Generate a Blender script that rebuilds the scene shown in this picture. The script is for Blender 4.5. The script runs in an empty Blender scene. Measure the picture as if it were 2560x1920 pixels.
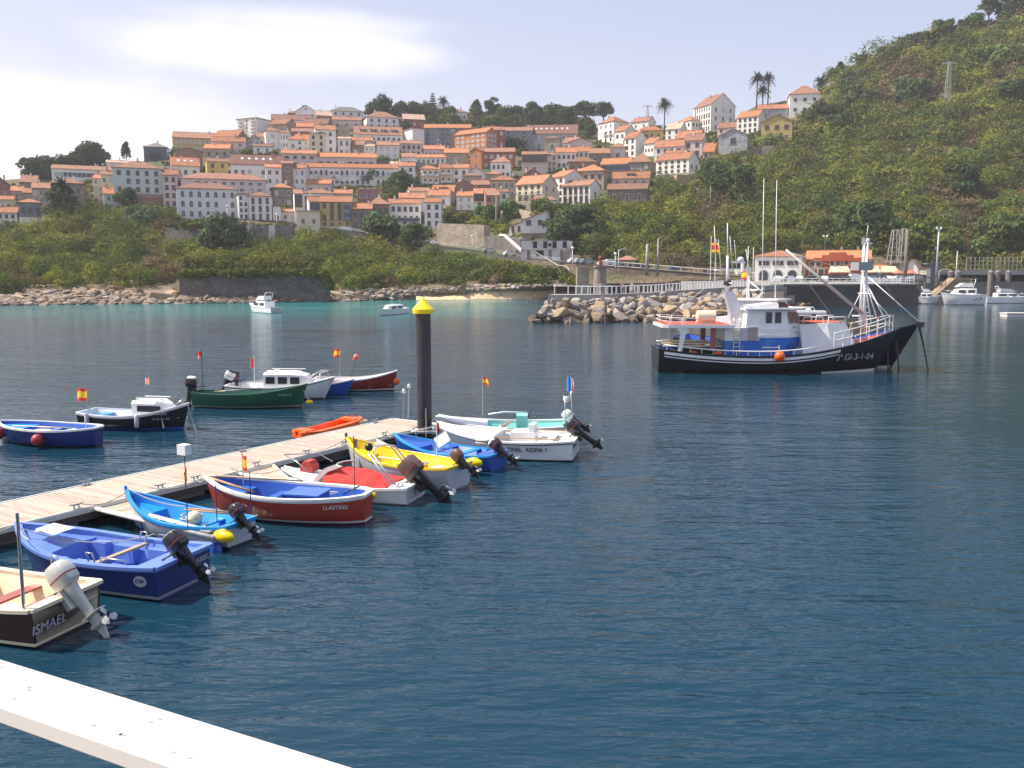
import bpy, bmesh, math, random
import numpy as np
from mathutils import Vector, Matrix, noise
random.seed(7); RNG = np.random.default_rng(7)
rad = math.radians
SC = bpy.context.scene
COL = SC.collection
# ------------------------------------------------------------------ camera (eye 6.5 m above the water)
F = 2200.0; EYE = 6.5; PITCH = math.atan(275/2200.0)
cp, sp = math.cos(PITCH), math.sin(PITCH)
def ray(px, py):
    u = (px-1280)/F; v = (960-py)/F
    return u, cp+v*sp, -sp+v*cp
def P(px, py, Y):
    u, dy, dz = ray(px, py); t = Y/dy
    return Vector((u*t, Y, EYE+dz*t))
def G(px, py, z=0.0):
    u, dy, dz = ray(px, py); t = (z-EYE)/dz
    return Vector((u*t, dy*t, z))
cam = bpy.data.cameras.new('camera'); camo = bpy.data.objects.new('camera', cam); COL.objects.link(camo)
camo.location = (0, 0, EYE); camo.rotation_euler = (math.pi/2-PITCH, 0, 0)
cam.sensor_width = 36; cam.lens = 36*F/2560; cam.clip_start = .05; cam.clip_end = 5000
SC.camera = camo

# ------------------------------------------------------------------ tagging
def tag(o, label=None, cat=None, group=None, kind=None):
    if label: o['label'] = label
    if cat: o['category'] = cat
    if group: o['group'] = group
    if kind: o['kind'] = kind
    return o
def empty(name, loc, rz=0, label=None, cat=None, group=None):
    o = bpy.data.objects.new(name, None); COL.objects.link(o)
    o.empty_display_size = .2
    o.location = loc; o.rotation_euler = (0, 0, rz)
    return tag(o, label, cat, group)
def link(name, me, parent=None, loc=None, rz=None, scale=None):
    o = bpy.data.objects.new(name, me); COL.objects.link(o)
    if parent: o.parent = parent
    if loc is not None: o.location = loc
    if rz is not None: o.rotation_euler = (0, 0, rz)
    if scale is not None: o.scale = scale
    return o
def copy_tree(o, parent=None, label=None):
    c = o.copy(); COL.objects.link(c); c.parent = parent
    if label: c['label'] = label
    for ch in list(o.children): copy_tree(ch, c)
    return c

# ------------------------------------------------------------------ mesh builder
class MB:
    def __init__(s): s.v = []; s.f = []; s.m = []; s.mi = 0; s.M = Matrix()
    def add(s, vs, fs, mi=None):
        b = len(s.v); M = s.M
        s.v += [M @ Vector(p) for p in vs]
        s.f += [tuple(i+b for i in f) for f in fs]
        s.m += [s.mi if mi is None else mi]*len(fs)
    def box(s, c, d, rz=0, mi=None, ry=0, rx=0):
        x, y, z = d[0]/2, d[1]/2, d[2]/2
        R = Matrix.Translation(c) @ Matrix.Rotation(rz, 4, 'Z') @ Matrix.Rotation(ry, 4, 'Y') @ Matrix.Rotation(rx, 4, 'X')
        vs = [R @ Vector(p) for p in ((-x,-y,-z),(x,-y,-z),(x,y,-z),(-x,y,-z),(-x,-y,z),(x,-y,z),(x,y,z),(-x,y,z))]
        s.add(vs, [(0,3,2,1),(4,5,6,7),(0,1,5,4),(1,2,6,5),(2,3,7,6),(3,0,4,7)], mi)
    def prism(s, poly, a, b, mi=None):
        """poly: 2D list -> extruded between a and b callables/points: uses frame (o, ux, uy, n)"""
    def ext(s, poly, axis, lo, hi, mi=None):
        """extrude 2D polygon along an axis. axis 'y': poly in xz; 'x': poly in yz; 'z': poly in xy"""
        n = len(poly)
        if axis == 'y': mk = lambda p, t: (p[0], t, p[1])
        elif axis == 'x': mk = lambda p, t: (t, p[0], p[1])
        else: mk = lambda p, t: (p[0], p[1], t)
        vs = [mk(p, lo) for p in poly]+[mk(p, hi) for p in poly]
        fs = [tuple(range(n)), tuple(range(2*n-1, n-1, -1))]+[(i, n+i, n+(i+1) % n, (i+1) % n) for i in range(n)]
        s.add(vs, fs, mi)
    def tube(s, pts, r, n=6, mi=None, cap=True):
        pts = [Vector(p) for p in pts]; k = len(pts)
        rs = r if isinstance(r, (list, tuple)) else [r]*k
        vs = []; fs = []
        up = Vector((0, 0, 1)); prev = None
        for i, p in enumerate(pts):
            d = (pts[min(i+1, k-1)]-pts[max(i-1, 0)]).normalized()
            if prev is None:
                a = d.cross(up if abs(d.z) < .95 else Vector((1, 0, 0))).normalized()
            else:
                a = (prev-d*prev.dot(d)).normalized()
            prev = a; b = d.cross(a)
            for j in range(n):
                t = 2*math.pi*j/n
                vs.append(p+(a*math.cos(t)+b*math.sin(t))*rs[i])
        for i in range(k-1):
            for j in range(n):
                fs.append((i*n+j, i*n+(j+1) % n, (i+1)*n+(j+1) % n, (i+1)*n+j))
        if cap: fs += [tuple(range(n-1, -1, -1)), tuple(range((k-1)*n, k*n))]
        s.add(vs, fs, mi)
    def lathe(s, prof, c=(0, 0, 0), n=16, mi=None, axis='z'):
        vs = []; fs = []; k = len(prof)
        for r, h in prof:
            for j in range(n):
                t = 2*math.pi*j/n
                q = (r*math.cos(t), r*math.sin(t), h)
                if axis == 'x': q = (h, q[0], q[1])
                if axis == 'y': q = (q[0], h, q[1])
                vs.append((q[0]+c[0], q[1]+c[1], q[2]+c[2]))
        for i in range(k-1):
            for j in range(n): fs.append((i*n+j, i*n+(j+1) % n, (i+1)*n+(j+1) % n, (i+1)*n+j))
        if prof[0][0] > 1e-4: fs.append(tuple(range(n-1, -1, -1)))
        if prof[-1][0] > 1e-4: fs.append(tuple(range((k-1)*n, k*n)))
        s.add(vs, fs, mi)
    def ball(s, c, r, n=12, mi=None, sc=(1, 1, 1)):
        k = n//2+1
        prof = [(max(1e-5, math.sin(math.pi*i/k))*1.0, -math.cos(math.pi*i/k)) for i in range(k+1)]
        vs = []; fs = []
        for rr, h in prof:
            for j in range(n):
                t = 2*math.pi*j/n
                vs.append((c[0]+rr*math.cos(t)*r*sc[0], c[1]+rr*math.sin(t)*r*sc[1], c[2]+h*r*sc[2]))
        for i in range(k):
            for j in range(n): fs.append((i*n+j, i*n+(j+1) % n, (i+1)*n+(j+1) % n, (i+1)*n+j))
        s.add(vs, fs, mi)
    def loft(s, rings, closed=True, mi=None, cap=False):
        vs = []; n = len(rings[0])
        for r in rings: vs += [tuple(p) for p in r]
        fs = []
        for i in range(len(rings)-1):
            for j in range(n if closed else n-1):
                fs.append((i*n+j, i*n+(j+1) % n, (i+1)*n+(j+1) % n, (i+1)*n+j))
        if cap: fs += [tuple(range(n-1, -1, -1)), tuple(range((len(rings)-1)*n, len(rings)*n))]
        s.add(vs, fs, mi)
    def mesh(s, name, mats, smooth=False, fix=True):
        me = bpy.data.meshes.new(name)
        me.from_pydata([tuple(v) for v in s.v], [], s.f)
        mats = mats if isinstance(mats, (list, tuple)) else [mats]
        for m in mats: me.materials.append(m)
        me.polygons.foreach_set('material_index', s.m)
        if smooth is not False:
            me.polygons.foreach_set('use_smooth', [True]*len(s.f))
        if fix:
            bm = bmesh.new(); bm.from_mesh(me)
            bmesh.ops.remove_doubles(bm, verts=bm.verts, dist=1e-5)
            bmesh.ops.recalc_face_normals(bm, faces=bm.faces)
            bm.to_mesh(me); bm.free()
        if smooth is not False and smooth is not True:
            me.set_sharp_from_angle(angle=rad(smooth))
        me.update()
        return me
    def build(s, name, mats, parent=None, smooth=False, loc=None, rz=None, fix=True):
        return link(name, s.mesh(name, mats, smooth, fix), parent, loc, rz)

# ------------------------------------------------------------------ materials
MATS = {}
def nodes(name):
    m = bpy.data.materials.new(name); m.use_nodes = True
    nt = m.node_tree; nt.nodes.clear()
    out = nt.nodes.new('ShaderNodeOutputMaterial'); b = nt.nodes.new('ShaderNodeBsdfPrincipled')
    nt.links.new(b.outputs[0], out.inputs[0])
    return m, nt, b, out
def mat(name, col, rough=.6, var=.12, scale=3.0, bump=0.0, metal=0.0, spec=None, coat=0, col2=None, c2scale=1.0, c2lo=.5, c2hi=.6, bscale=None, rnd=0.0, coord='Object'):
    """plain procedural material: base colour broken by noise, optional second colour in patches, optional bump"""
    if name in MATS: return MATS[name]
    m, nt, b, out = nodes(name); N = nt.nodes.new; L = nt.links.new
    tc = N('ShaderNodeTexCoord')
    no = N('ShaderNodeTexNoise'); no.inputs['Scale'].default_value = scale; no.inputs['Detail'].default_value = 5
    L(tc.outputs[coord], no.inputs['Vector'])
    mr = N('ShaderNodeMapRange'); mr.inputs[1].default_value = .3; mr.inputs[2].default_value = .7
    mr.inputs[3].default_value = 1-var; mr.inputs[4].default_value = 1+var
    L(no.outputs[0], mr.inputs[0])
    base = N('ShaderNodeRGB'); base.outputs[0].default_value = (*col, 1); src = base.outputs[0]
    if col2:
        n2 = N('ShaderNodeTexNoise'); n2.inputs['Scale'].default_value = c2scale; n2.inputs['Detail'].default_value = 6
        L(tc.outputs[coord], n2.inputs['Vector'])
        r2 = N('ShaderNodeMapRange'); r2.inputs[1].default_value = c2lo; r2.inputs[2].default_value = c2hi
        L(n2.outputs[0], r2.inputs[0])
        mx = N('ShaderNodeMix'); mx.data_type = 'RGBA'; L(r2.outputs[0], mx.inputs[0]); L(src, mx.inputs[6])
        mx.inputs[7].default_value = (*col2, 1); src = mx.outputs[2]
    fac = mr.outputs[0]
    if rnd:
        oi = N('ShaderNodeObjectInfo'); rr = N('ShaderNodeMapRange'); rr.inputs[3].default_value = 1-rnd; rr.inputs[4].default_value = 1+rnd
        L(oi.outputs['Random'], rr.inputs[0]); mm = N('ShaderNodeMath'); mm.operation = 'MULTIPLY'
        L(fac, mm.inputs[0]); L(rr.outputs[0], mm.inputs[1]); fac = mm.outputs[0]
    vm = N('ShaderNodeVectorMath'); vm.operation = 'SCALE'; L(src, vm.inputs[0]); L(fac, vm.inputs['Scale'])
    L(vm.outputs[0], b.inputs['Base Color'])
    b.inputs['Roughness'].default_value = rough; b.inputs['Metallic'].default_value = metal
    if spec is not None: b.inputs['Specular IOR Level'].default_value = spec
    if coat: b.inputs['Coat Weight'].default_value = coat
    if bump:
        nb = N('ShaderNodeTexNoise'); nb.inputs['Scale'].default_value = bscale or scale*3; nb.inputs['Detail'].default_value = 4
        L(tc.outputs[coord], nb.inputs['Vector'])
        bp = N('ShaderNodeBump'); bp.inputs['Strength'].default_value = bump; bp.inputs['Distance'].default_value = .05
        L(nb.outputs[0], bp.inputs['Height']); L(bp.outputs[0], b.inputs['Normal'])
    MATS[name] = m
    return m
def mat_stone(name, c1, c2, scale=1.2, mortar=(.2, .18, .16), squash=1.6, coord='Object'):
    """masonry: voronoi cells of two stone colours with dark joints"""
    if name in MATS: return MATS[name]
    m, nt, b, out = nodes(name); N = nt.nodes.new; L = nt.links.new
    tc = N('ShaderNodeTexCoord'); mp = N('ShaderNodeMapping'); mp.inputs['Scale'].default_value = (1, 1, squash)
    L(tc.outputs[coord], mp.inputs[0])
    v = N('ShaderNodeTexVoronoi'); v.inputs['Scale'].default_value = scale; L(mp.outputs[0], v.inputs['Vector'])
    ve = N('ShaderNodeTexVoronoi'); ve.feature = 'DISTANCE_TO_EDGE'; ve.inputs['Scale'].default_value = scale; L(mp.outputs[0], ve.inputs['Vector'])
    sx = N('ShaderNodeSeparateColor'); L(v.outputs['Color'], sx.inputs[0])
    mx = N('ShaderNodeMix'); mx.data_type = 'RGBA'; L(sx.outputs[0], mx.inputs[0])
    mx.inputs[6].default_value = (*c1, 1); mx.inputs[7].default_value = (*c2, 1)
    er = N('ShaderNodeMapRange'); er.inputs[1].default_value = .0; er.inputs[2].default_value = .09; L(ve.outputs['Distance'], er.inputs[0])
    m2 = N('ShaderNodeMix'); m2.data_type = 'RGBA'; L(er.outputs[0], m2.inputs[0]); m2.inputs[6].default_value = (*mortar, 1); L(mx.outputs[2], m2.inputs[7])
    no = N('ShaderNodeTexNoise'); no.inputs['Scale'].default_value = .35; no.inputs['Detail'].default_value = 6; L(tc.outputs[coord], no.inputs['Vector'])
    mr = N('ShaderNodeMapRange'); mr.inputs[1].default_value = .3; mr.inputs[2].default_value = .7; mr.inputs[3].default_value = .65; mr.inputs[4].default_value = 1.25; L(no.outputs[0], mr.inputs[0])
    vm = N('ShaderNodeVectorMath'); vm.operation = 'SCALE'; L(m2.outputs[2], vm.inputs[0]); L(mr.outputs[0], vm.inputs['Scale'])
    L(vm.outputs[0], b.inputs['Base Color']); b.inputs['Roughness'].default_value = .9
    bp = N('ShaderNodeBump'); bp.inputs['Strength'].default_value = .5; bp.inputs['Distance'].default_value = .08
    L(er.outputs[0], bp.inputs['Height']); L(bp.outputs[0], b.inputs['Normal'])
    MATS[name] = m
    return m

# ------------------------------------------------------------------ sun, sky
SUN_AZ, SUN_EL = rad(-86), rad(51)
sd = Vector((math.sin(SUN_AZ)*math.cos(SUN_EL), math.cos(SUN_AZ)*math.cos(SUN_EL), math.sin(SUN_EL)))
sl = bpy.data.lights.new('sun', 'SUN'); slo = bpy.data.objects.new('sun', sl); COL.objects.link(slo)
sl.energy = 4.9; sl.angle = rad(.53); sl.color = (1, .92, .79)
slo.rotation_euler = sd.to_track_quat('Z', 'Y').to_euler(); slo.location = (-60, 20, 90)
W = bpy.data.worlds.new('World'); SC.world = W; W.use_nodes = True
nt = W.node_tree; nt.nodes.clear(); N = nt.nodes.new; L = nt.links.new
wo = N('ShaderNodeOutputWorld'); bg = N('ShaderNodeBackground'); L(bg.outputs[0], wo.inputs[0])
sky = N('ShaderNodeTexSky'); sky.sky_type = 'NISHITA'; sky.sun_disc = False
sky.sun_elevation = SUN_EL; sky.sun_rotation = SUN_AZ; sky.altitude = 10; sky.air_density = 1.1; sky.dust_density = 2.5; sky.ozone_density = 1.5
geo = N('ShaderNodeTexCoord'); sx = N('ShaderNodeSeparateXYZ'); L(geo.outputs['Generated'], sx.inputs[0])
def mth(op, a, b=None, c=None):
    n = N('ShaderNodeMath'); n.operation = op
    for i, q in enumerate((a, b, c)):
        if q is None: continue
        if isinstance(q, (int, float)): n.inputs[i].default_value = q
        else: L(q, n.inputs[i])
    return n.outputs[0]
az = mth('ARCTAN2', sx.outputs[0], sx.outputs[1]); el = mth('ARCSINE', sx.outputs[2])
cb = N('ShaderNodeCombineXYZ'); L(az, cb.inputs[0]); L(mth('MULTIPLY', el, 2.2), cb.inputs[1])
nz = N('ShaderNodeTexNoise'); nz.inputs['Scale'].default_value = 3.2; nz.inputs['Detail'].default_value = 7; nz.inputs['Roughness'].default_value = .55; L(cb.outputs[0], nz.inputs['Vector'])
nz2 = N('ShaderNodeTexNoise'); nz2.inputs['Scale'].default_value = 9; nz2.inputs['Detail'].default_value = 6; L(cb.outputs[0], nz2.inputs['Vector'])
def ang(px, py):
    u, dy, dz = ray(px, py); r = math.hypot(u, dy)
    return math.atan2(u, dy), math.atan2(dz, r)
def cloud(px, py, wx, wy, soft, nstr=.8):
    a0, e0 = ang(px, py)
    dx = mth('DIVIDE', mth('SUBTRACT', az, a0), wx/F); dy_ = mth('DIVIDE', mth('SUBTRACT', el, e0), wy/F)
    r = mth('SQRT', mth('ADD', mth('MULTIPLY', dx, dx), mth('MULTIPLY', dy_, dy_)))
    n = mth('MULTIPLY', mth('SUBTRACT', nz.outputs[0], .5), nstr*2.0); n2 = mth('MULTIPLY', mth('SUBTRACT', nz2.outputs[0], .5), nstr)
    q = mth('ADD', mth('ADD', r, n), n2)
    mr = N('ShaderNodeMapRange'); mr.interpolation_type = 'SMOOTHSTEP'; mr.inputs[1].default_value = 1+soft; mr.inputs[2].default_value = 1-soft; L(q, mr.inputs[0])
    return mr.outputs[0]
c1 = mth('MULTIPLY', cloud(710, 118, 270, 44, .85, 1.25), .85)
c2 = cloud(-60, 400, 560, 150, .6, .7)
c4 = cloud(-20, 262, 300, 62, .6, .8)
c5 = cloud(760, 60, 260, 26, .8, 1.2)
c3 = cloud(-1100, 380, 900, 230, .5, .5)
cm = mth('MAXIMUM', mth('MAXIMUM', c1, c2), mth('MAXIMUM', c3, mth('MAXIMUM', c4, mth('MULTIPLY', c5, .5))))
# high thin veil whitening the sky to the left and to the horizon
va = N('ShaderNodeMapRange'); va.inputs[1].default_value = .75; va.inputs[2].default_value = -.62; va.inputs[3].default_value = .0; va.inputs[4].default_value = .38; L(az, va.inputs[0])
ve_ = N('ShaderNodeMapRange'); ve_.inputs[1].default_value = .34; ve_.inputs[2].default_value = .06; ve_.inputs[3].default_value = .0; ve_.inputs[4].default_value = .45; L(el, ve_.inputs[0])
veil = mth('MINIMUM', mth('ADD', va.outputs[0], ve_.outputs[0]), .85)
fade = N('ShaderNodeMapRange'); fade.inputs[1].default_value = 1.4; fade.inputs[2].default_value = .5; L(el, fade.inputs[0])
SKYT = N('ShaderNodeMix'); SKYT.data_type = 'RGBA'; SKYT.inputs[0].default_value = .50
L(sky.outputs[0], SKYT.inputs[6]); SKYT.inputs[7].default_value = (3.5, 4.3, 6.6, 1)
V1 = N('ShaderNodeMix'); V1.data_type = 'RGBA'; L(mth('MULTIPLY', veil, fade.outputs[0]), V1.inputs[0]); L(SKYT.outputs[2], V1.inputs[6]); V1.inputs[7].default_value = (6.9, 6.6, 7.3, 1)
V2 = N('ShaderNodeMix'); V2.data_type = 'RGBA'; L(cm, V2.inputs[0]); L(V1.outputs[2], V2.inputs[6]); V2.inputs[7].default_value = (8.6, 8.3, 8.6, 1)
L(V2.outputs[2], bg.inputs[0]); bg.inputs[1].default_value = .1
SC.view_settings.view_transform = 'Standard'; SC.view_settings.look = 'None'; SC.view_settings.exposure = .6; SC.view_settings.gamma = 1
# ------------------------------------------------------------------ terrain: slope profiles per bearing -> (row py, distance Y)
PROF = {
 -900: [(480,430),(530,370),(590,305),(670,255),(730,212)],
 -300: [(450,430),(500,360),(570,305),(660,255),(730,212)],
 0:    [(450,430),(500,365),(572,305),(660,255),(728,212)],
 250:  [(425,450),(480,385),(556,315),(655,258),(728,212)],
 420:  [(392,470),(465,385),(546,322),(655,258),(728,214)],
 520:  [(350,490),(445,395),(548,324),(650,260),(728,216)],
 600:  [(332,505),(430,400),(548,324),(650,260),(728,217)],
 750:  [(295,535),(425,410),(566,322),(650,265),(728,218)],
 900:  [(290,545),(430,412),(582,318),(665,262),(727,221)],
 1050: [(300,555),(440,405),(607,306),(676,258),(726,226)],
 1200: [(305,560),(450,405),(630,288),(688,254),(724,229)],
 1350: [(312,560),(460,400),(560,300),(655,250),(716,232)],
 1450: [(318,552),(450,400),(550,305),(662,248),(712,234)],
 1600: [(325,540),(430,400),(530,320),(668,247),(708,236)],
 1700: [(330,525),(410,405),(510,325),(672,247),(706,238)],
 1800: [(318,520),(400,405),(505,325),(676,248),(705,240)],
 1900: [(262,515),(372,410),(500,325),(680,250),(705,242)],
 1980: [(250,505),(350,412),(500,322),(684,252),(705,243)],
 2100: [(205,490),(320,410),(480,325),(686,254),(705,244)],
 2250: [(130,475),(290,400),(470,320),(684,255),(705,245)],
 2400: [(82,462),(270,392),(460,315),(680,256),(705,245)],
 2560: [(25,455),(245,385),(455,312),(676,256),(705,245)],
 2900: [(-120,445),(190,375),(440,305),(672,256),(705,245)],
 3500: [(-260,440),(140,370),(420,305),(672,256),(705,245)],
}
PX = np.array(sorted(PROF))
K0 = np.array([[p[0] for p in PROF[k]] for k in PX], float); KY = np.array([[p[1] for p in PROF[k]] for k in PX], float)
def smooth_interp(x, arr):
    x = min(max(x, PX[0]), PX[-1]); i = min(int(np.searchsorted(PX, x, 'right'))-1, len(PX)-2)
    t = (x-PX[i])/(PX[i+1]-PX[i]); t = .35*t+.65*t*t*(3-2*t)
    return arr[i]*(1-t)+arr[i+1]*t
SHORE = [(-900,768),(0,764),(300,760),(640,757),(900,752),(1100,748),(1300,746),(1450,742),(1600,738),(1900,738),(3500,738)]
def shore_py(px): return float(np.interp(px, [a for a, b in SHORE], [b for a, b in SHORE]))
def profile(px):
    pys = list(smooth_interp(px, K0)); ys = list(smooth_interp(px, KY))
    s = shore_py(px); pys.append(s); ys.append(G(px, s, 0).y)
    return pys, ys
_pc = {}
def D(px, py):
    """distance of the ground seen at photo position (px,py)"""
    k = round(px/4)
    if k not in _pc: _pc[k] = profile(k*4)
    pys, ys = _pc[k]
    return float(np.interp(py, pys, ys))
def T(px, py): return P(px, py, D(px, py))
NR = [10, 10, 12, 12, 10]
tv = []; cols = list(range(-900, 3501, 20))
for px in cols:
    pys, ys = profile(px)
    c = []
    p0 = P(px, pys[0], ys[0])
    for e, dz in ((900, -45), (500, -40), (200, -34), (90, -22), (40, -10), (14, -2.2)):
        q = Vector((p0.x*(1+e/ys[0]*.9), p0.y+e, p0.z+dz)); c.append(q)
    for s in range(5):
        for j in range(NR[s]):
            t = j/NR[s]; c.append(P(px, pys[s]*(1-t)+pys[s+1]*t, ys[s]*(1-t)+ys[s+1]*t))
    e = P(px, pys[5], ys[5]); c.append(e)
    for d, z in ((-3, -.8), (-14, -2.2), (-60, -9)):
        c.append(Vector((e.x*(1+d/e.y), e.y+d, z)))
    for i, q in enumerate(c):
        if 8 <= i < len(c)-14:
            n = noise.noise(q*.035)*2.2+noise.noise(q*.11)*.9
            q.z += n*.6
    tv.append(c)
mb = MB(); nc = len(tv[0])
for c in tv: mb.v += c
for i in range(len(tv)-1):
    for j in range(nc-1):
        mb.f.append((i*nc+j, (i+1)*nc+j, (i+1)*nc+j+1, i*nc+j+1)); mb.m.append(0)
# terrain material: scrub green, dry brown earth, bare rock low down
m, nt, b, out = nodes('hillside'); N = nt.nodes.new; L = nt.links.new
g = N('ShaderNodeNewGeometry'); n1 = N('ShaderNodeTexNoise'); n1.inputs['Scale'].default_value = .05; n1.inputs['Detail'].default_value = 8; L(g.outputs['Position'], n1.inputs['Vector'])
n2 = N('ShaderNodeTexNoise'); n2.inputs['Scale'].default_value = .9; n2.inputs['Detail'].default_value = 6; L(g.outputs['Position'], n2.inputs['Vector'])
cr = N('ShaderNodeValToRGB'); L(n1.outputs[0], cr.inputs[0]); e = cr.color_ramp.elements
e[0].position = .38; e[0].color = (.06, .075, .025, 1); e[1].position = .62; e[1].color = (.13, .09, .05, 1)
sz = N('ShaderNodeSeparateXYZ'); L(g.outputs['Position'], sz.inputs[0])
zr = N('ShaderNodeMapRange'); zr.inputs[1].default_value = 5.5; zr.inputs[2].default_value = 2.2; L(sz.outputs[2], zr.inputs[0])
mx = N('ShaderNodeMix'); mx.data_type = 'RGBA'; L(zr.outputs[0], mx.inputs[0]); L(cr.outputs[0], mx.inputs[6]); mx.inputs[7].default_value = (.24, .17, .12, 1)
mr = N('ShaderNodeMapRange'); mr.inputs[1].default_value = .3; mr.inputs[2].default_value = .7; mr.inputs[3].default_value = .6; mr.inputs[4].default_value = 1.4; L(n2.outputs[0], mr.inputs[0])
vm = N('ShaderNodeVectorMath'); vm.operation = 'SCALE'; L(mx.outputs[2], vm.inputs[0]); L(mr.outputs[0], vm.inputs['Scale'])
L(vm.outputs[0], b.inputs['Base Color']); b.inputs['Roughness'].default_value = .95
bp = N('ShaderNodeBump'); bp.inputs['Distance'].default_value = .6; L(n2.outputs[0], bp.inputs['Height']); L(bp.outputs[0], b.inputs['Normal'])
MATS['hillside'] = m
tag(mb.build('hillside', m, smooth=True), 'steep green and brown hillside rising behind the harbour', 'hillside', kind='structure')

# ------------------------------------------------------------------ water
m, nt, b, out = nodes('sea_water'); N = nt.nodes.new; L = nt.links.new
g = N('ShaderNodeNewGeometry'); sx = N('ShaderNodeSeparateXYZ'); L(g.outputs['Position'], sx.inputs[0])
big = N('ShaderNodeTexNoise'); big.inputs['Scale'].default_value = .035; big.inputs['Detail'].default_value = 3; L(g.outputs['Position'], big.inputs['Vector'])
yy = N('ShaderNodeMath'); yy.operation = 'MULTIPLY_ADD'; L(big.outputs[0], yy.inputs[0]); yy.inputs[1].default_value = 46; L(sx.outputs[1], yy.inputs[2])
# shallow, sandy bottom toward the beach
sh = N('ShaderNodeMapRange'); sh.interpolation_type = 'SMOOTHSTEP'; sh.inputs[1].default_value = 120; sh.inputs[2].default_value = 200; L(yy.outputs[0], sh.inputs[0])
xm = N('ShaderNodeMapRange'); xm.interpolation_type = 'SMOOTHSTEP'; xm.inputs[1].default_value = 8; xm.inputs[2].default_value = -8; L(sx.outputs[0], xm.inputs[0])
xm2 = N('ShaderNodeMapRange'); xm2.interpolation_type = 'SMOOTHSTEP'; xm2.inputs[1].default_value = -130; xm2.inputs[2].default_value = -50; xm2.inputs[3].default_value = .35; L(sx.outputs[0], xm2.inputs[0])
ml = N('ShaderNodeMath'); ml.operation = 'MULTIPLY'; L(sh.outputs[0], ml.inputs[0]); L(xm.outputs[0], ml.inputs[1])
ml2 = N('ShaderNodeMath'); ml2.operation = 'MULTIPLY'; L(ml.outputs[0], ml2.inputs[0]); L(xm2.outputs[0], ml2.inputs[1])
mx = N('ShaderNodeMix'); mx.data_type = 'RGBA'; L(ml2.outputs[0], mx.inputs[0]); mx.inputs[6].default_value = (.006, .036, .062, 1); mx.inputs[7].default_value = (.018, .20, .20, 1)
L(mx.outputs[2], b.inputs['Base Color']); b.inputs['Roughness'].default_value = .09; b.inputs['IOR'].default_value = 1.33
prev = None; hs = []
def wv(sx_, sy_, rot, dist, detail, typ='noise', amp=1.0):
    mp = N('ShaderNodeMapping'); mp.inputs['Scale'].default_value = (sx_, sy_, 1); mp.inputs['Rotation'].default_value = (0, 0, rot); L(g.outputs['Position'], mp.inputs[0])
    n = N('ShaderNodeTexNoise'); n.inputs['Scale'].default_value = 1; n.inputs['Detail'].default_value = detail; n.inputs['Distortion'].default_value = dist; L(mp.outputs[0], n.inputs['Vector'])
    q = N('ShaderNodeMath'); q.operation = 'MULTIPLY'; L(n.outputs[0], q.inputs[0]); q.inputs[1].default_value = amp
    hs.append(q.outputs[0])
wv(1.1, 3.6, rad(14), .4, 3, amp=.075)
wv(.9, 2.6, rad(-24), .5, 3, amp=.07)
wv(.25, .7, rad(5), .3, 2, amp=.21)
wv(3.4, 7.5, rad(20), .3, 2, amp=.012)
wv(1.7, 6.0, rad(-22), .35, 2, amp=.030)
a = hs[0]
for h in hs[1:]:
    q = N('ShaderNodeMath'); q.operation = 'ADD'; L(a, q.inputs[0]); L(h, q.inputs[1]); a = q.outputs[0]
# calm and ruffled patches
pt = N('ShaderNodeTexNoise'); pt.inputs['Scale'].default_value = .045; pt.inputs['Detail'].default_value = 3; L(g.outputs['Position'], pt.inputs['Vector'])
pr = N('ShaderNodeMapRange'); pr.inputs[1].default_value = .35; pr.inputs[2].default_value = .65; pr.inputs[3].default_value = .40; pr.inputs[4].default_value = 1.1; L(pt.outputs[0], pr.inputs[0])
xs_ = N('ShaderNodeMapRange'); xs_.interpolation_type = 'SMOOTHSTEP'; xs_.inputs[1].default_value = 4; xs_.inputs[2].default_value = 34; xs_.inputs[3].default_value = 1; xs_.inputs[4].default_value = .26; L(sx.outputs[0], xs_.inputs[0])
q0 = N('ShaderNodeMath'); q0.operation = 'MULTIPLY'; L(pr.outputs[0], q0.inputs[0]); L(xs_.outputs[0], q0.inputs[1])
q = N('ShaderNodeMath'); q.operation = 'MULTIPLY'; L(a, q.inputs[0]); L(q0.outputs[0], q.inputs[1])
bp = N('ShaderNodeBump'); bp.inputs['Strength'].default_value = 1; bp.inputs['Distance'].default_value = 1.0; L(q.outputs[0], bp.inputs['Height']); L(bp.outputs[0], b.inputs['Normal'])
MATS['sea_water'] = m
mb = MB(); mb.add([(-900, -60, 0), (900, -60, 0), (900, 900, 0), (-900, 900, 0)], [(0, 1, 2, 3)])
tag(mb.build('water', m, fix=False), 'dark blue harbour water with small ripples', 'water', kind='structure')

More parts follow.
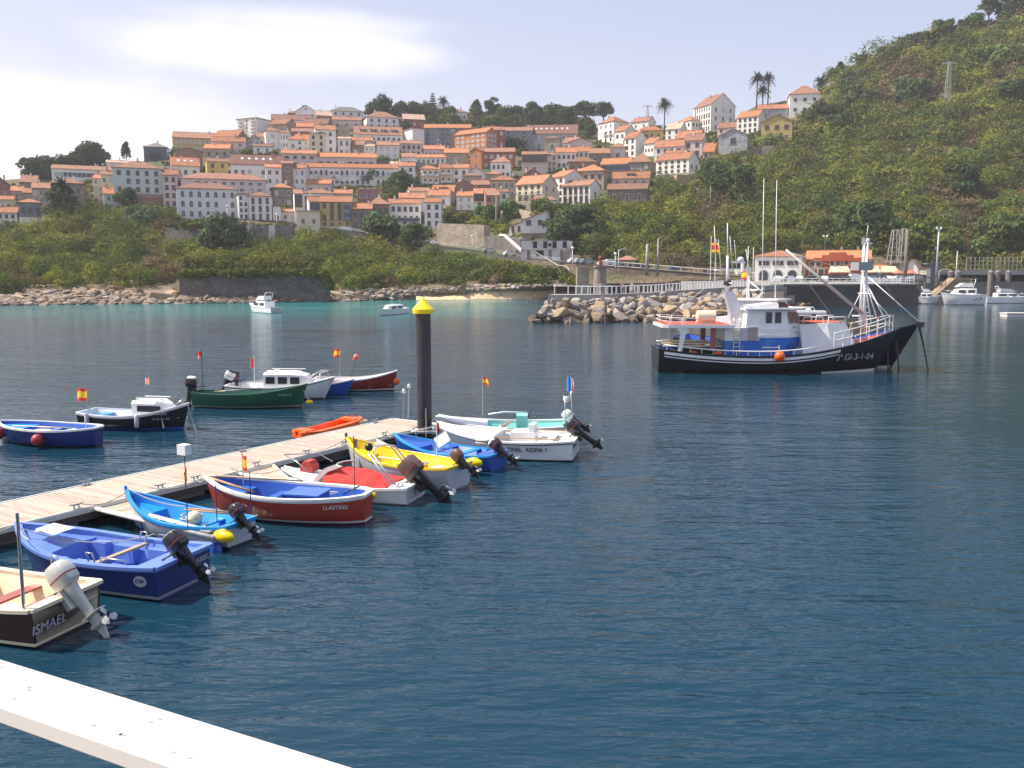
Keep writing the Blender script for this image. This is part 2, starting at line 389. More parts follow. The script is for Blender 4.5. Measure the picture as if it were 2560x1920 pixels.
# ------------------------------------------------------------------ foliage
m, nt, b, out = nodes('foliage'); N = nt.nodes.new; L = nt.links.new
at = N('ShaderNodeAttribute'); at.attribute_name = 'col'
nt.nodes.remove(b)
df = N('ShaderNodeBsdfDiffuse'); tr = N('ShaderNodeBsdfTranslucent'); L(at.outputs['Color'], df.inputs[0]); L(at.outputs['Color'], tr.inputs[0])
ms = N('ShaderNodeMixShader'); ms.inputs[0].default_value = .22; L(df.outputs[0], ms.inputs[1]); L(tr.outputs[0], ms.inputs[2]); L(ms.outputs[0], out.inputs[0])
FOL = m
def leaf_mesh(name, C, Nn, S, Cc, aspect=1.7):
    """C centres, Nn normals, S sizes, Cc colours (numpy): one diamond-ish leaf clump face each"""
    n = len(C)
    r = RNG.normal(size=(n, 3)); a = np.cross(Nn, r); a /= np.linalg.norm(a, axis=1)[:, None]+1e-9
    b = np.cross(Nn, a)
    s = S[:, None]
    bend = Nn*s*.22
    V = np.stack([C-a*s*aspect*.5-bend, C+b*s*.5, C+a*s*aspect*.5-bend, C-b*s*.5], 1).reshape(-1, 3)
    me = bpy.data.meshes.new(name)
    me.vertices.add(4*n); me.vertices.foreach_set('co', V.astype(np.float32).ravel())
    me.loops.add(4*n); me.loops.foreach_set('vertex_index', np.arange(4*n, dtype=np.int32))
    me.polygons.add(n); me.polygons.foreach_set('loop_start', np.arange(0, 4*n, 4, dtype=np.int32)); me.polygons.foreach_set('loop_total', np.full(n, 4, np.int32))
    me.update(calc_edges=True)
    at = me.color_attributes.new('col', 'FLOAT_COLOR', 'POINT')
    cc = np.ones((n, 4, 4), np.float32); cc[:, :, :3] = Cc[:, None, :]
    at.data.foreach_set('color', cc.ravel())
    me.materials.append(FOL)
    return me
class Leaves:
    def __init__(s): s.C = []; s.N = []; s.S = []; s.K = []
    def blob(s, c, r, n, size, col, flat=.8, up=.25, jit=.5, cj=.25, lo=-.35):
        """a clump of leaf faces over a lumpy ellipsoid shell"""
        d = RNG.normal(size=(n, 3)); d /= np.linalg.norm(d, axis=1)[:, None]
        d[:, 2] = np.where(d[:, 2] < lo, -d[:, 2], d[:, 2])
        rr = r*(.72+.36*RNG.random(n))*(1+.22*np.sin(d[:, 0]*5+c[0])*np.cos(d[:, 1]*6+c[1])+.1*np.sin(d[:, 2]*9+c[2]))
        q = d*rr[:, None]; q[:, 2] *= flat
        nn = d+RNG.normal(size=(n, 3))*jit; nn[:, 2] += up; nn /= np.linalg.norm(nn, axis=1)[:, None]
        s.C.append(np.array(c)[None]+q); s.N.append(nn); s.S.append(size*(.6+.8*RNG.random(n)))
        k = np.array(col)[None]*(1+cj*(RNG.random((n, 1))*2-1)); k[:, 0] *= 1+.15*(RNG.random(n)*2-1)
        s.K.append(k)
    def mesh(s, name):
        return leaf_mesh(name, np.concatenate(s.C), np.concatenate(s.N), np.concatenate(s.S), np.concatenate(s.K))
GREENS = [(.155,.185,.036),(.120,.160,.034),(.215,.220,.036),(.080,.115,.034),(.185,.175,.042),(.108,.135,.042)]
BROWN = [(.165,.120,.060),(.15,.125,.052),(.19,.135,.075)]
def pip(x, y, poly):
    c = False; j = len(poly)-1
    for i in range(len(poly)):
        xi, yi = poly[i]; xj, yj = poly[j]
        if (yi > y) != (yj > y) and x < (xj-xi)*(y-yi)/(yj-yi)+xi: c = not c
        j = i
    return c
KEEP = []      # screen polygons kept free of scrub (walls, roads, houses) are added before scrub() runs
def scrub(name, poly, n, rpx, label, leaf=.55, nl=110, brown=.25, seed=1, dark=0.0):
    rnd = random.Random(seed); L_ = Leaves()
    xs = [p[0] for p in poly]; ys = [p[1] for p in poly]; k = 0; tries = 0
    while k < n and tries < n*30:
        tries += 1
        x = rnd.uniform(min(xs), max(xs)); y = rnd.uniform(min(ys), max(ys))
        if not pip(x, y, poly): continue
        p = T(x, y); big = noise.noise(Vector((x*.006, y*.011, seed)))+.35*noise.noise(Vector((x*.02, y*.03, 3+seed)))
        ks = rnd.choice((.5, .65, .8, .95, 1.2, 1.6, 2.1)); rp_ = rpx*ks
        if any(pip(x, y, q) or pip(x, y-rp_*.9, q) or pip(x-rp_*.8, y-rp_*.5, q) or pip(x+rp_*.8, y-rp_*.5, q) for q in KEEP):
            ks = .42; rp_ = rpx*ks
            if any(pip(x, y, q) or pip(x, y-rp_*.9, q) for q in KEEP): continue
        r = rp_*p.y/F
        isb = big > .5-brown*1.3 or rnd.random() < .05
        if isb: c = Vector(rnd.choice(BROWN)); r *= .65
        else: c = Vector(GREENS[int(abs(noise.noise(Vector((x*.013, y*.02, 9))))*18+rnd.random()*1.6) % len(GREENS)])
        c = c*rnd.uniform(.68, 1.3)*(1-dark)
        lift = max(0, noise.noise(Vector((x*.022, y*.03, seed+5)))*2+.1)*rpx*.16*p.y/F*2 if rpx > 12 and ks > .6 else 0
        L_.blob((p.x, p.y, p.z+r*.25+lift), r, int(nl*(r*F/p.y/rpx)**1.6)+12, leaf*p.y/300, c, flat=rnd.uniform(.7, 1.15), cj=.2)
        k += 1
    o = link(name, L_.mesh(name))
    return tag(o, label, 'scrub', kind='stuff')
BARK = mat('bark', (.10, .075, .055), .9, .3, 4, .4)
def tree(px, py, h, w, label, kind='round', Y=None, col=(.04, .065, .02), group='trees on the village ridge', name='tree', seed=0, dens=1.0):
    """px,py: foot in the photo; h,w metres"""
    rnd = random.Random(seed*31+int(px)); y = Y or D(px, py); p = P(px, py, y)
    r = empty(name, p, 0, label, 'tree', group)
    tk = MB()
    if kind in ('round', 'wide'):
        hh = h*(.45 if kind == 'round' else .55)
        tk.tube([(0, 0, -1), (.05*h*.2, 0, hh*.5), (0, .1, hh)], [h*.035, h*.026, h*.016], 7)
        lv = Leaves(); nb = 17
        for i in range(nb):
            a = rnd.uniform(0, 6.28); rr = w*.5*math.sqrt(rnd.random())*.75; zz = h*(rnd.uniform(.22, .86) if kind == 'round' else rnd.uniform(.5, .9)); rr *= (1-.5*abs(zz/h-.5))
            br = w*rnd.uniform(.15, .25); c = (rr*math.cos(a), rr*math.sin(a), zz)
            tk.tube([(0, 0, hh*.7), (c[0]*.6, c[1]*.6, (hh*.7+zz)/2), c], [h*.014, h*.009, h*.004], 5)
            lv.blob(c, br, int(150*dens), w*.05, Vector(col)*rnd.uniform(1.3, 2.3), flat=.85)
    elif kind == 'cypress':
        tk.tube([(0, 0, -1), (0, 0, h*.8)], [h*.03, h*.008], 6); lv = Leaves()
        for i in range(12):
            t = i/11; lv.blob((rnd.uniform(-.1, .1)*w, rnd.uniform(-.1, .1)*w, h*(.12+.82*t)), w*.5*(1-.75*t)+.1, int(110*dens), w*.09, Vector(col)*rnd.uniform(1.3, 2.0), flat=1.1)
    elif kind == 'araucaria':
        tk.tube([(0, 0, -1), (0, 0, h)], [h*.025, h*.006], 6); lv = Leaves()
        for i in range(8):
            t = i/7; rr = w*.5*(1-.8*t)
            for j in range(6):
                a = j*1.05+i*.5; c = (rr*.7*math.cos(a), rr*.7*math.sin(a), h*(.25+.72*t)-rr*.1)
                tk.tube([(0, 0, h*(.25+.72*t)), c], [h*.006, h*.003], 4)
                lv.blob(c, rr*.36+.15, int(40*dens), w*.06, Vector(col)*rnd.uniform(1.3, 2.0), flat=.35)
    tk.build('trunk', BARK, r, smooth=True)
    link('crown', lv.mesh('crown'), r)
    return r
def palm(px, py, h, w, label, group='tall palms on the ridge', Y=None, tr=.35):
    y = Y or D(px, py); p = P(px, py, y); rnd = random.Random(int(px))
    r = empty('palm_tree', p, 0, label, 'palm tree', group)
    tk = MB(); tk.tube([(0, 0, -1.5), (.15, 0, h*.5), (0, 0, h)], [tr*1.25, tr*.95, tr*1.15], 8); tk.build('trunk', BARK, r, smooth=True)
    C = []; Nn = []; S = []; K = []
    for i in range(64):
        a = rnd.uniform(0, 6.28); e = rnd.uniform(-.75, 1.25); L0 = w*.5*rnd.uniform(.85, 1.1)
        for j in range(16):
            t = (j+1)/16; dr = t*L0; z = h+math.sin(e)*dr-.55*L0*t*t*math.cos(e)*1.1
            rr = math.cos(e)*dr
            c = Vector((rr*math.cos(a), rr*math.sin(a), z)); side = Vector((-math.sin(a), math.cos(a), 0))
            for sgn in (-1, 1):
                C.append(c+side*sgn*.16*w*.12*(1.2-t)); n_ = Vector((rnd.gauss(0, .4), rnd.gauss(0, .4), 1)).normalized(); Nn.append(n_)
                S.append(w*.035*(1.3-.6*t)); K.append(Vector((.040, .058, .022))*rnd.uniform(.6, 1.5))
    link('crown', leaf_mesh('crown', np.array(C), np.array(Nn), np.array(S), np.array(K), aspect=3.2), r)
    return r

# ------------------------------------------------------------------ summer haze
m = bpy.data.materials.new('haze'); m.use_nodes = True; nt = m.node_tree; nt.nodes.clear()
out = nt.nodes.new('ShaderNodeOutputMaterial'); pv = nt.nodes.new('ShaderNodeVolumePrincipled'); nt.links.new(pv.outputs[0], out.inputs['Volume'])
pv.inputs['Color'].default_value = (.95, .94, .97, 1); pv.inputs['Density'].default_value = .00020; pv.inputs['Anisotropy'].default_value = .0
mb = MB(); mb.box((0, 380, 80), (2200, 1300, 190)); hz = mb.build('haze', m); tag(hz, 'thin bluish summer haze over the bay', 'haze', kind='stuff')
# ------------------------------------------------------------------ house building
WALLS = dict(
 white=mat('plaster_white', (.80,.77,.71), .85, .07, .5, col2=(.60,.57,.53), c2scale=.3, c2lo=.58, c2hi=.8),
 cool=mat('plaster_cool', (.70,.68,.65), .85, .07, .5, col2=(.52,.52,.52), c2scale=.3, c2lo=.55, c2hi=.8),
 mint=mat('plaster_mint', (.52,.58,.54), .85, .06, .5),
 pink=mat('plaster_pink', (.62,.50,.46), .85, .07, .5, col2=(.55,.45,.42), c2scale=.3, c2lo=.58, c2hi=.8),
 cream=mat('plaster_cream', (.70,.60,.44), .85, .08, .5, col2=(.5,.4,.28), c2scale=.4, c2lo=.58, c2hi=.8),
 ochre=mat('plaster_ochre', (.52,.38,.13), .85, .08, .5, col2=(.40,.29,.12), c2scale=.4, c2lo=.55, c2hi=.75),
 tan=mat('plaster_tan', (.42,.33,.24), .9, .12, .6, col2=(.33,.26,.20), c2scale=.4),
 salmon=mat('plaster_salmon', (.50,.27,.19), .85, .08, .5),
 grey=mat('plaster_grey', (.40,.40,.41), .9, .1, .6, col2=(.30,.29,.28), c2scale=.4),
 slate=mat('cladding_slate', (.20,.22,.25), .7, .1, .8),
 red=mat('plaster_red', (.42,.085,.035), .8, .08, .6),
 brick=mat('brick_red_and_shaded', (.30,.10,.06), .9, .12, 2),  # red brick; its dark tone also paints the shaded faces of orange brick
 orange=mat('brick_sunlit', (.50,.19,.075), .9, .1, 2),  # brick faces coloured lighter, as if sunlit
 brown=mat('plaster_brown', (.27,.18,.13), .9, .12, .8),
 stone=mat_stone('rubble_stone', (.30,.25,.19), (.20,.17,.14), 1.3),
 lstone=mat_stone('light_stone', (.44,.37,.27), (.34,.28,.20), 1.3, mortar=(.26,.22,.17)),
 blue=mat('glazing_blue', (.05,.08,.16), .25, .2, 1.5),
 wine=mat('plaster_wine', (.30,.13,.12), .9, .12, .6))
def mat_roof(name, col, col2):
    m, nt, b, out = nodes(name); N = nt.nodes.new; L = nt.links.new
    tc = N('ShaderNodeTexCoord'); oi = N('ShaderNodeObjectInfo')
    add = N('ShaderNodeVectorMath'); add.operation = 'ADD'; L(tc.outputs['Object'], add.inputs[0])
    ms_ = N('ShaderNodeMath'); ms_.operation = 'MULTIPLY'; ms_.inputs[1].default_value = 60; L(oi.outputs['Random'], ms_.inputs[0]); L(ms_.outputs[0], add.inputs[1])
    n = N('ShaderNodeTexNoise'); n.inputs['Scale'].default_value = .55; n.inputs['Detail'].default_value = 6; L(add.outputs[0], n.inputs['Vector'])
    r = N('ShaderNodeMapRange'); r.inputs[1].default_value = .42; r.inputs[2].default_value = .66; L(n.outputs[0], r.inputs[0])
    mx = N('ShaderNodeMix'); mx.data_type = 'RGBA'; L(r.outputs[0], mx.inputs[0]); mx.inputs[6].default_value = (*col, 1); mx.inputs[7].default_value = (*col2, 1)
    wv_ = N('ShaderNodeTexWave'); wv_.bands_direction = 'X'; wv_.inputs['Scale'].default_value = 1.25; wv_.inputs['Distortion'].default_value = .4; L(tc.outputs['Object'], wv_.inputs['Vector'])
    n2 = N('ShaderNodeTexNoise'); n2.inputs['Scale'].default_value = 2.6; n2.inputs['Detail'].default_value = 3; L(add.outputs[0], n2.inputs['Vector'])
    q = N('ShaderNodeMapRange'); q.inputs[1].default_value = .3; q.inputs[2].default_value = .7; q.inputs[3].default_value = .72; q.inputs[4].default_value = 1.2; L(n2.outputs[0], q.inputs[0])
    q2 = N('ShaderNodeMapRange'); q2.inputs[3].default_value = .82; q2.inputs[4].default_value = 1.1; L(wv_.outputs[0], q2.inputs[0])
    mm = N('ShaderNodeMath'); mm.operation = 'MULTIPLY'; L(q.outputs[0], mm.inputs[0]); L(q2.outputs[0], mm.inputs[1])
    rr = N('ShaderNodeMapRange'); rr.inputs[3].default_value = .72; rr.inputs[4].default_value = 1.22; L(oi.outputs['Random'], rr.inputs[0])
    m3 = N('ShaderNodeMath'); m3.operation = 'MULTIPLY'; L(mm.outputs[0], m3.inputs[0]); L(rr.outputs[0], m3.inputs[1])
    vm = N('ShaderNodeVectorMath'); vm.operation = 'SCALE'; L(mx.outputs[2], vm.inputs[0]); L(m3.outputs[0], vm.inputs['Scale'])
    L(vm.outputs[0], b.inputs['Base Color']); b.inputs['Roughness'].default_value = .9
    bp = N('ShaderNodeBump'); bp.inputs['Distance'].default_value = .05; L(wv_.outputs[0], bp.inputs['Height']); L(bp.outputs[0], b.inputs['Normal'])
    return m
ROOFS = dict(o=mat_roof('tiles_orange', (.50,.205,.10), (.33,.145,.085)), o2=mat_roof('tiles_bright', (.56,.21,.085), (.42,.17,.09)), o3=mat_roof('tiles_weathered', (.38,.18,.11), (.26,.14,.095)), r=mat_roof('tiles_red', (.34,.155,.11), (.26,.13,.095)),
 b=mat_roof('tiles_brown', (.36,.17,.095), (.24,.135,.085)), p=mat_roof('tiles_pale', (.58,.40,.30), (.46,.30,.22)),
 g=mat_roof('tiles_grey', (.22,.20,.19), (.16,.15,.15)))
EAVE = mat('eave_wood', (.12,.08,.06), .8)
GLASS = mat('window_glass', (.035,.04,.05), .12, .3, .6, spec=.6)
FRW = mat('frame_white', (.62,.62,.60), .6); FRB = mat('frame_brown', (.13,.075,.05), .6); SHUT = mat('shutter', (.42,.43,.44), .6)
IRON = mat('railing_dark', (.06,.06,.065), .5); SLAB = mat('slab_white', (.66,.65,.63), .8)
def window_mesh(style):
    mb = MB(); fr = {'w': 0, 'b': 0, 'n': 0}.get(style, 0)
    # unit window 1 x 1 centred, normal -y; frame proud, pane set back
    t = .09
    mb.box((0, .02, 0), (1-2*t+.02, .02, 1-2*t*.7+.02), mi=1)
    for s in (-1, 1): mb.box((s*(.5-t/2), -.015, 0), (t, .09, 1))
    for s in (-1, 1): mb.box((0, -.012, s*(.5-t*.35)), (1-2*t, .09, t*.7))
    mb.box((0, -.002, 0), (.06, .05, 1-t*1.4))
    mb.box((0, -.05, -.53), (1.12, .16, .06))
    return mb
WM = {}
def wmesh(style):
    if style in WM: return WM[style]
    if style in ('w', 'b', 's', 'p'):
        mb = window_mesh(style); me = mb.mesh('window', [{'w': FRW, 'b': FRB, 's': FRW, 'p': FRB}[style], SHUT if style == 's' else GLASS])
    elif style == 'a':      # arched top
        mb = MB(); n = 8
        def arc(w, y0, y1, z0, z1, mi):
            pl = [(-w, z0), (w, z0)]+[(w*math.cos(math.pi*i/n), z1+w*.75*math.sin(math.pi*i/n)) for i in range(n+1)]
            mb.ext(pl, 'y', y0, y1, mi)
        arc(.5, -.04, .02, -.5, .18, 0); arc(.4, -.055, -.041, -.44, .16, 1); mb.box((0, -.06, -.1), (.05, .03, .7))
        me = mb.mesh('window', [FRW, GLASS])
    elif style == 'd':      # door
        mb = MB(); mb.box((0, -.02, 0), (1, .08, 1)); mb.box((0, -.065, -.02), (.8, .02, .9), mi=1); me = mb.mesh('door', [FRW, FRB])
    elif style == 'k':      # balcony with window behind
        mb = MB(); mb.box((0, 0, .0), (.62, .05, .9), mi=1); mb.box((0, -.45, -.5), (1.3, .9, .09), mi=2)
        mb.box((0, -.88, .02), (1.3, .03, .05), mi=0)
        for i in range(9): mb.box((-.62+i*.155, -.88, -.22), (.03, .03, .46), mi=0)
        for s in (-1, 1): mb.box((s*.64, -.45, .02), (.03, .86, .05), mi=0)
        me = mb.mesh('balcony', [IRON, GLASS, SLAB])
    elif style == 'K':      # balcony with solid white parapet
        mb = MB(); mb.box((0, 0, .0), (.7, .05, .9), mi=1); mb.box((0, -.55, -.5), (1.3, 1.1, .1), mi=0); mb.box((0, -1.06, -.25), (1.3, .08, .42), mi=0)
        for s in (-1, 1): mb.box((s*.62, -.5, -.25), (.06, 1.0, .42), mi=0)
        me = mb.mesh('balcony', [SLAB, GLASS])
    WM[style] = me
    return me
CHM = None
HOUSES = []
def house(label, x0, x1, ye, yb, kind='gable', rise=10, wall='white', roof='o', rows=2, cols=3, yaw=0, depth=9, name='house', win='w', side=None, base=None, basemat='stone', ww=None, wh=None, chim=1, dorm=0, sky=0, over=.45, skip=(), group='houses of the hillside village', Y=None, top=None, gal=None, band=False, attic=0, cat=None):
    if roof == 'o': roof = ('o', 'o2', 'o3', 'o', 'o3')[int(x0*3+ye*5) % 5]
    xm = (x0+x1)/2; y = Y or D(xm, yb); p = P(xm, yb, y); a = math.atan((xm-1280)/F/ (cp+(960-yb)/F*sp))
    if name == 'house' and x1-x0 < 75: yaw += ((x0*7+ye*3) % 17)-8
    yawr = rad(yaw); w = (x1-x0)/F*y*math.cos(a)/max(.5, math.cos(yawr)); h = P(xm, ye, y).z-p.z; d = depth
    tel = max(0, (685-ye)/F); rise_m = max(.5, rise*y/F+(d/2 if kind in ('gable', 'hip', 'pyr') else (d if kind == 'shed' else 0))*tel)
    if kind in ('flat', 'gablef'): rise_m = rise*y/F
    r = empty(name, p, -a-yawr, label, cat or {'house': 'house', 'apartment_building': 'apartment building', 'church_tower': 'tower'}.get(name, name.replace('_', ' ')), group)
    HOUSES.append((x0, x1, ye-rise, yb))
    hw = w/2; sink = 6+depth*.3; mb = MB(); hb = base*y/F if base else 0
    z0 = -sink
    if base:
        mb.box((0, d/2, (hb-sink)/2), (w+.06, d+.06, hb+sink), mi=1); z0 = hb
    if kind == 'gable':      # ridge along x, gable ends left and right
        mb.ext([(0, z0), (0, h), (d/2, h+rise_m), (d, h), (d, z0)], 'x', -hw, hw, 0)
    elif kind == 'gablef':
        mb.ext([(-hw, z0), (-hw, h), (0, h+rise_m), (hw, h), (hw, z0)], 'y', 0, d, 0)
    elif kind in ('shedl',):
        mb.ext([(-hw, z0), (-hw, h-rise_m), (hw, h), (hw, z0)], 'y', 0, d, 0)
    elif kind == 'shed':
        mb.ext([(0, z0), (0, h), (d, h+rise_m), (d, z0)], 'x', -hw, hw, 0)
    else: mb.box((0, d/2, (h+z0)/2), (w, d, h-z0), mi=0)
    if band:
        for i in range(1, rows): mb.box((0, d/2, h*i/rows+.1), (w+.1, d+.1, .14), mi=0)
    mb.build('wall', [WALLS[wall], WALLS[basemat]], r)
    # roof with thickness and overhang
    rb = MB(); o = over; th = .22
    if kind == 'gable':
        k = rise_m/(d/2); e = -o; pl = [(e, h+e*k), (d/2, h+rise_m), (d-e, h+e*k), (d-e, h+e*k+th), (d/2, h+rise_m+th), (e, h+e*k+th)]
        pl = [(q[0], q[1]+.03) for q in pl]; rb.ext(pl, 'x', -hw-o*.6, hw+o*.6, 0)
        rb.box((0, d/2, h+rise_m+th+.06), (w+o, .3, .12), mi=0)
    elif kind == 'gablef':
        k = rise_m/hw; e = o; pl = [(-hw-e, h-e*k), (0, h+rise_m), (hw+e, h-e*k), (hw+e, h-e*k+th), (0, h+rise_m+th), (-hw-e, h-e*k+th)]
        pl = [(q[0], q[1]+.03) for q in pl]; rb.ext(pl, 'y', -o, d+o*.6, 0)
    elif kind == 'shedl':
        k = rise_m/w; pl = [(-hw-o, h-rise_m-o*k+.03), (hw+o, h+o*k+.03), (hw+o, h+o*k+.03+th), (-hw-o, h-rise_m-o*k+.03+th)]
        rb.ext(pl, 'y', -o, d+o, 0)
    elif kind == 'shed':
        k = rise_m/d; pl = [(-o, h-o*k+.03), (d+o, h+rise_m+o*k+.03), (d+o, h+rise_m+o*k+th), (-o, h-o*k+th)]
        rb.ext(pl, 'x', -hw-o*.6, hw+o*.6, 0)
    elif kind in ('hip', 'pyr'):
        X, Y0, Y1 = hw+o, -o, d+o; z1 = h+.03; z2 = z1+.16; ins = min(hw*.98, d/2+o) if kind == 'hip' else hw+o-.01
        vs = [(-X, Y0, z1), (X, Y0, z1), (X, Y1, z1), (-X, Y1, z1), (-X, Y0, z2), (X, Y0, z2), (X, Y1, z2), (-X, Y1, z2), (-X+ins, d/2, z2+rise_m), (X-ins, d/2, z2+rise_m)]
        rb.add(vs, [(0, 3, 2, 1), (0, 1, 5, 4), (1, 2, 6, 5), (2, 3, 7, 6), (3, 0, 4, 7), (4, 5, 9, 8), (5, 6, 9), (6, 7, 8, 9), (7, 4, 8)], 0)
    elif kind == 'flat':
        rb.box((0, d/2, h+.15), (w+2*o, d+2*o, .3), mi=0)
        if rise_m > .8: rb.box((0, d/2, h+.3+rise_m/2), (w*.9, d*.8, rise_m), mi=0)
    if kind == 'ruin': rf = r
    else: rf = rb.build('roof', [ROOFS[roof], EAVE], r)
    rnd = random.Random(int(x0*7+ye))
    if kind not in ('ruin', 'flat'):
        for i in range(chim):
            cx = rnd.uniform(-.38, .38)*w; c = MB(); c.box((0, 0, 0), (.6, .6, 1.6), mi=0); c.box((0, 0, .86), (.75, .75, .12), mi=1)
            zz = h+rise_m*.8 if kind != 'shedl' else h-rise_m*.5+cx/w*rise_m
            c.build('chimney', [WALLS['white'] if rnd.random() < .5 else WALLS['tan'], ROOFS['o']], rf, loc=(cx, d*.5+rnd.uniform(-.1, .1)*d, zz+.9))
    if kind == 'gable' and dorm:
        for i in range(dorm):
            dx = (-.5+(i+.5)/dorm)*w*.86; k = rise_m/(d/2); c = MB()
            dw = min(1.7, w/dorm*.34); z_ = h+d*.16*k
            c.box((dx, d*.16+1.0, z_+.55), (dw*2, 2.2, 1.25), mi=0); c.box((dx, d*.16+.9, z_+1.25), (dw*2+.5, 2.7, .14), mi=1)
            for s in (-1, 1): c.box((dx+s*dw*.5, d*.16-.13, z_+.6), (dw*.78, .06, .85), mi=2)
            c.build('dormer', [WALLS[wall], ROOFS[roof], GLASS], rf)
    if kind == 'gable' and sky:
        k = rise_m/(d/2); an = math.atan(k)
        for i in range(sky):
            dx = (-.5+(i+.5)/sky)*w*.7; c = MB(); c.box((0, 0, 0), (1.0, 1.3, .12), rx=0); o_ = c.build('skylight', mat('skylight_pale', (.75,.8,.85), .1, spec=1), rf, loc=(dx, d*.27, h+d*.27*k+th+.07)); o_.rotation_euler = (an, 0, 0)
    # openings
    def openings(W_, H_, rows_, cols_, place, style, ztop, zbot, skipd=()):
        if not rows_ or not cols_: return
        fh = (ztop-zbot)/rows_
        bw = ww or min(1.3, W_/cols_*.55); bh = wh or min(1.75, fh*.6)
        for rr in range(rows_):
            st = style[min(rr, len(style)-1)] if isinstance(style, (list, tuple)) else style
            for c_ in range(cols_):
                s_ = st[c_ % len(st)] if len(st) > 1 else st
                if s_ == ' ' or rnd.random() < .05 or (rr, c_) in skipd: continue
                w_, h_ = bw*rnd.uniform(.94, 1.06), bh
                if s_ in ('k', 'K'): w_, h_ = W_/cols_*.8/1.3, fh*.62
                if s_ == 'd': h_ = fh*.72
                zc = ztop-fh*(rr+.52)
                if s_ == 'd': zc = ztop-fh*(rr+1)+h_/2+.05
                if s_ == 'w' and rnd.random() < .22: s_ = 's'
                nm = {'k': 'balcony', 'K': 'balcony', 'd': 'door'}.get(s_, 'window')
                place(nm, wmesh(s_), (c_+.5)/cols_, zc, w_, h_)
    def pf(nm, me, t, zc, w_, h_):
        link(nm, me, r, ((t-.5)*w*.94, -.03, zc), 0, (w_, 1, h_))
    tz = h-.15; bz = hb+.2 if base else (.3)
    if kind == 'gablef' and attic: link('window', wmesh('a' if win == 'a' else 'w'), r, (0, -.03, h+rise_m*.38), 0, (1.0, 1, 1.2))
    if rows: openings(w*.94, h, rows, cols, pf, win, tz, bz, skip)
    if side:
        sg = 1 if (side[2] if len(side) > 2 else 'R') == 'R' else -1
        def ps(nm, me, t, zc, w_, h_):
            o_ = link(nm, me, r, (sg*(hw+.03), d*.05+t*d*.9, zc), sg*math.pi/2, (w_, 1, h_))
        openings(d*.9, h, side[0], side[1], ps, 'w' if win in ('k', 'K') or isinstance(win, (list, tuple)) else win, tz, bz)
    if gal:     # glazed wooden gallery: (t0,t1,z0 frac,z1 frac,material)
        t0, t1, g0, g1, gm = gal; gb = MB(); gw = (t1-t0)*w; gx = ((t0+t1)/2-.5)*w; gh = (g1-g0)*h; gz = (g0+g1)/2*h
        gb.box((gx, -.55, gz), (gw, 1.1, gh), mi=0)
        n = max(3, int(gw/.9)); nr = max(1, int(gh/2.4))
        for j in range(nr):
            for i in range(n): gb.box((gx-gw/2+gw*(i+.5)/n, -1.12, g0*h+gh*(j+.6)/nr), (gw/n*.72, .05, gh/nr*.5), mi=1)
        gb.build('gallery', [{'blue': mat('paint_blue_grey', (.17,.22,.32), .6), 'brown': mat('wood_dark', (.13,.08,.06), .8), 'dark': mat('wood_black', (.07,.06,.06), .8), 'navy': WALLS['blue']}[gm], GLASS], r)
    return r
Hs = house
A = dict(name='apartment_building')
# far left
Hs('pink stone house at the left edge of the village', -28,28,462,505,'gablef',20,'wine','g',1,2,0,10,attic=1)
Hs('cream house above the white cottages at the far left edge', -25,34,499,530,'gable',8,'cream','o',1,3,6,8)
Hs('white cottage with a long orange roof at the bottom left of the village', -40,44,531,566,'gable',13,'white','o',2,5,8,8,win='b')
Hs('dark slate house with white ground floor and orange hip roof', 50,106,507,564,'hip',8,'slate','o',1,3,6,9,base=20,basemat='white',win='b')
Hs('low brown stone house behind the dark slate house', 30,60,477,520,'gable',10,'tan','o',2,1,5,8)
Hs('small brown house with a steep bright orange roof on the left', 54,94,455,500,'gable',15,'brown','o',2,2,8,9)
Hs('narrow stone house with white terrace near the left palm', 60,84,482,530,'gable',10,'stone','o',2,2,4,8)
Hs('stone house with brick upper floor left of the big palm', 84,128,470,535,'gable',12,'tan','o',3,3,4,9)
Hs('large grey stone house with wide orange roof above the palm', 128,210,459,525,'hip',12,'stone','o',2,4,10,14,side=(2,2),win='b')
Hs('long white terrace with big dark openings under the left wood', 133,300,424,452,'gable',8,'white','o',1,7,4,10,ww=4.2,wh=2.2,**A)
Hs('low white block right of the long white terrace', 268,352,408,430,'gable',5,'cool','p',1,3,0,10)
Hs('tall cream house with dark framed windows left of the mint building', 236,262,446,512,'gable',9,'cream','o',4,2,4,9)
Hs('pale narrow house beside the mint building', 256,288,437,512,'gable',9,'cream','b',3,2,4,9)
Hs('large mint green building on a wine red plinth', 288,409,421,524,'hip',16,'mint','o',3,5,2,14,base=38,basemat='wine',win='p',name='apartment_building',band=True)
Hs('small mint annex with a bright orange roof in front of the large mint building', 262,306,484,531,'gable',14,'mint','o',2,2,2,7)
Hs('dark blue glass house with a hip roof on the left skyline', 361,418,368,402,'hip',9,'blue','g',2,4,6,10,win='b')
Hs('long ochre school building on the left skyline', 434,545,345,380,'gable',12,'ochre','o',2,9,4,13,win='s',**A)
Hs('brown gabled wing at the right end of the ochre building', 532,592,345,372,'gable',17,'brown','o',1,2,22,12)
Hs('white five storey apartment block with balconies on the left skyline', 594,642,297,343,'flat',0,'white','g',5,3,42,13,win=['KwK'],chim=0,**A)
Hs('bare brown brick house below the ochre school', 440,508,379,432,'gablef',9,'brown','r',1,2,4,10)
Hs('beige house with three tall dark windows below the school', 512,574,371,398,'gable',9,'tan','o',1,3,14,9,win='b')
Hs('grey pink house with weathered roof beside the school wing', 530,612,354,386,'gable',10,'pink','o',2,4,8,9)
Hs('grey gable house with a round top below the apartment block', 620,652,350,374,'gablef',11,'grey','g',2,2,0,8)
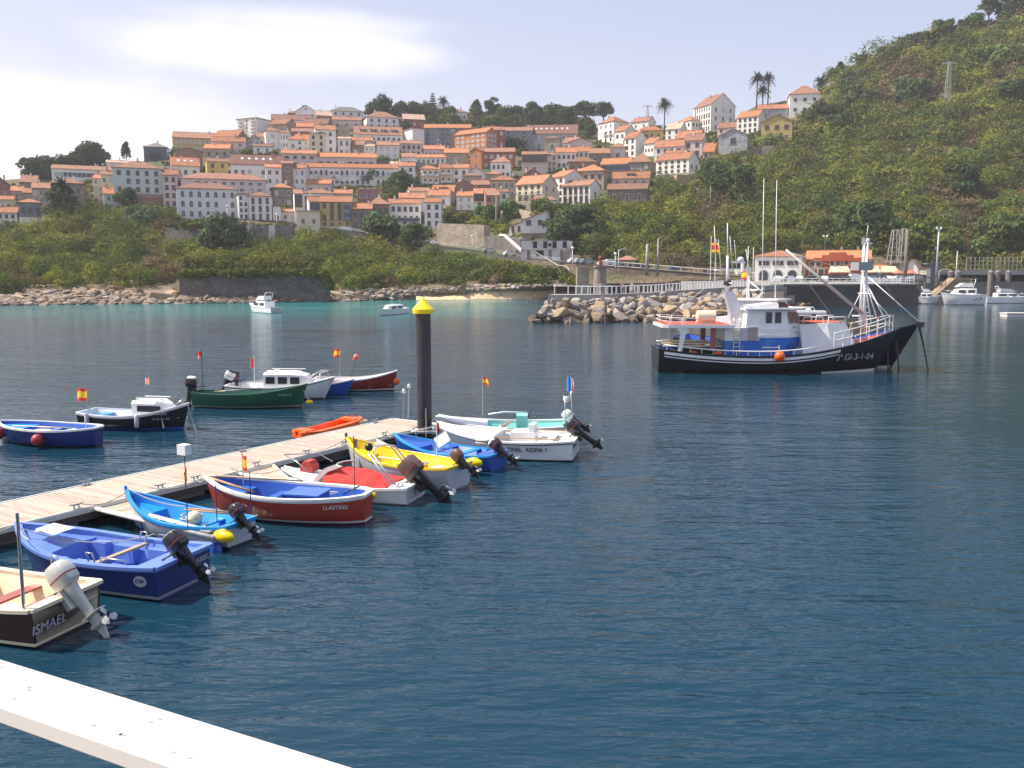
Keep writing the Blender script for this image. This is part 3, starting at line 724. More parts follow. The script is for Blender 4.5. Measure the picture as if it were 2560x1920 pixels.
Hs('low white walled yard house under the grey gable house', 634,680,366,384,'gable',5,'white','b',1,2,0,8)
Hs('white house with three skylights in its orange roof', 430,500,414,446,'gable',19,'white','o',1,3,3,11,sky=3,win='p')
Hs('ochre yellow house with four small windows', 519,571,404,442,'gable',7,'ochre','r',2,2,3,8,win='b')
Hs('long white house with a red brown roof of dormers and skylights', 580,704,411,450,'gable',22,'white','r',1,7,2,12,sky=5,dorm=0,ww=1.5,wh=1.9,**A)
Hs('tall white house with pale side strips left of the brown tower house', 666,704,419,486,'gable',7,'white','o',3,2,4,10)
Hs('tall narrow brown rendered house', 707,734,409,486,'gable',6,'brown','r',3,1,2,9)
Hs('small salmon roofed house behind the white harbour block on the left', 410,446,437,520,'gable',12,'pink','o',4,2,4,9,win='b')
Hs('long white apartment building with red roof and balconies on the left', 458,667,449,515,'hip',14,'pink','r',4,9,2,12,win=['w','wwwwkww'],ww=1.7,wh=1.3,**A)
Hs('long white harbour block with arched windows, plaster greyed as in shade', 446,597,473,549,'hip',14,'cool','r',3,7,-2,13,win='a',ww=1.35,wh=2.3,band=True,**A)  # white block; the greyer plaster carries the shade of its front
Hs('white house with a bright orange roof right of the arched block', 624,680,491,553,'hip',10,'cool','o',3,3,1,9,ww=1.0,wh=2.1,win='b')
Hs('small white annex right of the bright orange roofed white house', 683,703,516,555,'flat',0,'cool','g',2,1,0,6,chim=0)
Hs('narrow dark gap house left of the bright orange roofed white house', 598,622,486,550,'flat',0,'white','g',4,2,0,8,win='b',chim=0)
Hs('bare stone house with orange hip roof and tiny windows', 685,731,470,518,'hip',10,'stone','o',2,3,2,9)
Hs('small ochre walled shed with a yellow awning', 704,742,530,556,'shed',6,'cream','o',1,2,8,6,chim=0)
Hs('white two storey house with a pyramid roof below the skyline', 666,700,328,374,'hip',9,'white','r',2,1,-4,9,side=(2,3),ww=2.2)
Hs('white side wing with small windows beside the pyramid roofed house', 700,722,332,374,'gable',4,'white','r',2,3,4,9)
Hs('ochre house tucked left of the pyramid roofed house', 644,667,342,372,'gable',10,'cream','o',1,1,0,8)
Hs('brown gabled house with an orange slope near the skyline', 675,716,310,340,'gable',11,'tan','o',1,2,26,12)
Hs('white house with a wide orange hip roof above the pink terrace', 722,762,349,380,'hip',11,'white','o',1,2,3,8)
Hs('long white house with a red roof just below the skyline gable', 680,775,299,322,'gable',10,'white','r',1,7,2,10,win='s')
Hs('white gable fronted house crowning the left skyline', 740,790,279,300,'gablef',15,'white','g',1,3,6,12,attic=1)
Hs('small red roofed house beside the skyline gable house', 722,745,283,298,'hip',5,'brown','r',0,0,0,8)
Hs('long pink terrace upper wing with flat orange roof', 706,792,384,420,'gable',8,'pink','o',2,4,2,9,win='p',ww=1.9,wh=1.2,**A)
Hs('tall white town house with six tall windows', 735,765,421,486,'gable',9,'cool','o',3,2,2,10,ww=1.0,wh=1.9)
# centre left
Hs('white villa with a pale grey roof on the skyline', 828,909,279,300,'hip',10,'cool','g',2,4,-4,12,win='b')
Hs('pink roofed house left of the skyline villa', 792,830,289,312,'gable',10,'brown','p',1,1,0,10)
Hs('white villa with a big orange hip roof and twin windows', 919,996,294,324,'hip',13,'cool','o',2,4,-10,13,win='b')
Hs('small red brick house among the skyline trees', 1010,1062,298,322,'gable',11,'brick','p',1,3,-8,10,win='w')
Hs('pink house with a long red roof below the skyline villa', 832,903,300,326,'gable',7,'pink','r',1,3,0,9,win='b')
Hs('brown gable house under the skyline gable house', 756,818,310,330,'gable',12,'brown','r',0,0,24,10)
Hs('small orange roofed house on the upper left slope', 742,784,317,342,'gable',9,'tan','o',1,2,6,9)
Hs('low red roofed house over the white hip roof house', 730,786,329,356,'gable',7,'brown','r',1,3,2,9)
Hs('white terrace with large dark roof terraces and nine windows', 888,1006,336,358,'gable',18,'white','o',1,9,-3,12,dorm=4,ww=1.4,wh=1.3,win='b',side=(1,0),**A)
Hs('white house with a slanted orange roof above the cream cube house', 790,840,324,384,'gable',10,'white','o',3,2,-4,10,win='b')
Hs('cream cube house with a blue sheet hanging from it', 774,814,334,384,'hip',6,'cream','b',3,2,4,9,win='b')
Hs('small white house left of the cream cube house', 742,773,349,380,'gable',12,'white','o',2,2,2,8)
Hs('ruined stone tower wall on the upper slope', 846,876,312,352,'ruin',0,'lstone','o',0,0,0,5,name='ruined_tower',chim=0,group='old ruins',cat='ruin')
Hs('white house with two tall glazed doors on the mid slope', 846,876,347,392,'gable',4,'white','p',2,2,2,8,wh=2.4,ww=1.3)
Hs('dark brown house with a steep bright orange roof', 879,910,362,392,'gable',9,'brown','o',1,2,4,8)
Hs('narrow white house right of the dark brown house', 911,936,366,394,'gable',5,'white','p',2,2,0,8,win='s')
Hs('pink house with a wide orange roof under the white terrace', 880,932,351,372,'gable',7,'pink','o',1,3,2,9)
Hs('white house framed by a dark arch on the mid slope', 944,998,363,398,'gable',8,'cool','o',2,3,-6,9,win='s')
Hs('pink house with a blue awning on the mid slope', 1003,1054,359,392,'gable',7,'pink','o',2,4,2,9,win='b')
Hs('pink house with arched windows below the slate apartments', 1060,1112,373,398,'gable',8,'pink','o',1,5,3,9,win='a',wh=2.1)
Hs('slate grey apartment block with white gable end', 1062,1176,320,368,'gable',8,'slate','o',4,9,3,14,win=['kwwkkwwkw'],chim=2,**A)
Hs('blank white end wall of the slate apartment block', 1032,1061,322,368,'flat',3,'white','p',0,0,-26,12,chim=0,name='apartment_building')
Hs('long low pink terrace with a ribbon of small windows', 792,940,393,422,'gable',9,'pink','o',1,8,3,9,win='p',ww=1.9,wh=1.2,**A)
Hs('very long white apartment terrace with rows of balconies', 767,1022,420,468,'gable',9,'white','o',2,19,2,12,win=['wwkkwwkkwkk'],ww=1.6,wh=1.4,chim=4,**A)
Hs('white end house of the very long terrace', 996,1038,415,466,'gable',8,'white','o',3,2,2,10,win='b')
Hs('pink house with round windows in front of the long terrace', 767,827,459,488,'gable',9,'pink','o',1,3,2,8,win='a',ww=1.5)
Hs('white quoined house with a long orange roof', 758,836,484,530,'hip',11,'white','o',2,5,2,10,win='b')
Hs('dark wooden balcony house at the left of the quoined house', 738,758,484,560,'gable',9,'white','o',2,1,0,8,gal=(.0,.95,.55,.95,'dark'))
Hs('white house with low orange roof right of the quoined house', 836,880,484,525,'gable',9,'pink','o',1,3,2,9)
Hs('mustard yellow harbour house with a blue glazed bay', 801,880,505,575,'gable',13,'ochre','o',4,4,2,11,win=['bbb ','bbb ','bbb ','d'],gal=(.74,.96,.36,.93,'blue'),ww=1.25,wh=1.9,base=8,basemat='white')
Hs('dark loggia house attached left of the mustard house', 775,800,504,572,'gable',11,'white','o',2,1,0,10,gal=(0,.95,.6,.95,'dark'))
Hs('cream street level house with blank panels left of the mustard house', 744,800,528,578,'flat',0,'cream','p',1,2,2,8,chim=0,win='w')
Hs('stone house with a split orange roof beside the brick house', 880,930,522,578,'gable',12,'stone','o',2,3,4,9,win='b')
Hs('brown brick house with a big fan shaped orange roof', 928,974,511,568,'hip',16,'brown','o',2,3,-4,11,win='b')
Hs('low orange awning house under the brick house', 944,975,541,572,'shed',4,'cream','o',1,2,0,6,chim=0)
Hs('white town house with balcony floor above the blue awning', 975,1052,509,560,'gable',10,'white','o',2,5,-3,11,win=['b','k'],side=(2,0))
Hs('white box shop with a blue awning on a tall stone base', 976,1049,546,606,'flat',0,'white','p',1,3,-10,9,base=37,chim=0,wh=1.0,gal=(.0,.99,.90,1.0,'navy'),over=.1)
Hs('small house with orange roof behind the blue awning shop', 1000,1062,495,530,'gable',11,'white','o',1,3,3,9,win='b')
Hs('white house with lilac shade and patio right of the blue awning shop', 1062,1103,506,570,'gable',9,'white','o',3,2,3,10,side=(3,2),win='b')
Hs('orange roofed house with white dormer behind the patio house', 1070,1122,489,520,'gable',14,'white','o',1,2,3,10,side=(1,1))
Hs('cream house with curved white balconies', 1055,1098,423,465,'hip',9,'cream','o',2,3,-6,10,win='K')
Hs('low orange roofed cottage left of the patio house', 1024,1074,478,500,'gable',8,'white','o',1,3,3,8)
Hs('roofless pink ruin beside the green patch', 895,950,472,508,'ruin',0,'wine','o',1,4,0,3,name='ruined_house',chim=0)
Hs('tiny white gable with solar roof at the end of the terrace', 978,1010,411,430,'gable',6,'white','p',0,0,0,8)
Hs('long low white house with a bright orange roof below the arches', 1040,1114,394,412,'gable',7,'white','o',1,6,3,8,chim=1)
Hs('small bright orange roofed shed left of the long low white house', 1004,1038,392,408,'gable',8,'white','o',0,0,6,8)
# centre
Hs('small white villa among the trees on the centre skyline', 1133,1170,281,304,'hip',6,'white','r',1,2,-6,9,win='b')
Hs('low brown wing beside the white skyline villa', 1171,1207,292,306,'gable',8,'brown','o',1,2,3,8)
Hs('ochre and orange brick block lit by the sun with white shutters', 1137,1215,334,384,'gable',9,'orange','o',4,6,38,9,win='s',side=(4,3),ww=1.7,**A)
Hs('right face of the orange brick block, painted dark red as shade', 1216,1262,325,384,'gable',7,'brick','o',4,3,-4,12,win='s',ww=1.5,**A)  # same corner block; shade of this face is put into the brick colour
Hs('slate grey apartment block right of the brick block', 1263,1330,327,374,'gable',8,'slate','o',4,5,2,13,win=['kwwkw'],chim=1,**A)
Hs('brick house with a thin orange roof, its front painted dark as shade', 1204,1286,380,424,'gable',9,'brick','o',2,5,2,10,win='s',ww=1.8)  # darker brick colour stands in for shade; the narrow end is coloured as lit
Hs('narrow end of the brick house, painted orange as sunlit, with an arched gable', 1176,1203,378,424,'gablef',7,'orange','o',2,1,20,9,win='a')
Hs('long church with a vast red brown roof and small skylights', 1315,1442,334,374,'gable',20,'grey','r',2,6,2,15,sky=7,win='w',name='church',group='church buildings')
Hs('square stone bell tower of the church', 1361,1399,346,392,'pyr',5,'lstone','b',1,1,10,7,win='a',wh=4.2,ww=2.0,side=(1,1),name='church_tower',chim=0,group='church buildings',over=.3)
Hs('house with red upper band and pale lower floor by the bell tower', 1305,1368,386,436,'gable',6,'pink','b',2,3,2,10,win=['b','b'],gal=(.02,.98,.62,.98,'brown'))
Hs('tall cream house below the bell tower', 1369,1390,388,430,'gable',5,'cream','b',3,2,4,9,win='b')
Hs('white house with an orange hip roof and a sunlit cream side', 1228,1276,406,448,'hip',13,'white','o',2,4,8,10,side=(3,2),win='b')
Hs('white house with a long low roof right of the bell tower', 1391,1440,381,424,'gable',11,'white','o',2,4,6,10,win='b')
Hs('small white gabled house above the long low roof', 1408,1440,356,380,'gable',11,'white','o',1,2,20,9,win='b')
Hs('blank beige house with a wide gable wall', 1112,1168,382,416,'gable',10,'tan','o',1,1,4,10)
Hs('pink and white side house behind the blank beige house', 1084,1110,376,398,'gable',5,'pink','o',1,2,4,8)
Hs('cream house with stacked white balconies right of the curved one', 1100,1130,420,462,'gable',8,'cream','o',2,2,2,9,win='K')
Hs('white house with small windows under an orange roof near the balconies', 1131,1170,420,462,'gable',8,'white','o',2,2,2,9,win='p')
Hs('white broad gable with a pale sheet metal roof', 1165,1214,434,458,'gablef',15,'white','p',1,1,0,10,chim=0)
Hs('flat brown roofed house in front of the pale gable', 1160,1200,440,470,'hip',7,'tan','b',1,3,2,8)
Hs('small tan house with an orange lid roof', 1216,1254,436,462,'hip',6,'tan','o',1,1,2,8)
Hs('long tan mansion with three arched windows', 1226,1290,451,500,'hip',11,'tan','o',2,4,3,11,win='a',wh=2.3,ww=1.5)
Hs('wine red gable house with one arched window', 1300,1364,444,470,'gablef',21,'wine','o',0,0,8,11,attic=1,win='a')
Hs('sunlit cream house with a white balcony on a stone base', 1290,1355,460,527,'gable',19,'cream','o',3,4,34,11,base=22,basemat='lstone',win=['b','k','b'],side=(2,2))
Hs('narrow white house with dark wooden balconies', 1357,1376,455,510,'gable',8,'white','o',3,1,6,8,win='k')
Hs('bright white house with a grey shaded gable end', 1376,1411,442,508,'gable',13,'white','o',4,2,40,12,win='b',side=(1,0))
Hs('white row house with a row of tall windows at the right centre', 1404,1474,464,511,'gable',12,'white','o',2,5,34,9,win='b',wh=2.6,ww=1.3,side=(1,1))
Hs('dark brick gable house in the lower centre', 1135,1184,464,500,'gablef',12,'brown','o',0,0,4,10)
Hs('orange roofed dark wood house beside the brick gable', 1178,1234,462,492,'gable',10,'brown','o',1,3,4,9,win='b')
Hs('white house with an orange roof full of dormers in the lower centre', 1080,1133,482,512,'gable',18,'tan','o',0,0,4,10,dorm=1)
Hs('white house with four shuttered windows above a stone plinth', 1142,1184,490,536,'gable',10,'white','o',2,2,2,10,base=11,win='s')
Hs('white house with a dark glazed gallery below its roof', 1185,1212,484,538,'gable',12,'white','o',3,1,2,10,win=[' ','b','a'],gal=(0,1,.66,.98,'dark'))
Hs('salmon house with a wine red ground floor', 1214,1248,488,546,'gable',16,'salmon','o',2,2,4,10,base=20,basemat='wine',win='b',side=(2,1))
Hs('grey white house with three dark windows right of the salmon house', 1249,1271,480,538,'gable',6,'cool','b',3,1,2,9,win='b')
Hs('small house with an orange hip roof and a brown glazed corner', 1328,1364,501,545,'hip',10,'cool','o',1,1,8,8,gal=(.0,.98,.4,.97,'brown'),side=(2,1))
Hs('white right half of the brown glazed corner house', 1364,1388,501,548,'hip',9,'cool','o',2,1,2,8,win='b')
Hs('large white house with a long slanting orange roof and a round window', 1306,1366,528,596,'shedl',22,'cool','o',1,2,-2,10,base=13,win='b',ww=1.6,wh=1.6)
Hs('low sunlit white front of the slanting roof house', 1274,1306,556,586,'shedl',11,'white','o',1,2,12,9,win='d')
# right
Hs('tall white tower house with three floors lit by the sun', 1495,1533,307,360,'hip',12,'white','o',3,3,44,11,win=['w','k','b'],side=(3,1))
Hs('tiny white gabled house on the skyline behind the tower house', 1578,1620,304,326,'gable',9,'white','r',1,2,30,9)
Hs('white house with a shaded gable right of the tower house', 1536,1562,327,378,'gable',11,'white','o',2,2,40,10,win='b',side=(1,1))
Hs('tall white house with two dark doors and a pink gable', 1560,1588,345,392,'gable',13,'white','o',3,2,40,10,win='b')
Hs('white house with three small arched windows', 1610,1634,358,392,'gable',12,'white','o',1,3,36,11,win='a')
Hs('ochre brown house with an orange hip roof on the upper right', 1592,1655,327,352,'hip',10,'ochre','o',1,4,8,9,win='b')
Hs('pink roofed white house left of the single palm', 1664,1700,322,352,'gable',14,'white','p',2,2,30,10,win='b')
Hs('white villa with an orange hip roof and pairs of windows', 1693,1727,304,340,'hip',11,'white','o',2,3,36,9,side=(2,3),win='b')
Hs('big white manor with rows of arched windows on the right skyline', 1733,1775,266,334,'gable',20,'white','r',4,7,52,17,win=['a','b'],wh=2.4,name='manor',side=(3,3),cat='building',chim=2)
Hs('long orange roofed house below the manor', 1690,1748,344,372,'gable',15,'tan','o',0,0,14,10)
Hs('pink house with two dark framed windows and a tall chimney', 1708,1754,351,394,'gable',15,'pink','o',2,2,18,11,win='p',ww=1.7,wh=2.0)
Hs('white house behind the red roofs at the right', 1636,1706,367,404,'gable',15,'white','o',2,4,10,10,win='b')
Hs('low house with a second orange roof in front', 1660,1712,387,412,'gable',10,'white','o',0,0,8,8)
Hs('long white house with five windows at the cliff edge', 1640,1720,399,444,'gable',14,'white','o',3,5,26,10,win='b',base=9,side=(1,2),ww=1.2)
Hs('tan house with two square windows beside the grey gable', 1757,1784,379,398,'gable',20,'tan','o',1,2,14,10,win='b')
Hs('long white and stone house on the centre right', 1422,1472,379,412,'gable',11,'white','o',2,4,6,10,win='b')
Hs('stone house with white laundry hanging outside', 1473,1524,383,416,'gable',11,'stone','b',1,2,6,10,win='b')
Hs('lilac house with one brown shuttered window', 1526,1562,369,408,'hip',10,'pink','b',1,1,4,9,win='p',ww=1.8,wh=2.2,side=(1,1))
Hs('pale house with a pedimented roof line', 1424,1480,355,384,'gablef',8,'pink','r',1,4,4,10,win='b')
Hs('wide brown roofed house at the centre right', 1422,1492,405,432,'hip',12,'brown','b',1,4,4,11,win='b')
Hs('big plain tan warehouse with an orange roof', 1436,1508,428,482,'hip',14,'tan','o',2,4,10,13,win='b')
Hs('small lilac gable house left of the tan warehouse', 1414,1442,440,470,'gable',12,'pink','o',0,0,20,9)
Hs('long house with white dormer and dark blue glazed strip', 1502,1572,410,448,'gable',13,'white','o',2,4,5,11,dorm=0,win=[' ','b'],gal=(.03,.97,.55,.92,'navy'))
Hs('stone house with a fan shaped roof above the lilac cottage', 1572,1624,406,446,'hip',20,'stone','b',2,3,4,12,dorm=0,win='w')
Hs('lilac cottage with four dark windows and roof dormer', 1530,1622,446,472,'gable',15,'pink','o',1,4,4,10,dorm=1,win='b',wh=2.1,ww=1.2)
Hs('grey stone barn with an orange roof above the green slope', 1518,1616,473,512,'gable',13,'stone','o',1,3,5,9,win='d')
Hs('large grey gable wall with stone quoins', 1797,1866,338,392,'gablef',15,'grey','p',2,1,4,11,win='p',ww=2.2,wh=2.6,chim=0)
Hs('yellow gabled house with a blue framed window on the hillside', 1903,1978,304,356,'gablef',15,'ochre','o',2,3,2,11,win=['bbb','w'],ww=1.9,wh=1.9)
Hs('sunlit white house with a long thin orange roof', 1842,1894,292,334,'gable',12,'white','o',3,4,30,10,win='b')
Hs('grey walled house with an orange roof right of the palm trio', 1895,1968,272,304,'gable',9,'grey','o',1,2,-2,10)
Hs('pink low house between the manor and the grey gable', 1794,1868,318,345,'gable',11,'pink','o',2,5,6,10,win='b')
Hs('white house with an orange roof at the top of the right hill', 1974,2048,235,286,'hip',19,'white','o',2,3,-2,13,win='b',ww=1.6,wh=1.5)
STONE, LSTONE = WALLS['stone'], WALLS['lstone']
CONC = mat('concrete', (.36,.34,.31), .9, .14, .5, .3, col2=(.26,.24,.22), c2scale=.25)
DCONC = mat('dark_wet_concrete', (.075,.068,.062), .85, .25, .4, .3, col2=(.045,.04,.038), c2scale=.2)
ASPH = mat('asphalt', (.07,.07,.07), .9, .1, 2)
WHITE = mat('paint_white', (.78,.78,.76), .45, .05, 1.5); GREYM = mat('galvanised', (.40,.41,.42), .5, .1, 2, metal=.3)
def slabwall(name, label, pts, th, mats, cat, group=None, cap=None, kind=None):
    """wall following world points (x,y,ztop,zbot)"""
    mb = MB()
    for a, b in zip(pts, pts[1:]):
        d = Vector((b[0]-a[0], b[1]-a[1], 0)).normalized(); n = Vector((-d.y, d.x, 0))*th
        vs = []
        for q in (a, b):
            for k in (0, 1):
                for z in (q[3], q[2]): vs.append((q[0]+n.x*k, q[1]+n.y*k, z))
        mb.add(vs, [(0, 4, 5, 1), (2, 3, 7, 6), (1, 5, 7, 3), (0, 2, 6, 4), (0, 1, 3, 2), (4, 6, 7, 5)])
    o = mb.build(name, mats)
    return tag(o, label, cat, group, kind)
def W2(px, pt, pb, Y=None, back=0):
    """wall station: photo x, top row, bottom row -> world (stands where the bottom row meets the ground)"""
    y = Y or D(px, pb); a = P(px, pt, y); b = P(px, pb, y)
    return (a.x, a.y, a.z, b.z-1.5)
# --- old fort and retaining walls of the headland
GW = mat_stone('old_wall_stone', (.19,.165,.155), (.12,.105,.10), .9, mortar=(.10,.09,.09))
slabwall('sea_wall', 'dark stone sea wall under the ivy terrace of the headland', [W2(x, pt, pb, y) for x, pt, pb, y in ((447,684,742,206),(520,682,742,206),(640,680,744,206),(760,680,744,207),(808,684,744,208),(826,712,744,213))], 3, GW, 'wall')
r = slabwall('buttressed_wall', 'high grey retaining wall with buttresses below the arched harbour block', [W2(x, pt, pb) for x, pt, pb in ((412,560,612),(480,561,616),(560,562,616),(640,562,622),(735,564,622))], 2, mat_stone('weathered_wall', (.30,.27,.25), (.20,.18,.17), .7, mortar=(.15,.13,.12)), 'wall')
for px, w in ((618, 21), (683, 15)):
    y = D(px, 620)-2.5; a = P(px, 563, y); b_ = P(px, 632, y); ww_ = w*y/F; mb = MB()
    mb.ext([(-2.8, -2), (3, -2), (3, a.z-b_.z), (-.6, a.z-b_.z)], 'x', -ww_/2, ww_/2)
    o = mb.build('buttress', mat('buttress_render', (.36,.34,.32), .9, .2, .5, col2=(.25,.23,.22)), r); o.location = b_
slabwall('village_wall', 'tall tan stone retaining wall above the coast road', [W2(1093,558,604),W2(1150,560,612),W2(1210,562,620)], 3, mat_stone('tan_wall', (.42,.35,.27), (.34,.28,.22), .8, mortar=(.28,.23,.18)), 'wall')
slabwall('rough_wall', 'rough dark rock wall right of the tan retaining wall', [W2(1211,590,622),W2(1250,592,628),W2(1300,598,640)], 3, GW, 'wall')
slabwall('terrace_wall', 'light sandstone terrace wall below the white cliff edge house', [W2(1692,437,462),W2(1715,437,458),W2(1770,425,438)], 2, mat_stone('sandy_wall', (.55,.42,.24), (.48,.36,.2), .8, mortar=(.4,.3,.18)), 'wall')
slabwall('garden_wall', 'long grey garden wall climbing under the grey gable to the yellow house', [W2(1768,392,404),W2(1800,390,404),W2(1868,374,392),W2(1905,365,388),W2(1985,360,386)], 1, GW, 'wall')
slabwall('alley_wall', 'curved pale wall around the garden below the cream house', [W2(1255,532,560),W2(1262,516,545),W2(1285,520,540),W2(1330,532,545)], .6, LSTONE, 'wall')
slabwall('dark_terrace_wall', 'long dark wall below the white house with the dark arch', [W2(938,400,420),W2(1040,404,424),W2(1092,412,428)], 1.5, GW, 'wall')
# ruin facade with round window
def ruin():
    y = D(1366, 645); r = empty('ruined_facade', P(1366, 645, y), -math.atan((1366-1280)/F), 'roofless white facade with four empty windows and a round opening', 'ruin')
    s = y/F; mb = MB(); w = 127*s; h = 42*s
    mb.box((0, 2, h/2-1), (w, 4, h+2)); mb.box((.4*w*0, -.12, h*.5), (w, .12, .25))
    mb.build('wall', [mat('ruin_plaster', (.60,.57,.54), .9, .15, .6, col2=(.33,.27,.22), c2scale=.28, c2lo=.52, c2hi=.6)], r)
    dk = mat('opening_dark', (.03,.028,.025), .9)
    for px_ in (1338, 1363, 1386, 1411):
        m_ = MB(); m_.box((0, 0, 0), (1.15, .1, 1.75), mi=1); m_.box((0, 0, .95), (1.4, .14, .2), mi=0); m_.build('window', [FRB, dk], r, loc=((px_-1366)*s, -.06, h*.76))
    m_ = MB(); m_.lathe([(.48, -.06), (.48, .06)], n=14, axis='y'); m_.build('round_window', dk, r, loc=((1374-1366)*s, -.04, h*.77))
    m_ = MB(); m_.box((0, 0, 0), (2.1, .1, 1.7), mi=0); m_.build('window', dk, r, loc=((1350-1366)*s, -.06, h*.27))
    for px_, c in ((1322, STONE), (1375, STONE), (1404, STONE)):
        m_ = MB(); m_.box((0, 0, 0), (.9, .06, 3.0)); m_.build('patch', c, r, loc=((px_-1366)*s, -.05, h*.2))
ruin()
# --- coast road: ribbon from the village down to the quay, with railing
RD = [(600,552),(700,556),(760,568),(850,577),(930,590),(1000,602),(1100,618),(1200,632),(1300,648),(1400,660),(1500,668),(1600,676),(1700,684),(1800,692),(1900,699)]
rp = [T(x, y) for x, y in RD]; rp[-1].z = max(rp[-1].z, 4.6)
mb = MB()
for a, b in zip(rp, rp[1:]):
    mb.add([(a.x, a.y-1, a.z+.55), (b.x, b.y-1, b.z+.55), (b.x, b.y+7, b.z+.6), (a.x, a.y+7, a.z+.6), (a.x, a.y-1, a.z-2.5), (b.x, b.y-1, b.z-2.5)], [(0, 1, 2, 3), (4, 5, 1, 0)])
tag(mb.build('road', ASPH), 'grey coast road winding down from the village to the quay', 'road', kind='structure')
def railing(name, label, pts, h, step, mats, posts=.06, rails=(1.0, .5), rr=.035, thick=None, group=None, cat='railing', infill=0):
    mb = MB()
    for a, b in zip(pts, pts[1:]):
        a = Vector(a); b = Vector(b); n = max(1, int((b-a).length/step))
        for i in range(n+1):
            q = a.lerp(b, i/n); mb.box(q+Vector((0, 0, h/2)), (posts*2, posts*2, h))
        for f in rails: mb.tube([a+Vector((0, 0, h*f)), b+Vector((0, 0, h*f))], rr, 4)
    return tag(mb.build(name, mats), label, cat, group)
PALER = mat('railing_cream', (.62,.57,.48), .7, .08, 1)
railing('road_railing', 'cream concrete railing along the lower coast road', [(*(p.xy+Vector((0,-1.2))), p.z+.5) for p in rp[10:15]], 1.25, 3.4, PALER, .14, (1.0, .12), .12)
railing('road_fence', 'low dark railing along the upper coast road', [(*(p.xy+Vector((0,-1.2))), p.z+.5) for p in rp[3:10]], 1.0, 3.0, GREYM, .05, (1.0, .5), .04)
pa = T(1253,592); pb_ = T(1285,618); pc = T(1318,640)
mb = MB(); mb.tube([P(1249,590,268), P(1262,590,267), P(1312,634,258), P(1313,640,258)], .65, 5); tag(mb.build('rubble_chute', mat('chute_pale', (.55,.54,.50), .8)), 'pale pipe slanting down the rock onto the coast road', 'pipe')
st = [P(1340,640,254),P(1366,655,252),P(1394,672,246),P(1412,674,244),P(1424,684,242)]
railing('stair_rail', 'thin pale handrail of the path stepping down to the beach', st, 1.0, 4, PALER, .05, (1.0,), .09)
slabwall('road_wall', 'rough tan stone wall holding up the coast road', [W2(x, pt, pb, D(x, pt)-2.5) for x, pt, pb in ((1330,650,700),(1440,662,706),(1560,672,712),(1690,684,722),(1860,697,716))], 1.5, mat_stone('road_wall_stone', (.40,.30,.19), (.27,.2,.14), .8, mortar=(.2,.15,.1)), 'wall')
slabwall('square_tower', 'square tan stone pier under the coast road', [W2(1443,668,722,229),W2(1473,668,722,229)], 4, WALLS['lstone'], 'tower')
# --- quay platform, pier
QZ = 4.6
mb = MB(); q = [(76,187),(46,236),(40,262),(220,262),(220,222),(97,222),(84,188)]
mb.ext([(x, y) for x, y in q], 'z', -3, QZ)
tag(mb.build('quay', CONC), 'concrete harbour quay at the foot of the right hill', 'quay', kind='structure')
def pier():
    a = P(1925, 720, 176); b = P(2286, 709, 183); mb = MB()
    poly = [(a.x, a.y), (b.x, b.y), (b.x+3, b.y+5), (b.x+3, 200), (a.x+2, 200)]
    r = empty('pier', (b.x, b.y, 0), 0, 'dark concrete pier wall with white railing on top', 'pier')
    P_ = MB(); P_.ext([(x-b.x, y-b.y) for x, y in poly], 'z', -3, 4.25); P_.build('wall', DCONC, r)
    P_ = MB(); P_.ext([(x-b.x, y-b.y+(.1 if y > 190 else -.25)) for x, y in poly], 'z', 4.25, 4.55); P_.build('cap', CONC, r)
    R_ = MB()
    for i in range(22):
        t = i/21; q = a.lerp(b, t); R_.box((q.x-b.x, q.y-b.y+.2, 5.1), (.12, .12, 1.1))
    for z in (5.1, 5.6): R_.tube([(a.x-b.x, a.y-b.y+.2, z), (0, .2, z)], .06, 4)
    for i in range(9): R_.box((-i*.9, .15, 5.3), (.1, .1, 1.4))
    R_.build('railing', WHITE, r)
    for sx_, zz in ((1972, 1.5), (1952, 3.2)):
        m_ = MB(); m_.box((0, 0, 0), (2.2, .5, 1.6)); q = P(sx_, 730, 175.6); m_.build('block', CONC, r, loc=(q.x-b.x, q.y-b.y, zz))
pier()
def marina_deck():
    a = P(2366, 685, 218); r = empty('marina_walkway', (a.x, a.y, 0), 0, 'raised concrete walkway on round piles behind the yachts', 'walkway')
    d = MB(); d.box((30, 4, 6.85), (66, 8, 1.1)); d.build('deck', CONC, r)
    for px in (2376, 2394, 2476, 2493, 2520):
        q = P(px, 700, 213.5); m_ = MB(); m_.lathe([(.62, -2), (.62, 6.6), (.7, 6.9), (.1, 7.5)], n=10); m_.build('pile', mat('pile_grey', (.20,.17,.16), .8, .15, 1), r, loc=(q.x-a.x, q.y-a.y, 0))
    w_ = MB(); w_.box((20, 7.5, 2), (100, .6, 9)); w_.build('back_wall', mat_stone('quay_stone', (.20,.15,.11), (.14,.10,.08), .9, mortar=(.08,.07,.06)), r)
marina_deck()
def lattice():
    a = P(2415, 682, 221); r = empty('lattice_fence', (a.x, a.y, 7.4), 0, 'tall grey timber lattice fence on the raised walkway', 'fence')
    m_ = MB(); n = 26
    for i in range(n): m_.box((i*1.05, 0, 1.65), (.14, .14, 3.3), mi=0)
    for z in (.3, 1.3, 2.3, 3.2): m_.box((n*1.05/2, .1, z), (n*1.05, .1, .12), mi=0)
    m_.build('lattice', mat('timber_grey', (.36,.32,.25), .8), r)
lattice()
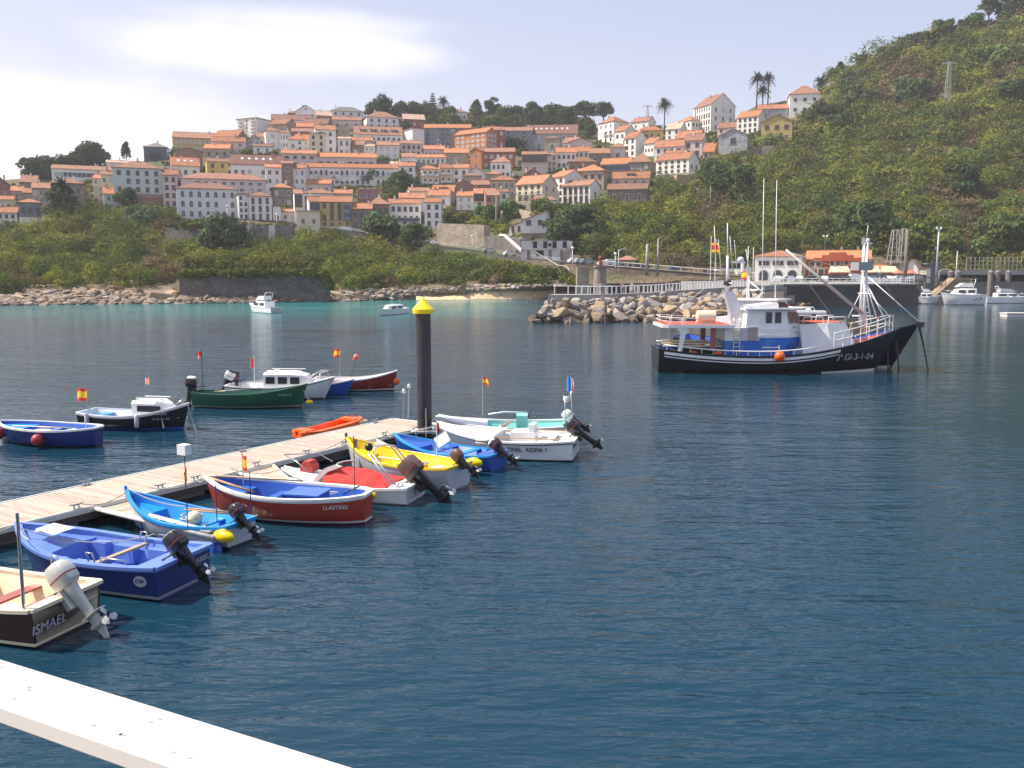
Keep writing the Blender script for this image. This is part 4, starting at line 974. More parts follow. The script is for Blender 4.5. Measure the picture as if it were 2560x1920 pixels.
def ramp():
    a = P(2345, 722, 205); m_ = MB()
    m_.add([(0,0,0),(6,0,5.6),(10,0,5.6),(7.5,0,0),(0,4,0),(6,4,5.6),(10,4,5.6),(7.5,4,0)], [(0,3,2,1),(4,5,6,7),(0,1,5,4),(1,2,6,5),(2,3,7,6),(3,0,4,7)])
    o = m_.build('stone_ramp', mat_stone('ramp_stone', (.38,.27,.15), (.28,.2,.12), .8)); o.location = (P(2322,740,206).x, 206, 0)
    tag(o, 'tan stone slipway wall beside the walkway piles', 'ramp')
    railing('gangway_rail', 'dark iron footbridge between pier and walkway', [(P(2288,702,190).x,190,4.8),(P(2365,696,214).x,214,6.3)], .35, 4, IRON, .08, (1.0,), .12, cat='footbridge')
ramp()
for px, y in ((2295, 190), (2310, 196), (2352, 208)):
    q = P(px, 720, y); m_ = MB(); m_.tube([(0,0,-1),(.1,0,5.0)], .16, 6)
    o = m_.build('mooring_post', mat('post_rust', (.16,.11,.09), .8)); o.location = (q.x, q.y, 0)
    tag(o, 'thin rusty post standing in the water beside the dark pier', 'post', 'thin posts by the pier')
# --- harbour front buildings
HB = dict(group='harbour front buildings')
def harbour_row():
    y = 238
    r = house('long white harbour building with arched ground floor and orange roof', 1886,2002,642,700,'hip',14,'white','o',0,0,3,12,name='harbour_building',chim=0,Y=y,cat='building',**HB)
    s = y/F; w = 116*s
    for i, px in enumerate((1910, 1944, 1978)):
        for k in (-1, 0, 1): link('window', wmesh('b'), r, ((px-1944)*s+k*.95, -.04, 42*s), 0, (.85, 1, 1.15))
        m_ = MB(); n = 12; R_ = 1.35
        m_.ext([(R_*math.cos(math.pi*t/n), R_*.95*math.sin(math.pi*t/n)) for t in range(n+1)]+[(-R_, -1.6), (R_, -1.6)], 'y', -.05, .02, 0)
        m_.ext([(R_*.8*math.cos(math.pi*t/n), R_*.78*math.sin(math.pi*t/n)) for t in range(n+1)]+[(-R_*.8, -1.6), (R_*.8, -1.6)], 'y', -.09, -.051, 1)
        m_.build('arch_window', [mat('arch_grey', (.42,.42,.44), .7), GLASS], r, loc=((px-1944)*s, -.02, 14*s))
    r = house('red harbour building with cream window frames and orange roof', 2012,2172,648,700,'gable',20,'red','o',0,0,2,12,name='harbour_building',chim=2,Y=y,cat='building',**HB)
    cr_ = mat('frame_cream', (.70,.58,.42), .8)
    s = y/F; h = 52*s
    for px, z, w_, hh, n in ((2040, 40, 3.2, 1.5, 2), (2086, 41, 2.8, 1.5, 2), (2112, 42, 1.6, 1.4, 1), (2032, 19, 1.5, 2.0, 1), (2054, 17, 1.9, 2.6, 1), (2140, 40, 3, 1.5, 2)):
        m_ = MB(); m_.box((0, 0, 0), (w_, .12, hh), mi=0)
        for k in range(n): m_.box(((k-(n-1)/2)*w_/n, -.07, 0), (w_/n*.7, .05, hh*.74), mi=1)
        m_.build('window', [cr_, GLASS], r, loc=((px-2092)*s, -.05, z*s))
    m_ = MB(); m_.ext([(-6.2, h-.6), (6.2, h-.6), (6.2, h+.3), (4, h+.3), (4, h+1.0), (2.4, h+1.0), (2.0, h+1.7), (-2.0, h+1.7), (-2.4, h+1.0), (-4, h+1.0), (-4, h+.3), (-6.2, h+.3)], 'y', -.9, -.3)
    m_.build('parapet', WALLS['red'], r, loc=((2092-2092)*s, 0, 0))
    m_ = MB(); m_.box((0, -.05, 30*s), (9.5, .14, .25)); m_.box((0, -.05, 27*s), (9.5, .14, .12)); m_.build('cornice', cr_, r, loc=((2040-2092)*s, 0, 0))
    AW = mat('awning_beige', (.72,.52,.34), .8, .06, 1)
    for i, (px, w_, lab) in enumerate(((2098, 50, 'wide beige awning in front of the red building'), (2180, 36, 'beige awning left of the tall lamp post'), (2222, 40, 'beige awning right of the middle awning'))):
        y2 = 231; q = P(px, 690, y2); ww_ = w_*y2/F; a_ = empty('awning', (q.x, q.y, QZ), -.3, lab, 'awning', 'beige restaurant awnings on the quay')
        m_ = MB(); m_.add([(-ww_/2, -2, 2.5), (ww_/2, -2, 2.5), (ww_/2*.8, 2, 3.9), (-ww_/2*.8, 2, 3.9), (-ww_/2, -2, 2.25), (ww_/2, -2, 2.25), (ww_/2, 2, 2.4), (-ww_/2, 2, 2.4)], [(0,1,2,3),(4,5,1,0),(1,5,6,2),(0,3,7,4),(2,6,7,3),(4,7,6,5)]); m_.build('canopy', AW, a_)
        for sx_ in (-1, 1):
            for sy in (-1.9, 1.9): m_ = MB(); m_.tube([(0,0,0),(0,0,2.5)], .07, 5); m_.build('post', WHITE, a_, loc=(sx_*ww_/2*.95, sy, 0))
    house('low brick house with flat orange roof behind the awnings', 2176,2216,676,700,'gable',12,'salmon','o',1,2,3,8,Y=244,cat='building',name='harbour_building',chim=0,**HB)
    house('pale square block under the lattice pylon', 2216,2262,660,700,'flat',0,'lstone','g',1,2,2,8,Y=246,cat='building',name='harbour_building',chim=0,**HB)
    house('small white stepped gable building against the green slope', 2262,2294,672,700,'gablef',22,'white','p',1,1,8,8,Y=246,cat='building',name='harbour_building',chim=0,**HB)
    house('small kiosk with an orange hip roof beside the coast road', 1544,1588,651,676,'hip',10,'lstone','o',1,2,8,6,Y=247,cat='kiosk',name='kiosk',chim=0,win='d')
harbour_row()
# lattice pylons
def pylon(px, pyb, pyt, Y, w, label, arms=True):
    b_ = P(px, pyb, Y); t_ = P(px, pyt, Y); h = t_.z-b_.z; r = empty('pylon', b_, 0, label, 'pylon'); m_ = MB()
    for sx_ in (-1, 1):
        for sy in (-1, 1): m_.tube([(sx_*w/2, sy*w/2, -1), (sx_*w*.22, sy*w*.22, h)], .11, 4)
    n = int(h/2)
    for i in range(n):
        f0 = w/2*(1-.56*i/n); f1 = w/2*(1-.56*(i+1)/n); z0 = h*i/n; z1 = h*(i+1)/n
        for (ax, ay, bx, by) in ((-1,-1,1,-1),(1,-1,1,1),(1,1,-1,1),(-1,1,-1,-1)): m_.tube([(ax*f0, ay*f0, z0), (bx*f1, by*f1, z1)], .06, 3); m_.tube([(ax*f1, ay*f1, z1), (bx*f1, by*f1, z1)], .06, 3)
    m_.build('lattice', mat('pylon_steel', (.42,.41,.38), .6), r)
    if arms:
        m_ = MB(); m_.tube([(-3.2, 0, h-.6), (0, 0, h), (3.2, 0, h-.6)], .12, 4); m_.tube([(-3.2, 0, h-.6), (3.2, 0, h-.6)], .12, 4)
        for x in (-3, 0, 3): m_.tube([(x, 0, h-.6), (x, 0, h-1.6)], .12, 4)
        m_.build('crossarm', mat('pylon_steel', (.4,.4,.4)), r)
pylon(2368, 258, 155, D(2368, 262), 2.2, 'tall lattice power pylon standing on the right hillside')
pylon(1618, 306, 263, 540, 1.6, 'small lattice mast on the skyline left of the single palm')
pylon(2234, 660, 575, 246, 3.0, 'grey scaffold tower behind the quay left of the tall lamp post', arms=False)
pylon(2256, 660, 572, 247, 2.2, 'narrow scaffold tower right beside the wider scaffold tower', arms=False)
# small white shrine on the hill
q = T(2478, 170); r = empty('wayside_shrine', q, .2, 'small white bell shaped shrine high on the right hillside', 'shrine'); m_ = MB()
m_.box((0,0,1.6), (3.4,2.4,3.6)); m_.ext([(-1.7,3.4),(1.7,3.4),(1.0,6.0),(0,7.2),(-1.0,6.0)], 'y', -1.2, 1.2); m_.build('wall', WALLS['cream'], r)
m_ = MB(); m_.box((0,-1.25,1.4),(1.1,.1,2.0)); m_.box((0,-1.25,4.4),(.7,.1,.9)); m_.build('opening', FRB, r)
# lamps and poles
def pole(px, pyb, pyt, Y, rr, label, group, name='lamp_post', head=None, m=GREYM, cat='lamp post', lean=0):
    b_ = P(px, pyb, Y); t_ = P(px, pyt, Y); h = t_.z-b_.z; r = empty(name, b_, 0, label, cat, group)
    m_ = MB(); m_.tube([(0,0,-1),(lean,0,h)], [rr*1.2, rr*.75], 7); m_.build('pole', m, r, smooth=True)
    if head == 'globe': m_ = MB(); m_.ball((0,0,h+.2), .42, 8); m_.build('lamp_head', WHITE, r, smooth=True)
    if head == 'arm': m_ = MB(); m_.tube([(0,0,h-.2),(.9,0,h+.3),(1.6,0,h+.25)], .06, 5); m_.box((1.8,0,h+.25),(.8,.3,.16)); m_.build('lamp_head', WHITE, r)
    if head == 'twin': m_ = MB(); m_.box((0,0,h),(1.0,.3,.16)); m_.ball((-.5,0,h+.25),.28,6); m_.ball((.5,0,h+.25),.28,6); m_.build('lamp_head', WHITE, r)
    return r
LG = 'white street lamps along the coast road'
for px, pb2, pt, lab in ((569,556,517,'white street lamp in front of the arched harbour block'),(692,560,537,'white street lamp in front of the orange roofed white house'),(820,573,548,'white street lamp before the mustard house'),(947,592,566,'white street lamp left of the blue awning shop'),(1063,606,580,'white street lamp right of the blue awning shop base'),(1181,620,592,'white street lamp against the tan retaining wall'),(1431,662,622,'white street lamp right of the ruined facade'),(1538,672,636,'white street lamp left of the kiosk')):
    pole(px, pb2, pt, D(px, pb2)-1, .11, lab, LG, head='globe', m=WHITE)
pole(1546, 676, 625, 236, .09, 'curved street lamp beside the kiosk roof', LG, head='arm', m=WHITE)
PG = 'wooden and concrete utility poles'
pole(1617, 680, 610, 234, .42, 'thick concrete pole standing beside the coast road', PG, name='utility_pole', m=CONC, cat='pole')
pole(1644, 680, 596, 234, .28, 'thin concrete pole right of the thick concrete pole', PG, name='utility_pole', m=CONC, cat='pole')
pole(1241, 592, 490, D(1241, 560)-2, .38, 'tall weathered timber pole in the village garden', PG, name='utility_pole', m=mat('pole_timber', (.26,.2,.15), .9), cat='pole')
pole(1697, 565, 525, D(1697, 565), .16, 'pale pole halfway up the bushy slope', PG, name='utility_pole', m=CONC, cat='pole')
pole(1775, 520, 465, D(1775, 520), .14, 'slender pole rising from the dark bushes', PG, name='utility_pole', m=CONC, cat='pole')
QG = 'tall posts on the quay'
pole(2262, 704, 574, 215, .42, 'tall dark timber mast on the end of the quay', QG, name='mast_pole', m=mat('mast_dark', (.20,.16,.13), .8), cat='pole')
pole(2340, 704, 573, 210, .26, 'tall grey lamp pole at the head of the marina', QG, head='twin')
pole(2387, 740, 627, 212, .16, 'thin grey pole among the marina piles', QG, name='mast_pole', cat='pole')
pole(2059, 700, 592, 250, .12, 'thin dark lamp post with a double head above the red building', QG, head='twin', m=IRON)
pole(2347, 698, 676, 205, .08, 'short curved lamp left of the tall grey lamp pole', QG, head='arm')
m_ = MB(); q = P(2333, 700, 212); m_.box((0,0,2.2),(2.4,2,4.4)); m_.box((0,0,4.6),(4.2,2.6,.25)); o = m_.build('guard_booth', mat('booth_grey', (.13,.14,.17), .6)); o.location = (q.x, 212, 4.4); tag(o, 'dark flat roofed booth behind the marina railing', 'booth')
for px, c, lab in ((2246, (.62,.16,.10), 'red parasol left of the yellow box'), (2276, (.6,.2,.1), 'red parasol right of the other parasol')):
    q = P(px, 690, 228); r = empty('parasol', (q.x, 228, QZ), 0, lab, 'parasol', 'red parasols on the quay')
    m_ = MB(); m_.tube([(0,0,0),(0,0,2.6)], .05, 5); m_.build('pole', WHITE, r); m_ = MB(); m_.lathe([(1.7,2.1),(.9,2.6),(.02,2.95)], n=8); m_.build('canopy', mat('parasol_red', c, .8), r)
# --- lighthouse stub on the breakwater, walkway and white railing
BW = [(1370,737),(1440,737),(1530,736),(1620,732),(1700,726),(1790,720),(1860,716),(1960,712)]
BY = [121,123,127,134,142,152,160,172]
bwp = [P(x, y, yy_) for (x, y), yy_ in zip(BW, BY)]
mb = MB()
for a, b in zip(bwp, bwp[1:]):
    for k, (za, zb) in enumerate(((0, -5),)):
        vs = [(a.x, a.y, a.z), (b.x, b.y, b.z), (b.x+1.2, b.y+4.6, b.z), (a.x+1.2, a.y+4.6, a.z), (a.x, a.y, -2), (b.x, b.y, -2), (b.x+1.2, b.y+4.6, -2), (a.x+1.2, a.y+4.6, -2)]
        mb.add(vs, [(0,1,2,3),(4,5,1,0),(2,6,7,3),(0,3,7,4),(1,5,6,2)])
tag(mb.build('breakwater_path', CONC), 'concrete walkway along the crest of the rock breakwater', 'path', kind='structure')
railing('breakwater_railing', 'white railing with close posts along the breakwater walkway', [(p.x, p.y+.25, p.z) for p in bwp[1:7]], 1.15, 1.05, WHITE, .09, (1.0,), .07)
railing('breakwater_railing', 'far white railing behind the walkers on the breakwater', [(p.x+1.1, p.y+4.3, p.z) for p in bwp[0:7]], 1.15, 1.6, WHITE, .07, (1.0,), .05)
def beacon():
    q = P(1503, 737, 127); r = empty('harbour_beacon', (q.x, q.y+1.8, q.z), 0, 'round stone beacon tower with a red lamp on the breakwater', 'beacon')
    m_ = MB(); m_.lathe([(1.0,0),(.86,3.9),(.86,3.9)], n=20, mi=0); m_.lathe([(1.02,3.9),(1.02,4.15)], n=20, mi=0); m_.build('tower', mat_stone('beacon_stone', (.36,.30,.27), (.28,.23,.21), 2.2), r, smooth=30)
    m_ = MB(); m_.tube([(0,0,4.1),(0,0,5.2)], [.22,.2], 10); m_.lathe([(.3,5.2),(.3,5.35),(.02,5.6)], n=10); m_.build('lamp', mat('beacon_red', (.30,.05,.03), .5), r)
    m_ = MB()
    for i in range(10):
        a = i*.628; m_.tube([(.95*math.cos(a),.95*math.sin(a),4.1),(.95*math.cos(a),.95*math.sin(a),4.75)], .025, 4)
    m_.tube([(.95*math.cos(i*.3927),.95*math.sin(i*.3927),4.75) for i in range(17)], .025, 4); m_.build('railing', mat('beacon_red'  , (.3,.05,.03)), r)
beacon()
m_ = MB(); m_.tube([(0,0,-1),(0,0,2.6)], .14, 6); m_.box((0,0,1.6),(.5,.1,.2)); o = m_.build('tide_post', mat('post_rust', (.16,.11,.09))); o.location = P(1513, 800, 119); o.location.z = 0; tag(o, 'rusty post standing at the foot of the breakwater rocks', 'post')
# --- boulders
RK = [mat('rock_'+n, c, .9, .22, 1.1, .6, col2=c2, c2scale=.9, c2lo=.45, c2hi=.62, rnd=.28) for n, c, c2 in (('grey', (.30,.26,.23), (.19,.165,.15)), ('tan', (.38,.27,.165), (.23,.18,.13)), ('brown', (.14,.10,.07), (.21,.16,.12)), ('pale', (.36,.32,.28), (.25,.21,.18)))]
def rock_mesh(seed, m):
    rnd = random.Random(seed); bm = bmesh.new()
    for i in range(16):
        v = Vector((rnd.gauss(0,1), rnd.gauss(0,1), rnd.gauss(0,1))).normalized(); k = rnd.uniform(.8, 1.05)
        bm.verts.new((v.x*.62*k, v.y*.5*k, v.z*.42*k))
    bmesh.ops.convex_hull(bm, input=bm.verts); 
    for v in [v for v in bm.verts if not v.link_faces]: bm.verts.remove(v)
    bmesh.ops.bevel(bm, geom=list(bm.edges), offset=.02, segments=1, affect='EDGES')
    me = bpy.data.meshes.new('boulder'); bm.to_mesh(me); bm.free(); me.materials.append(m); return me
RM = {k: [rock_mesh(i*7+k*100, RK[k]) for i in range(6)] for k in range(4)}
def rock(p, s, k, rnd, label, group, squash=1):
    o = link('boulder', rnd.choice(RM[k]), None, p); o.scale = (s*rnd.uniform(.8,1.35), s*rnd.uniform(.8,1.2), s*rnd.uniform(.75,1.15)*squash)
    o.rotation_euler = (rnd.uniform(-.5,.5), rnd.uniform(-.5,.5), rnd.uniform(0,6.28)); tag(o, label, 'boulder', group)
rnd = random.Random(11); cnt = 0
# breakwater face: rows from the waterline to the crest
def bwedge(px):     # crest row, foot row, crest distance, foot distance
    c = float(np.interp(px, [x for x, y in BW], [y for x, y in BW])); cy = float(np.interp(px, [x for x, y in BW], BY))
    f = float(np.interp(px, [1350,1420,1500,1700,1960], [803,806,806,803,796])); fy = G(px, f, 0).y
    return c, f, cy, fy
NRW = 8
for row in range(NRW):
    t = (row+.3)/NRW; px = 1352+(1-t)*0+t*75
    lo = 1362+t*62; n = 30
    px = lo
    while px < 1905:
        c, f, cy, fy = bwedge(px); yy_ = fy*(1-t)+min(cy-.8, cy)*t; s = rnd.uniform(1.25, 2.3)
        z = (0.05*(1-t)+(P(px, c, cy).z-.75)*t); q = P(px, 700, yy_)
        k = 2 if t < .12 else rnd.choice((0, 0, 1, 3, 3) if t > .35 else (0, 1, 1, 2))
        rock((q.x, yy_+rnd.uniform(-.6, .6), z+rnd.uniform(-.25, .25)), s*1.12, k, rnd, 'one of the large piled boulders on the face of the breakwater', 'boulders of the breakwater'); cnt += 1
        px += s*F/yy_*.80
# nose of the breakwater
for i in range(26):
    a = rnd.uniform(-.2, 3.6); rr_ = rnd.uniform(0, 1); c0 = P(1392, 740, 122)
    z = 3.2*(1-rr_); rock((c0.x-rr_*3.6*math.sin(a*.5+.3)*1.0, c0.y+rr_*5*math.cos(a), z*.9), rnd.uniform(1.4, 2.2), 0 if rr_ < .7 else 2, rnd, 'one of the large piled boulders on the face of the breakwater', 'boulders of the breakwater'); cnt += 1
mb = MB()      # sheet under the rocks, coloured dark for the shade in their gaps
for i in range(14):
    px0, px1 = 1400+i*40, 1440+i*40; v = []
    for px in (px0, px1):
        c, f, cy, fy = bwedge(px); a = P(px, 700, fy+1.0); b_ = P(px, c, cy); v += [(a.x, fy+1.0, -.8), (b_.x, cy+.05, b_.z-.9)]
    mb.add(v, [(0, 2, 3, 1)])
tag(mb.build('breakwater_gap_shade', mat('gap_shade_dark', (.07,.06,.05), .9), fix=False), 'dark sheet painted as the shade between the breakwater boulders', 'bank', kind='structure')
# loose rocks under the pier wall
for px, pyw, s, k in ((1985,750,2.6,3),(2004,752,2.4,1),(2020,758,1.6,1),(1968,752,2.2,0),(2030,760,1.3,2),(1996,762,1.8,2)):
    q = G(px, 768, 0); rock((q.x, q.y+3, .35), s, k, rnd, 'one of the loose boulders at the foot of the dark pier wall', 'boulders under the pier wall')
# shoreline rubble of the headland: biggest as things, the rest one mass
def rubble(name, pts, label):
    mb = MB()
    me0 = [rock_mesh(900+i, RK[0]) for i in range(5)]
    vs = [[v.co.copy() for v in m_.vertices] for m_ in me0]; fs = [[tuple(p.vertices) for p in m_.polygons] for m_ in me0]
    for p, s, k in pts:
        j = rnd.randrange(5); R = Matrix.Translation(p) @ Matrix.Rotation(rnd.uniform(0, 6.3), 4, 'Z') @ Matrix.Rotation(rnd.uniform(-.4, .4), 4, 'X') @ Matrix.Diagonal((s*rnd.uniform(.9, 1.6), s, s*rnd.uniform(.5, .9), 1))
        mb.M = R; mb.add(vs[j], fs[j], k)
    tag(mb.build(name, RK, fix=False), label, 'rocks', kind='stuff')
pts = []
for i in range(1700):
    px = rnd.uniform(-260, 1480); s_ = shore_py(px)
    top = float(np.interp(px, [-260,0,120,250,380,470,560,640,760,900,1100,1330], [742,742,728,722,738,742,744,744,736,727,716,712]))
    py = rnd.uniform(top, s_+1.5) if px < 1000 else rnd.uniform(top, s_-8)
    if px > 1130: py = min(py, s_-15)
    p = T(px, min(py, s_)); sz = rnd.uniform(.5, 1.7)*(1.3 if px < 350 and rnd.random() < .4 else 1); low = (s_-py) < 8
    ll = 0
    pts.append((p+Vector((0, 0, .15)), sz, 2 if (low and rnd.random() < .7) else rnd.choice((0, 1, 2, 1, 3) if px < 860 else (0, 3, 3, 1))))
rubble('shore_rocks', pts, 'mass of brown and grey rocks along the foot of the headland')
for px, py, s, k in ((548,722,5.5,1),(585,742,4,1),(470,738,5,1),(430,742,6,1),(500,730,7,1),(455,722,4.5,2),(520,747,5,2),(400,748,5,2),(205,728,4.5,2),(232,740,4,0),(185,757,2.6,3),(1160,726,4.2,2),(290,722,5,1),(345,732,4,2),(640,752,4,2),(700,748,5,2),(770,742,4.5,2),(850,742,4,1),(90,745,5,2),(50,750,4.5,1),(20,752,4,2),(900,745,4,2),(960,742,4,2)):
    p = T(px, py); rock(p, s, k, rnd, 'one of the biggest weathered rocks on the shore of the headland', 'big rocks of the headland shore', .75)
# beach
mb = MB(); row1 = []; row2 = []
for i in range(21):
    px = 1040+i*21; a = G(px, shore_py(px)+1.8, 0); b_ = T(px, shore_py(px)-min(17, 3+max(0, px-1090)*.12)); row1.append((a.x, a.y, .04)); row2.append((b_.x, b_.y, b_.z+.75))
for i in range(20): mb.add([row1[i], row1[i+1], row2[i+1], row2[i]], [(0,1,2,3)])
tag(mb.build('beach', mat('sand', (.66,.48,.28), .95, .08, .6), fix=False), 'narrow strip of yellow sand below the rock wall', 'beach', kind='structure')
# ------------------------------------------------------------------ boat building
def paint(name, c, rough=.32, var=.07, dirt=(.35,.33,.28), dl=.62): return mat('boat_'+name, c, rough, var, 2.5, 0, col2=dirt, c2scale=1.7, c2lo=dl, c2hi=dl+.22, coat=.15)
BP = dict(white=paint('white', (.80,.80,.78), dl=.7), cream=paint('cream', (.78,.66,.47)), navy=paint('navy', (.012,.03,.17), dirt=(.03,.06,.2)), blue=paint('blue', (.015,.085,.42), dirt=(.04,.12,.4)),
 royal=paint('royal', (.05,.15,.52), dirt=(.10,.22,.5)), sky=paint('sky', (.02,.30,.76), dirt=(.03,.2,.55)), red=paint('red', (.40,.045,.02), dirt=(.25,.05,.03)), lilac=paint('lilac_grey', (.50,.50,.56)),
 yellow=paint('yellow', (.86,.62,.01), dirt=(.7,.45,.03)), black=paint('black', (.012,.012,.013), .25, dirt=(.04,.035,.03)), green=paint('green', (.01,.09,.045), dirt=(.03,.08,.05)), maroon=paint('maroon', (.055,.015,.012), dirt=(.08,.04,.03)),
 grey=paint('grey', (.30,.30,.31)), aqua=paint('aqua', (.28,.66,.60)), orange=paint('orange', (.90,.13,.01), dirt=(.8,.16,.03)), tanp=paint('tan', (.52,.33,.16)), brick=paint('brick', (.36,.09,.07)), periw=paint('periwinkle', (.14,.24,.62), dirt=(.22,.32,.62)),
 foul=paint('antifouling', (.03,.05,.04), .8), crimson=paint('crimson', (.25,.02,.015)), fred=paint('deck_red', (.62,.10,.05), .6))
CHROME = mat('stainless', (.62,.62,.62), .25, .05, 3, metal=.9); BLK = mat('black_plastic', (.016,.016,.018), .35, .2, 6, coat=.2); RUBBER = mat('rubber', (.03,.03,.03), .8)
WOODY = mat('oar_wood', (.42,.25,.12), .6, .15, 3); ROPE = mat('rope', (.45,.40,.32), .9, .15, 20)
ALU = mat('boom_grey', (.48,.46,.43), .5, .1, 3, metal=.2); SILV = mat('motor_silver', (.52,.52,.48), .35, .06, 4, coat=.3); BRNZ = mat('motor_brown', (.12,.075,.06), .45, .2, 5)
def lerpf(t, a, b): return a+(b-a)*t
class Boat:
    def __init__(s, name, label, bow, stern, zb, zs, B, ts=.75, zm=None, p=2.2, rake=.5, main='white', boot='white', bottom='foul', rub='white', gun='white', inner='white', floor=None, cat='boat', group=None, chine=False, nt=18, draft=.22, thick=.05, gw=.09, floorz=.10, tm=.4, level=0, deckz=None):
        a = G(*bow, zb); b = G(*stern, zs); d = (a-b); d.z = 0; s.L = d.length; c = (a+b)/2
        s.B = B; s.zb = zb; s.zs = zs; s.zm = zm if zm is not None else min(zb, zs)-.08; s.ts = ts; s.p = p; s.rake = rake; s.th = thick; s.tm = tm; s.floorz = floorz
        s.r = empty(name, (c.x, c.y, 0), math.atan2(d.y, d.x), label, cat, group)
        mb = MB(); nt_ = nt; s.chine = chine; s.draft = draft
        rows = []
        for i in range(nt_+1):
            t = s.tt(i/nt_); rows.append([(s.outer(t, z, 1)) for z in s.levels(t)])
        K = len(rows[0])
        bands = [1, 0, 0, 2, 3, 3]
        for sg in (1, -1):
            for i in range(nt_):
                for k in range(K-1):
                    q = [rows[i][k], rows[i+1][k], rows[i+1][k+1], rows[i][k+1]]
                    q = [(x, y*sg, z) for x, y, z in q]
                    mb.add(q, [(0, 1, 2, 3) if sg < 0 else (3, 2, 1, 0)], bands[k])
        for k in range(K-1):     # transom
            a_, b_ = rows[0][k], rows[0][k+1]
            mb.add([(a_[0], a_[1], a_[2]), (a_[0], -a_[1], a_[2]), (b_[0], -b_[1], b_[2]), (b_[0], b_[1], b_[2])], [(0, 1, 2, 3)], bands[k])
        mb.build('hull', [BP[main], BP[rub], BP[boot], BP[bottom]], s.r, smooth=35)
        if inner:      # inner shell and floor
            mb = MB(); ring = []
            for i in range(nt_+1):
                t = s.tt(i/nt_); zt = s.sheer(t); row = []
                for z in (zt-.004, lerpf(.5, zt, floorz), floorz):
                    x_, y_, _ = s.outer(t, z, 1); row.append((min(max(x_-.16*t**8, -s.L/2+s.th), s.L/2-.12), max(.004, y_*(.985 if z > .5*(floorz+zt)+.1 else .86 if z > floorz else .80)-s.th*1.15), z))
                ring.append(row)
            for sg in (1, -1):
                for i in range(nt_):
                    for k in range(2):
                        mb.add([(x, y*sg, z) for x, y, z in (ring[i][k], ring[i+1][k], ring[i+1][k+1], ring[i][k+1])], [(0, 1, 2, 3)], 0)
            for i in range(nt_):
                a_, b_ = ring[i][2], ring[i+1][2]; mb.add([(a_[0], a_[1], a_[2]), (b_[0], b_[1], b_[2]), (b_[0], -b_[1], b_[2]), (a_[0], -a_[1], a_[2])], [(0, 1, 2, 3)], 1)
            a_ = ring[0]; mb.add([(a_[0][0], a_[0][1], a_[0][2]), (a_[1][0], a_[1][1], a_[1][2]), (a_[2][0], a_[2][1], a_[2][2]), (a_[2][0], -a_[2][1], a_[2][2]), (a_[1][0], -a_[1][1], a_[1][2]), (a_[0][0], -a_[0][1], a_[0][2])], [(0, 1, 2, 3, 4, 5)], 0)
            mb.build('interior', [BP[inner], BP[floor or inner]], s.r, smooth=35)
        # gunwale: rectangular rail on the sheer
        rings = []
        def sec(x, y, z, nx, ny): 
            o_ = gw*.35; i_ = gw*.65; h0, h1 = -.035, .03
            return [(x+nx*o_, y+ny*o_, z+h0), (x+nx*o_, y+ny*o_, z+h1), (x-nx*i_, y-ny*i_, z+h1), (x-nx*i_, y-ny*i_, z+h0)]
        pts = []
        for i in range(nt_+1): t = s.tt(i/nt_); pts.append((s.x(t, 0), s.hb(t), s.sheer(t)))
        pts = pts+[(x, -y, z) for x, y, z in reversed(pts[:-1])] if pts[-1][1] < .03 else pts+[(x, -y, z) for x, y, z in reversed(pts)]
        n = len(pts)
        for i in range(n):
            a_, b_ = pts[max(i-1, 0)], pts[min(i+1, n-1)]; dx, dy = b_[0]-a_[0], b_[1]-a_[1]; l = math.hypot(dx, dy)+1e-9
            rings.append(sec(*pts[i], dy/l*1, -dx/l*1) if True else None)
        # orient outward
        if rings[1][0][1] < pts[1][1]: rings = [[(2*p_[0]-q[0], 2*p_[1]-q[1], q[2]) for q in rg] for rg, p_ in zip(rings, pts)]
        g = MB(); g.loft(rings, closed=True, cap=True)
        tb = s.hb(0); g.box((-s.L/2-.0, 0, s.sheer(0)), (gw, 2*tb, .066))
        g.build('gunwale', BP[gun], s.r, smooth=35)
    def tt(s, u): return 1-(1-u)**1.25 if u > 0 else 0
    def hb(s, t):
        if t < s.tm: f = s.ts+(1-s.ts)*math.sin(math.pi/2*t/s.tm)**(.85 if s.ts > .5 else .62)
        else: f = 1-((t-s.tm)/(1-s.tm))**s.p
        return max(.012, s.B/2*f)
    def sheer(s, t):
        if t < s.tm: return s.zm+(s.zs-s.zm)*((s.tm-t)/s.tm)**2
        return s.zm+(s.zb-s.zm)*((t-s.tm)/(1-s.tm))**1.9
    def x(s, t, q): return -s.L/2+s.L*t-s.rake*q*t**5
    def levels(s, t):
        z = s.sheer(t); return [z, z-.09, z*.55+.05, .11, .05, -.05, -s.draft]
    def outer(s, t, z, sg):
        zt = s.sheer(t); q = (zt-z)/(zt+s.draft); hb = s.hb(t)
        if s.chine: f = 1-.12*q if q < .72 else (1-.0864)*max(0,1-(q-.72)/.28)**.9
        else: f = (1-.55*q**2.2) if q < .7 else (1-.55*.7**2.2)*max(0,1-(q-.7)/.3)**.6
        fl = 1-.45*q*max(0, (t-.55)/.45)
        return (s.x(t, q), max(.008, hb*f*fl), z)
    def part(s, name, mb, m, smooth=False): return mb.build(name, m, s.r, smooth=smooth)
    def px(s, t): return -s.L/2+s.L*t
    def thwart(s, t, z, w, m, name='seat', th=.04):
        b = min(s.hb(t), s.hb(max(0, t-w/2/s.L)), s.hb(min(1, t+w/2/s.L)))-s.th-.02; mb = MB(); mb.box((max(s.px(t), -s.L/2+w/2+.06), 0, z), (w, 2*b*.97, th)); return s.part(name, mb, BP[m])
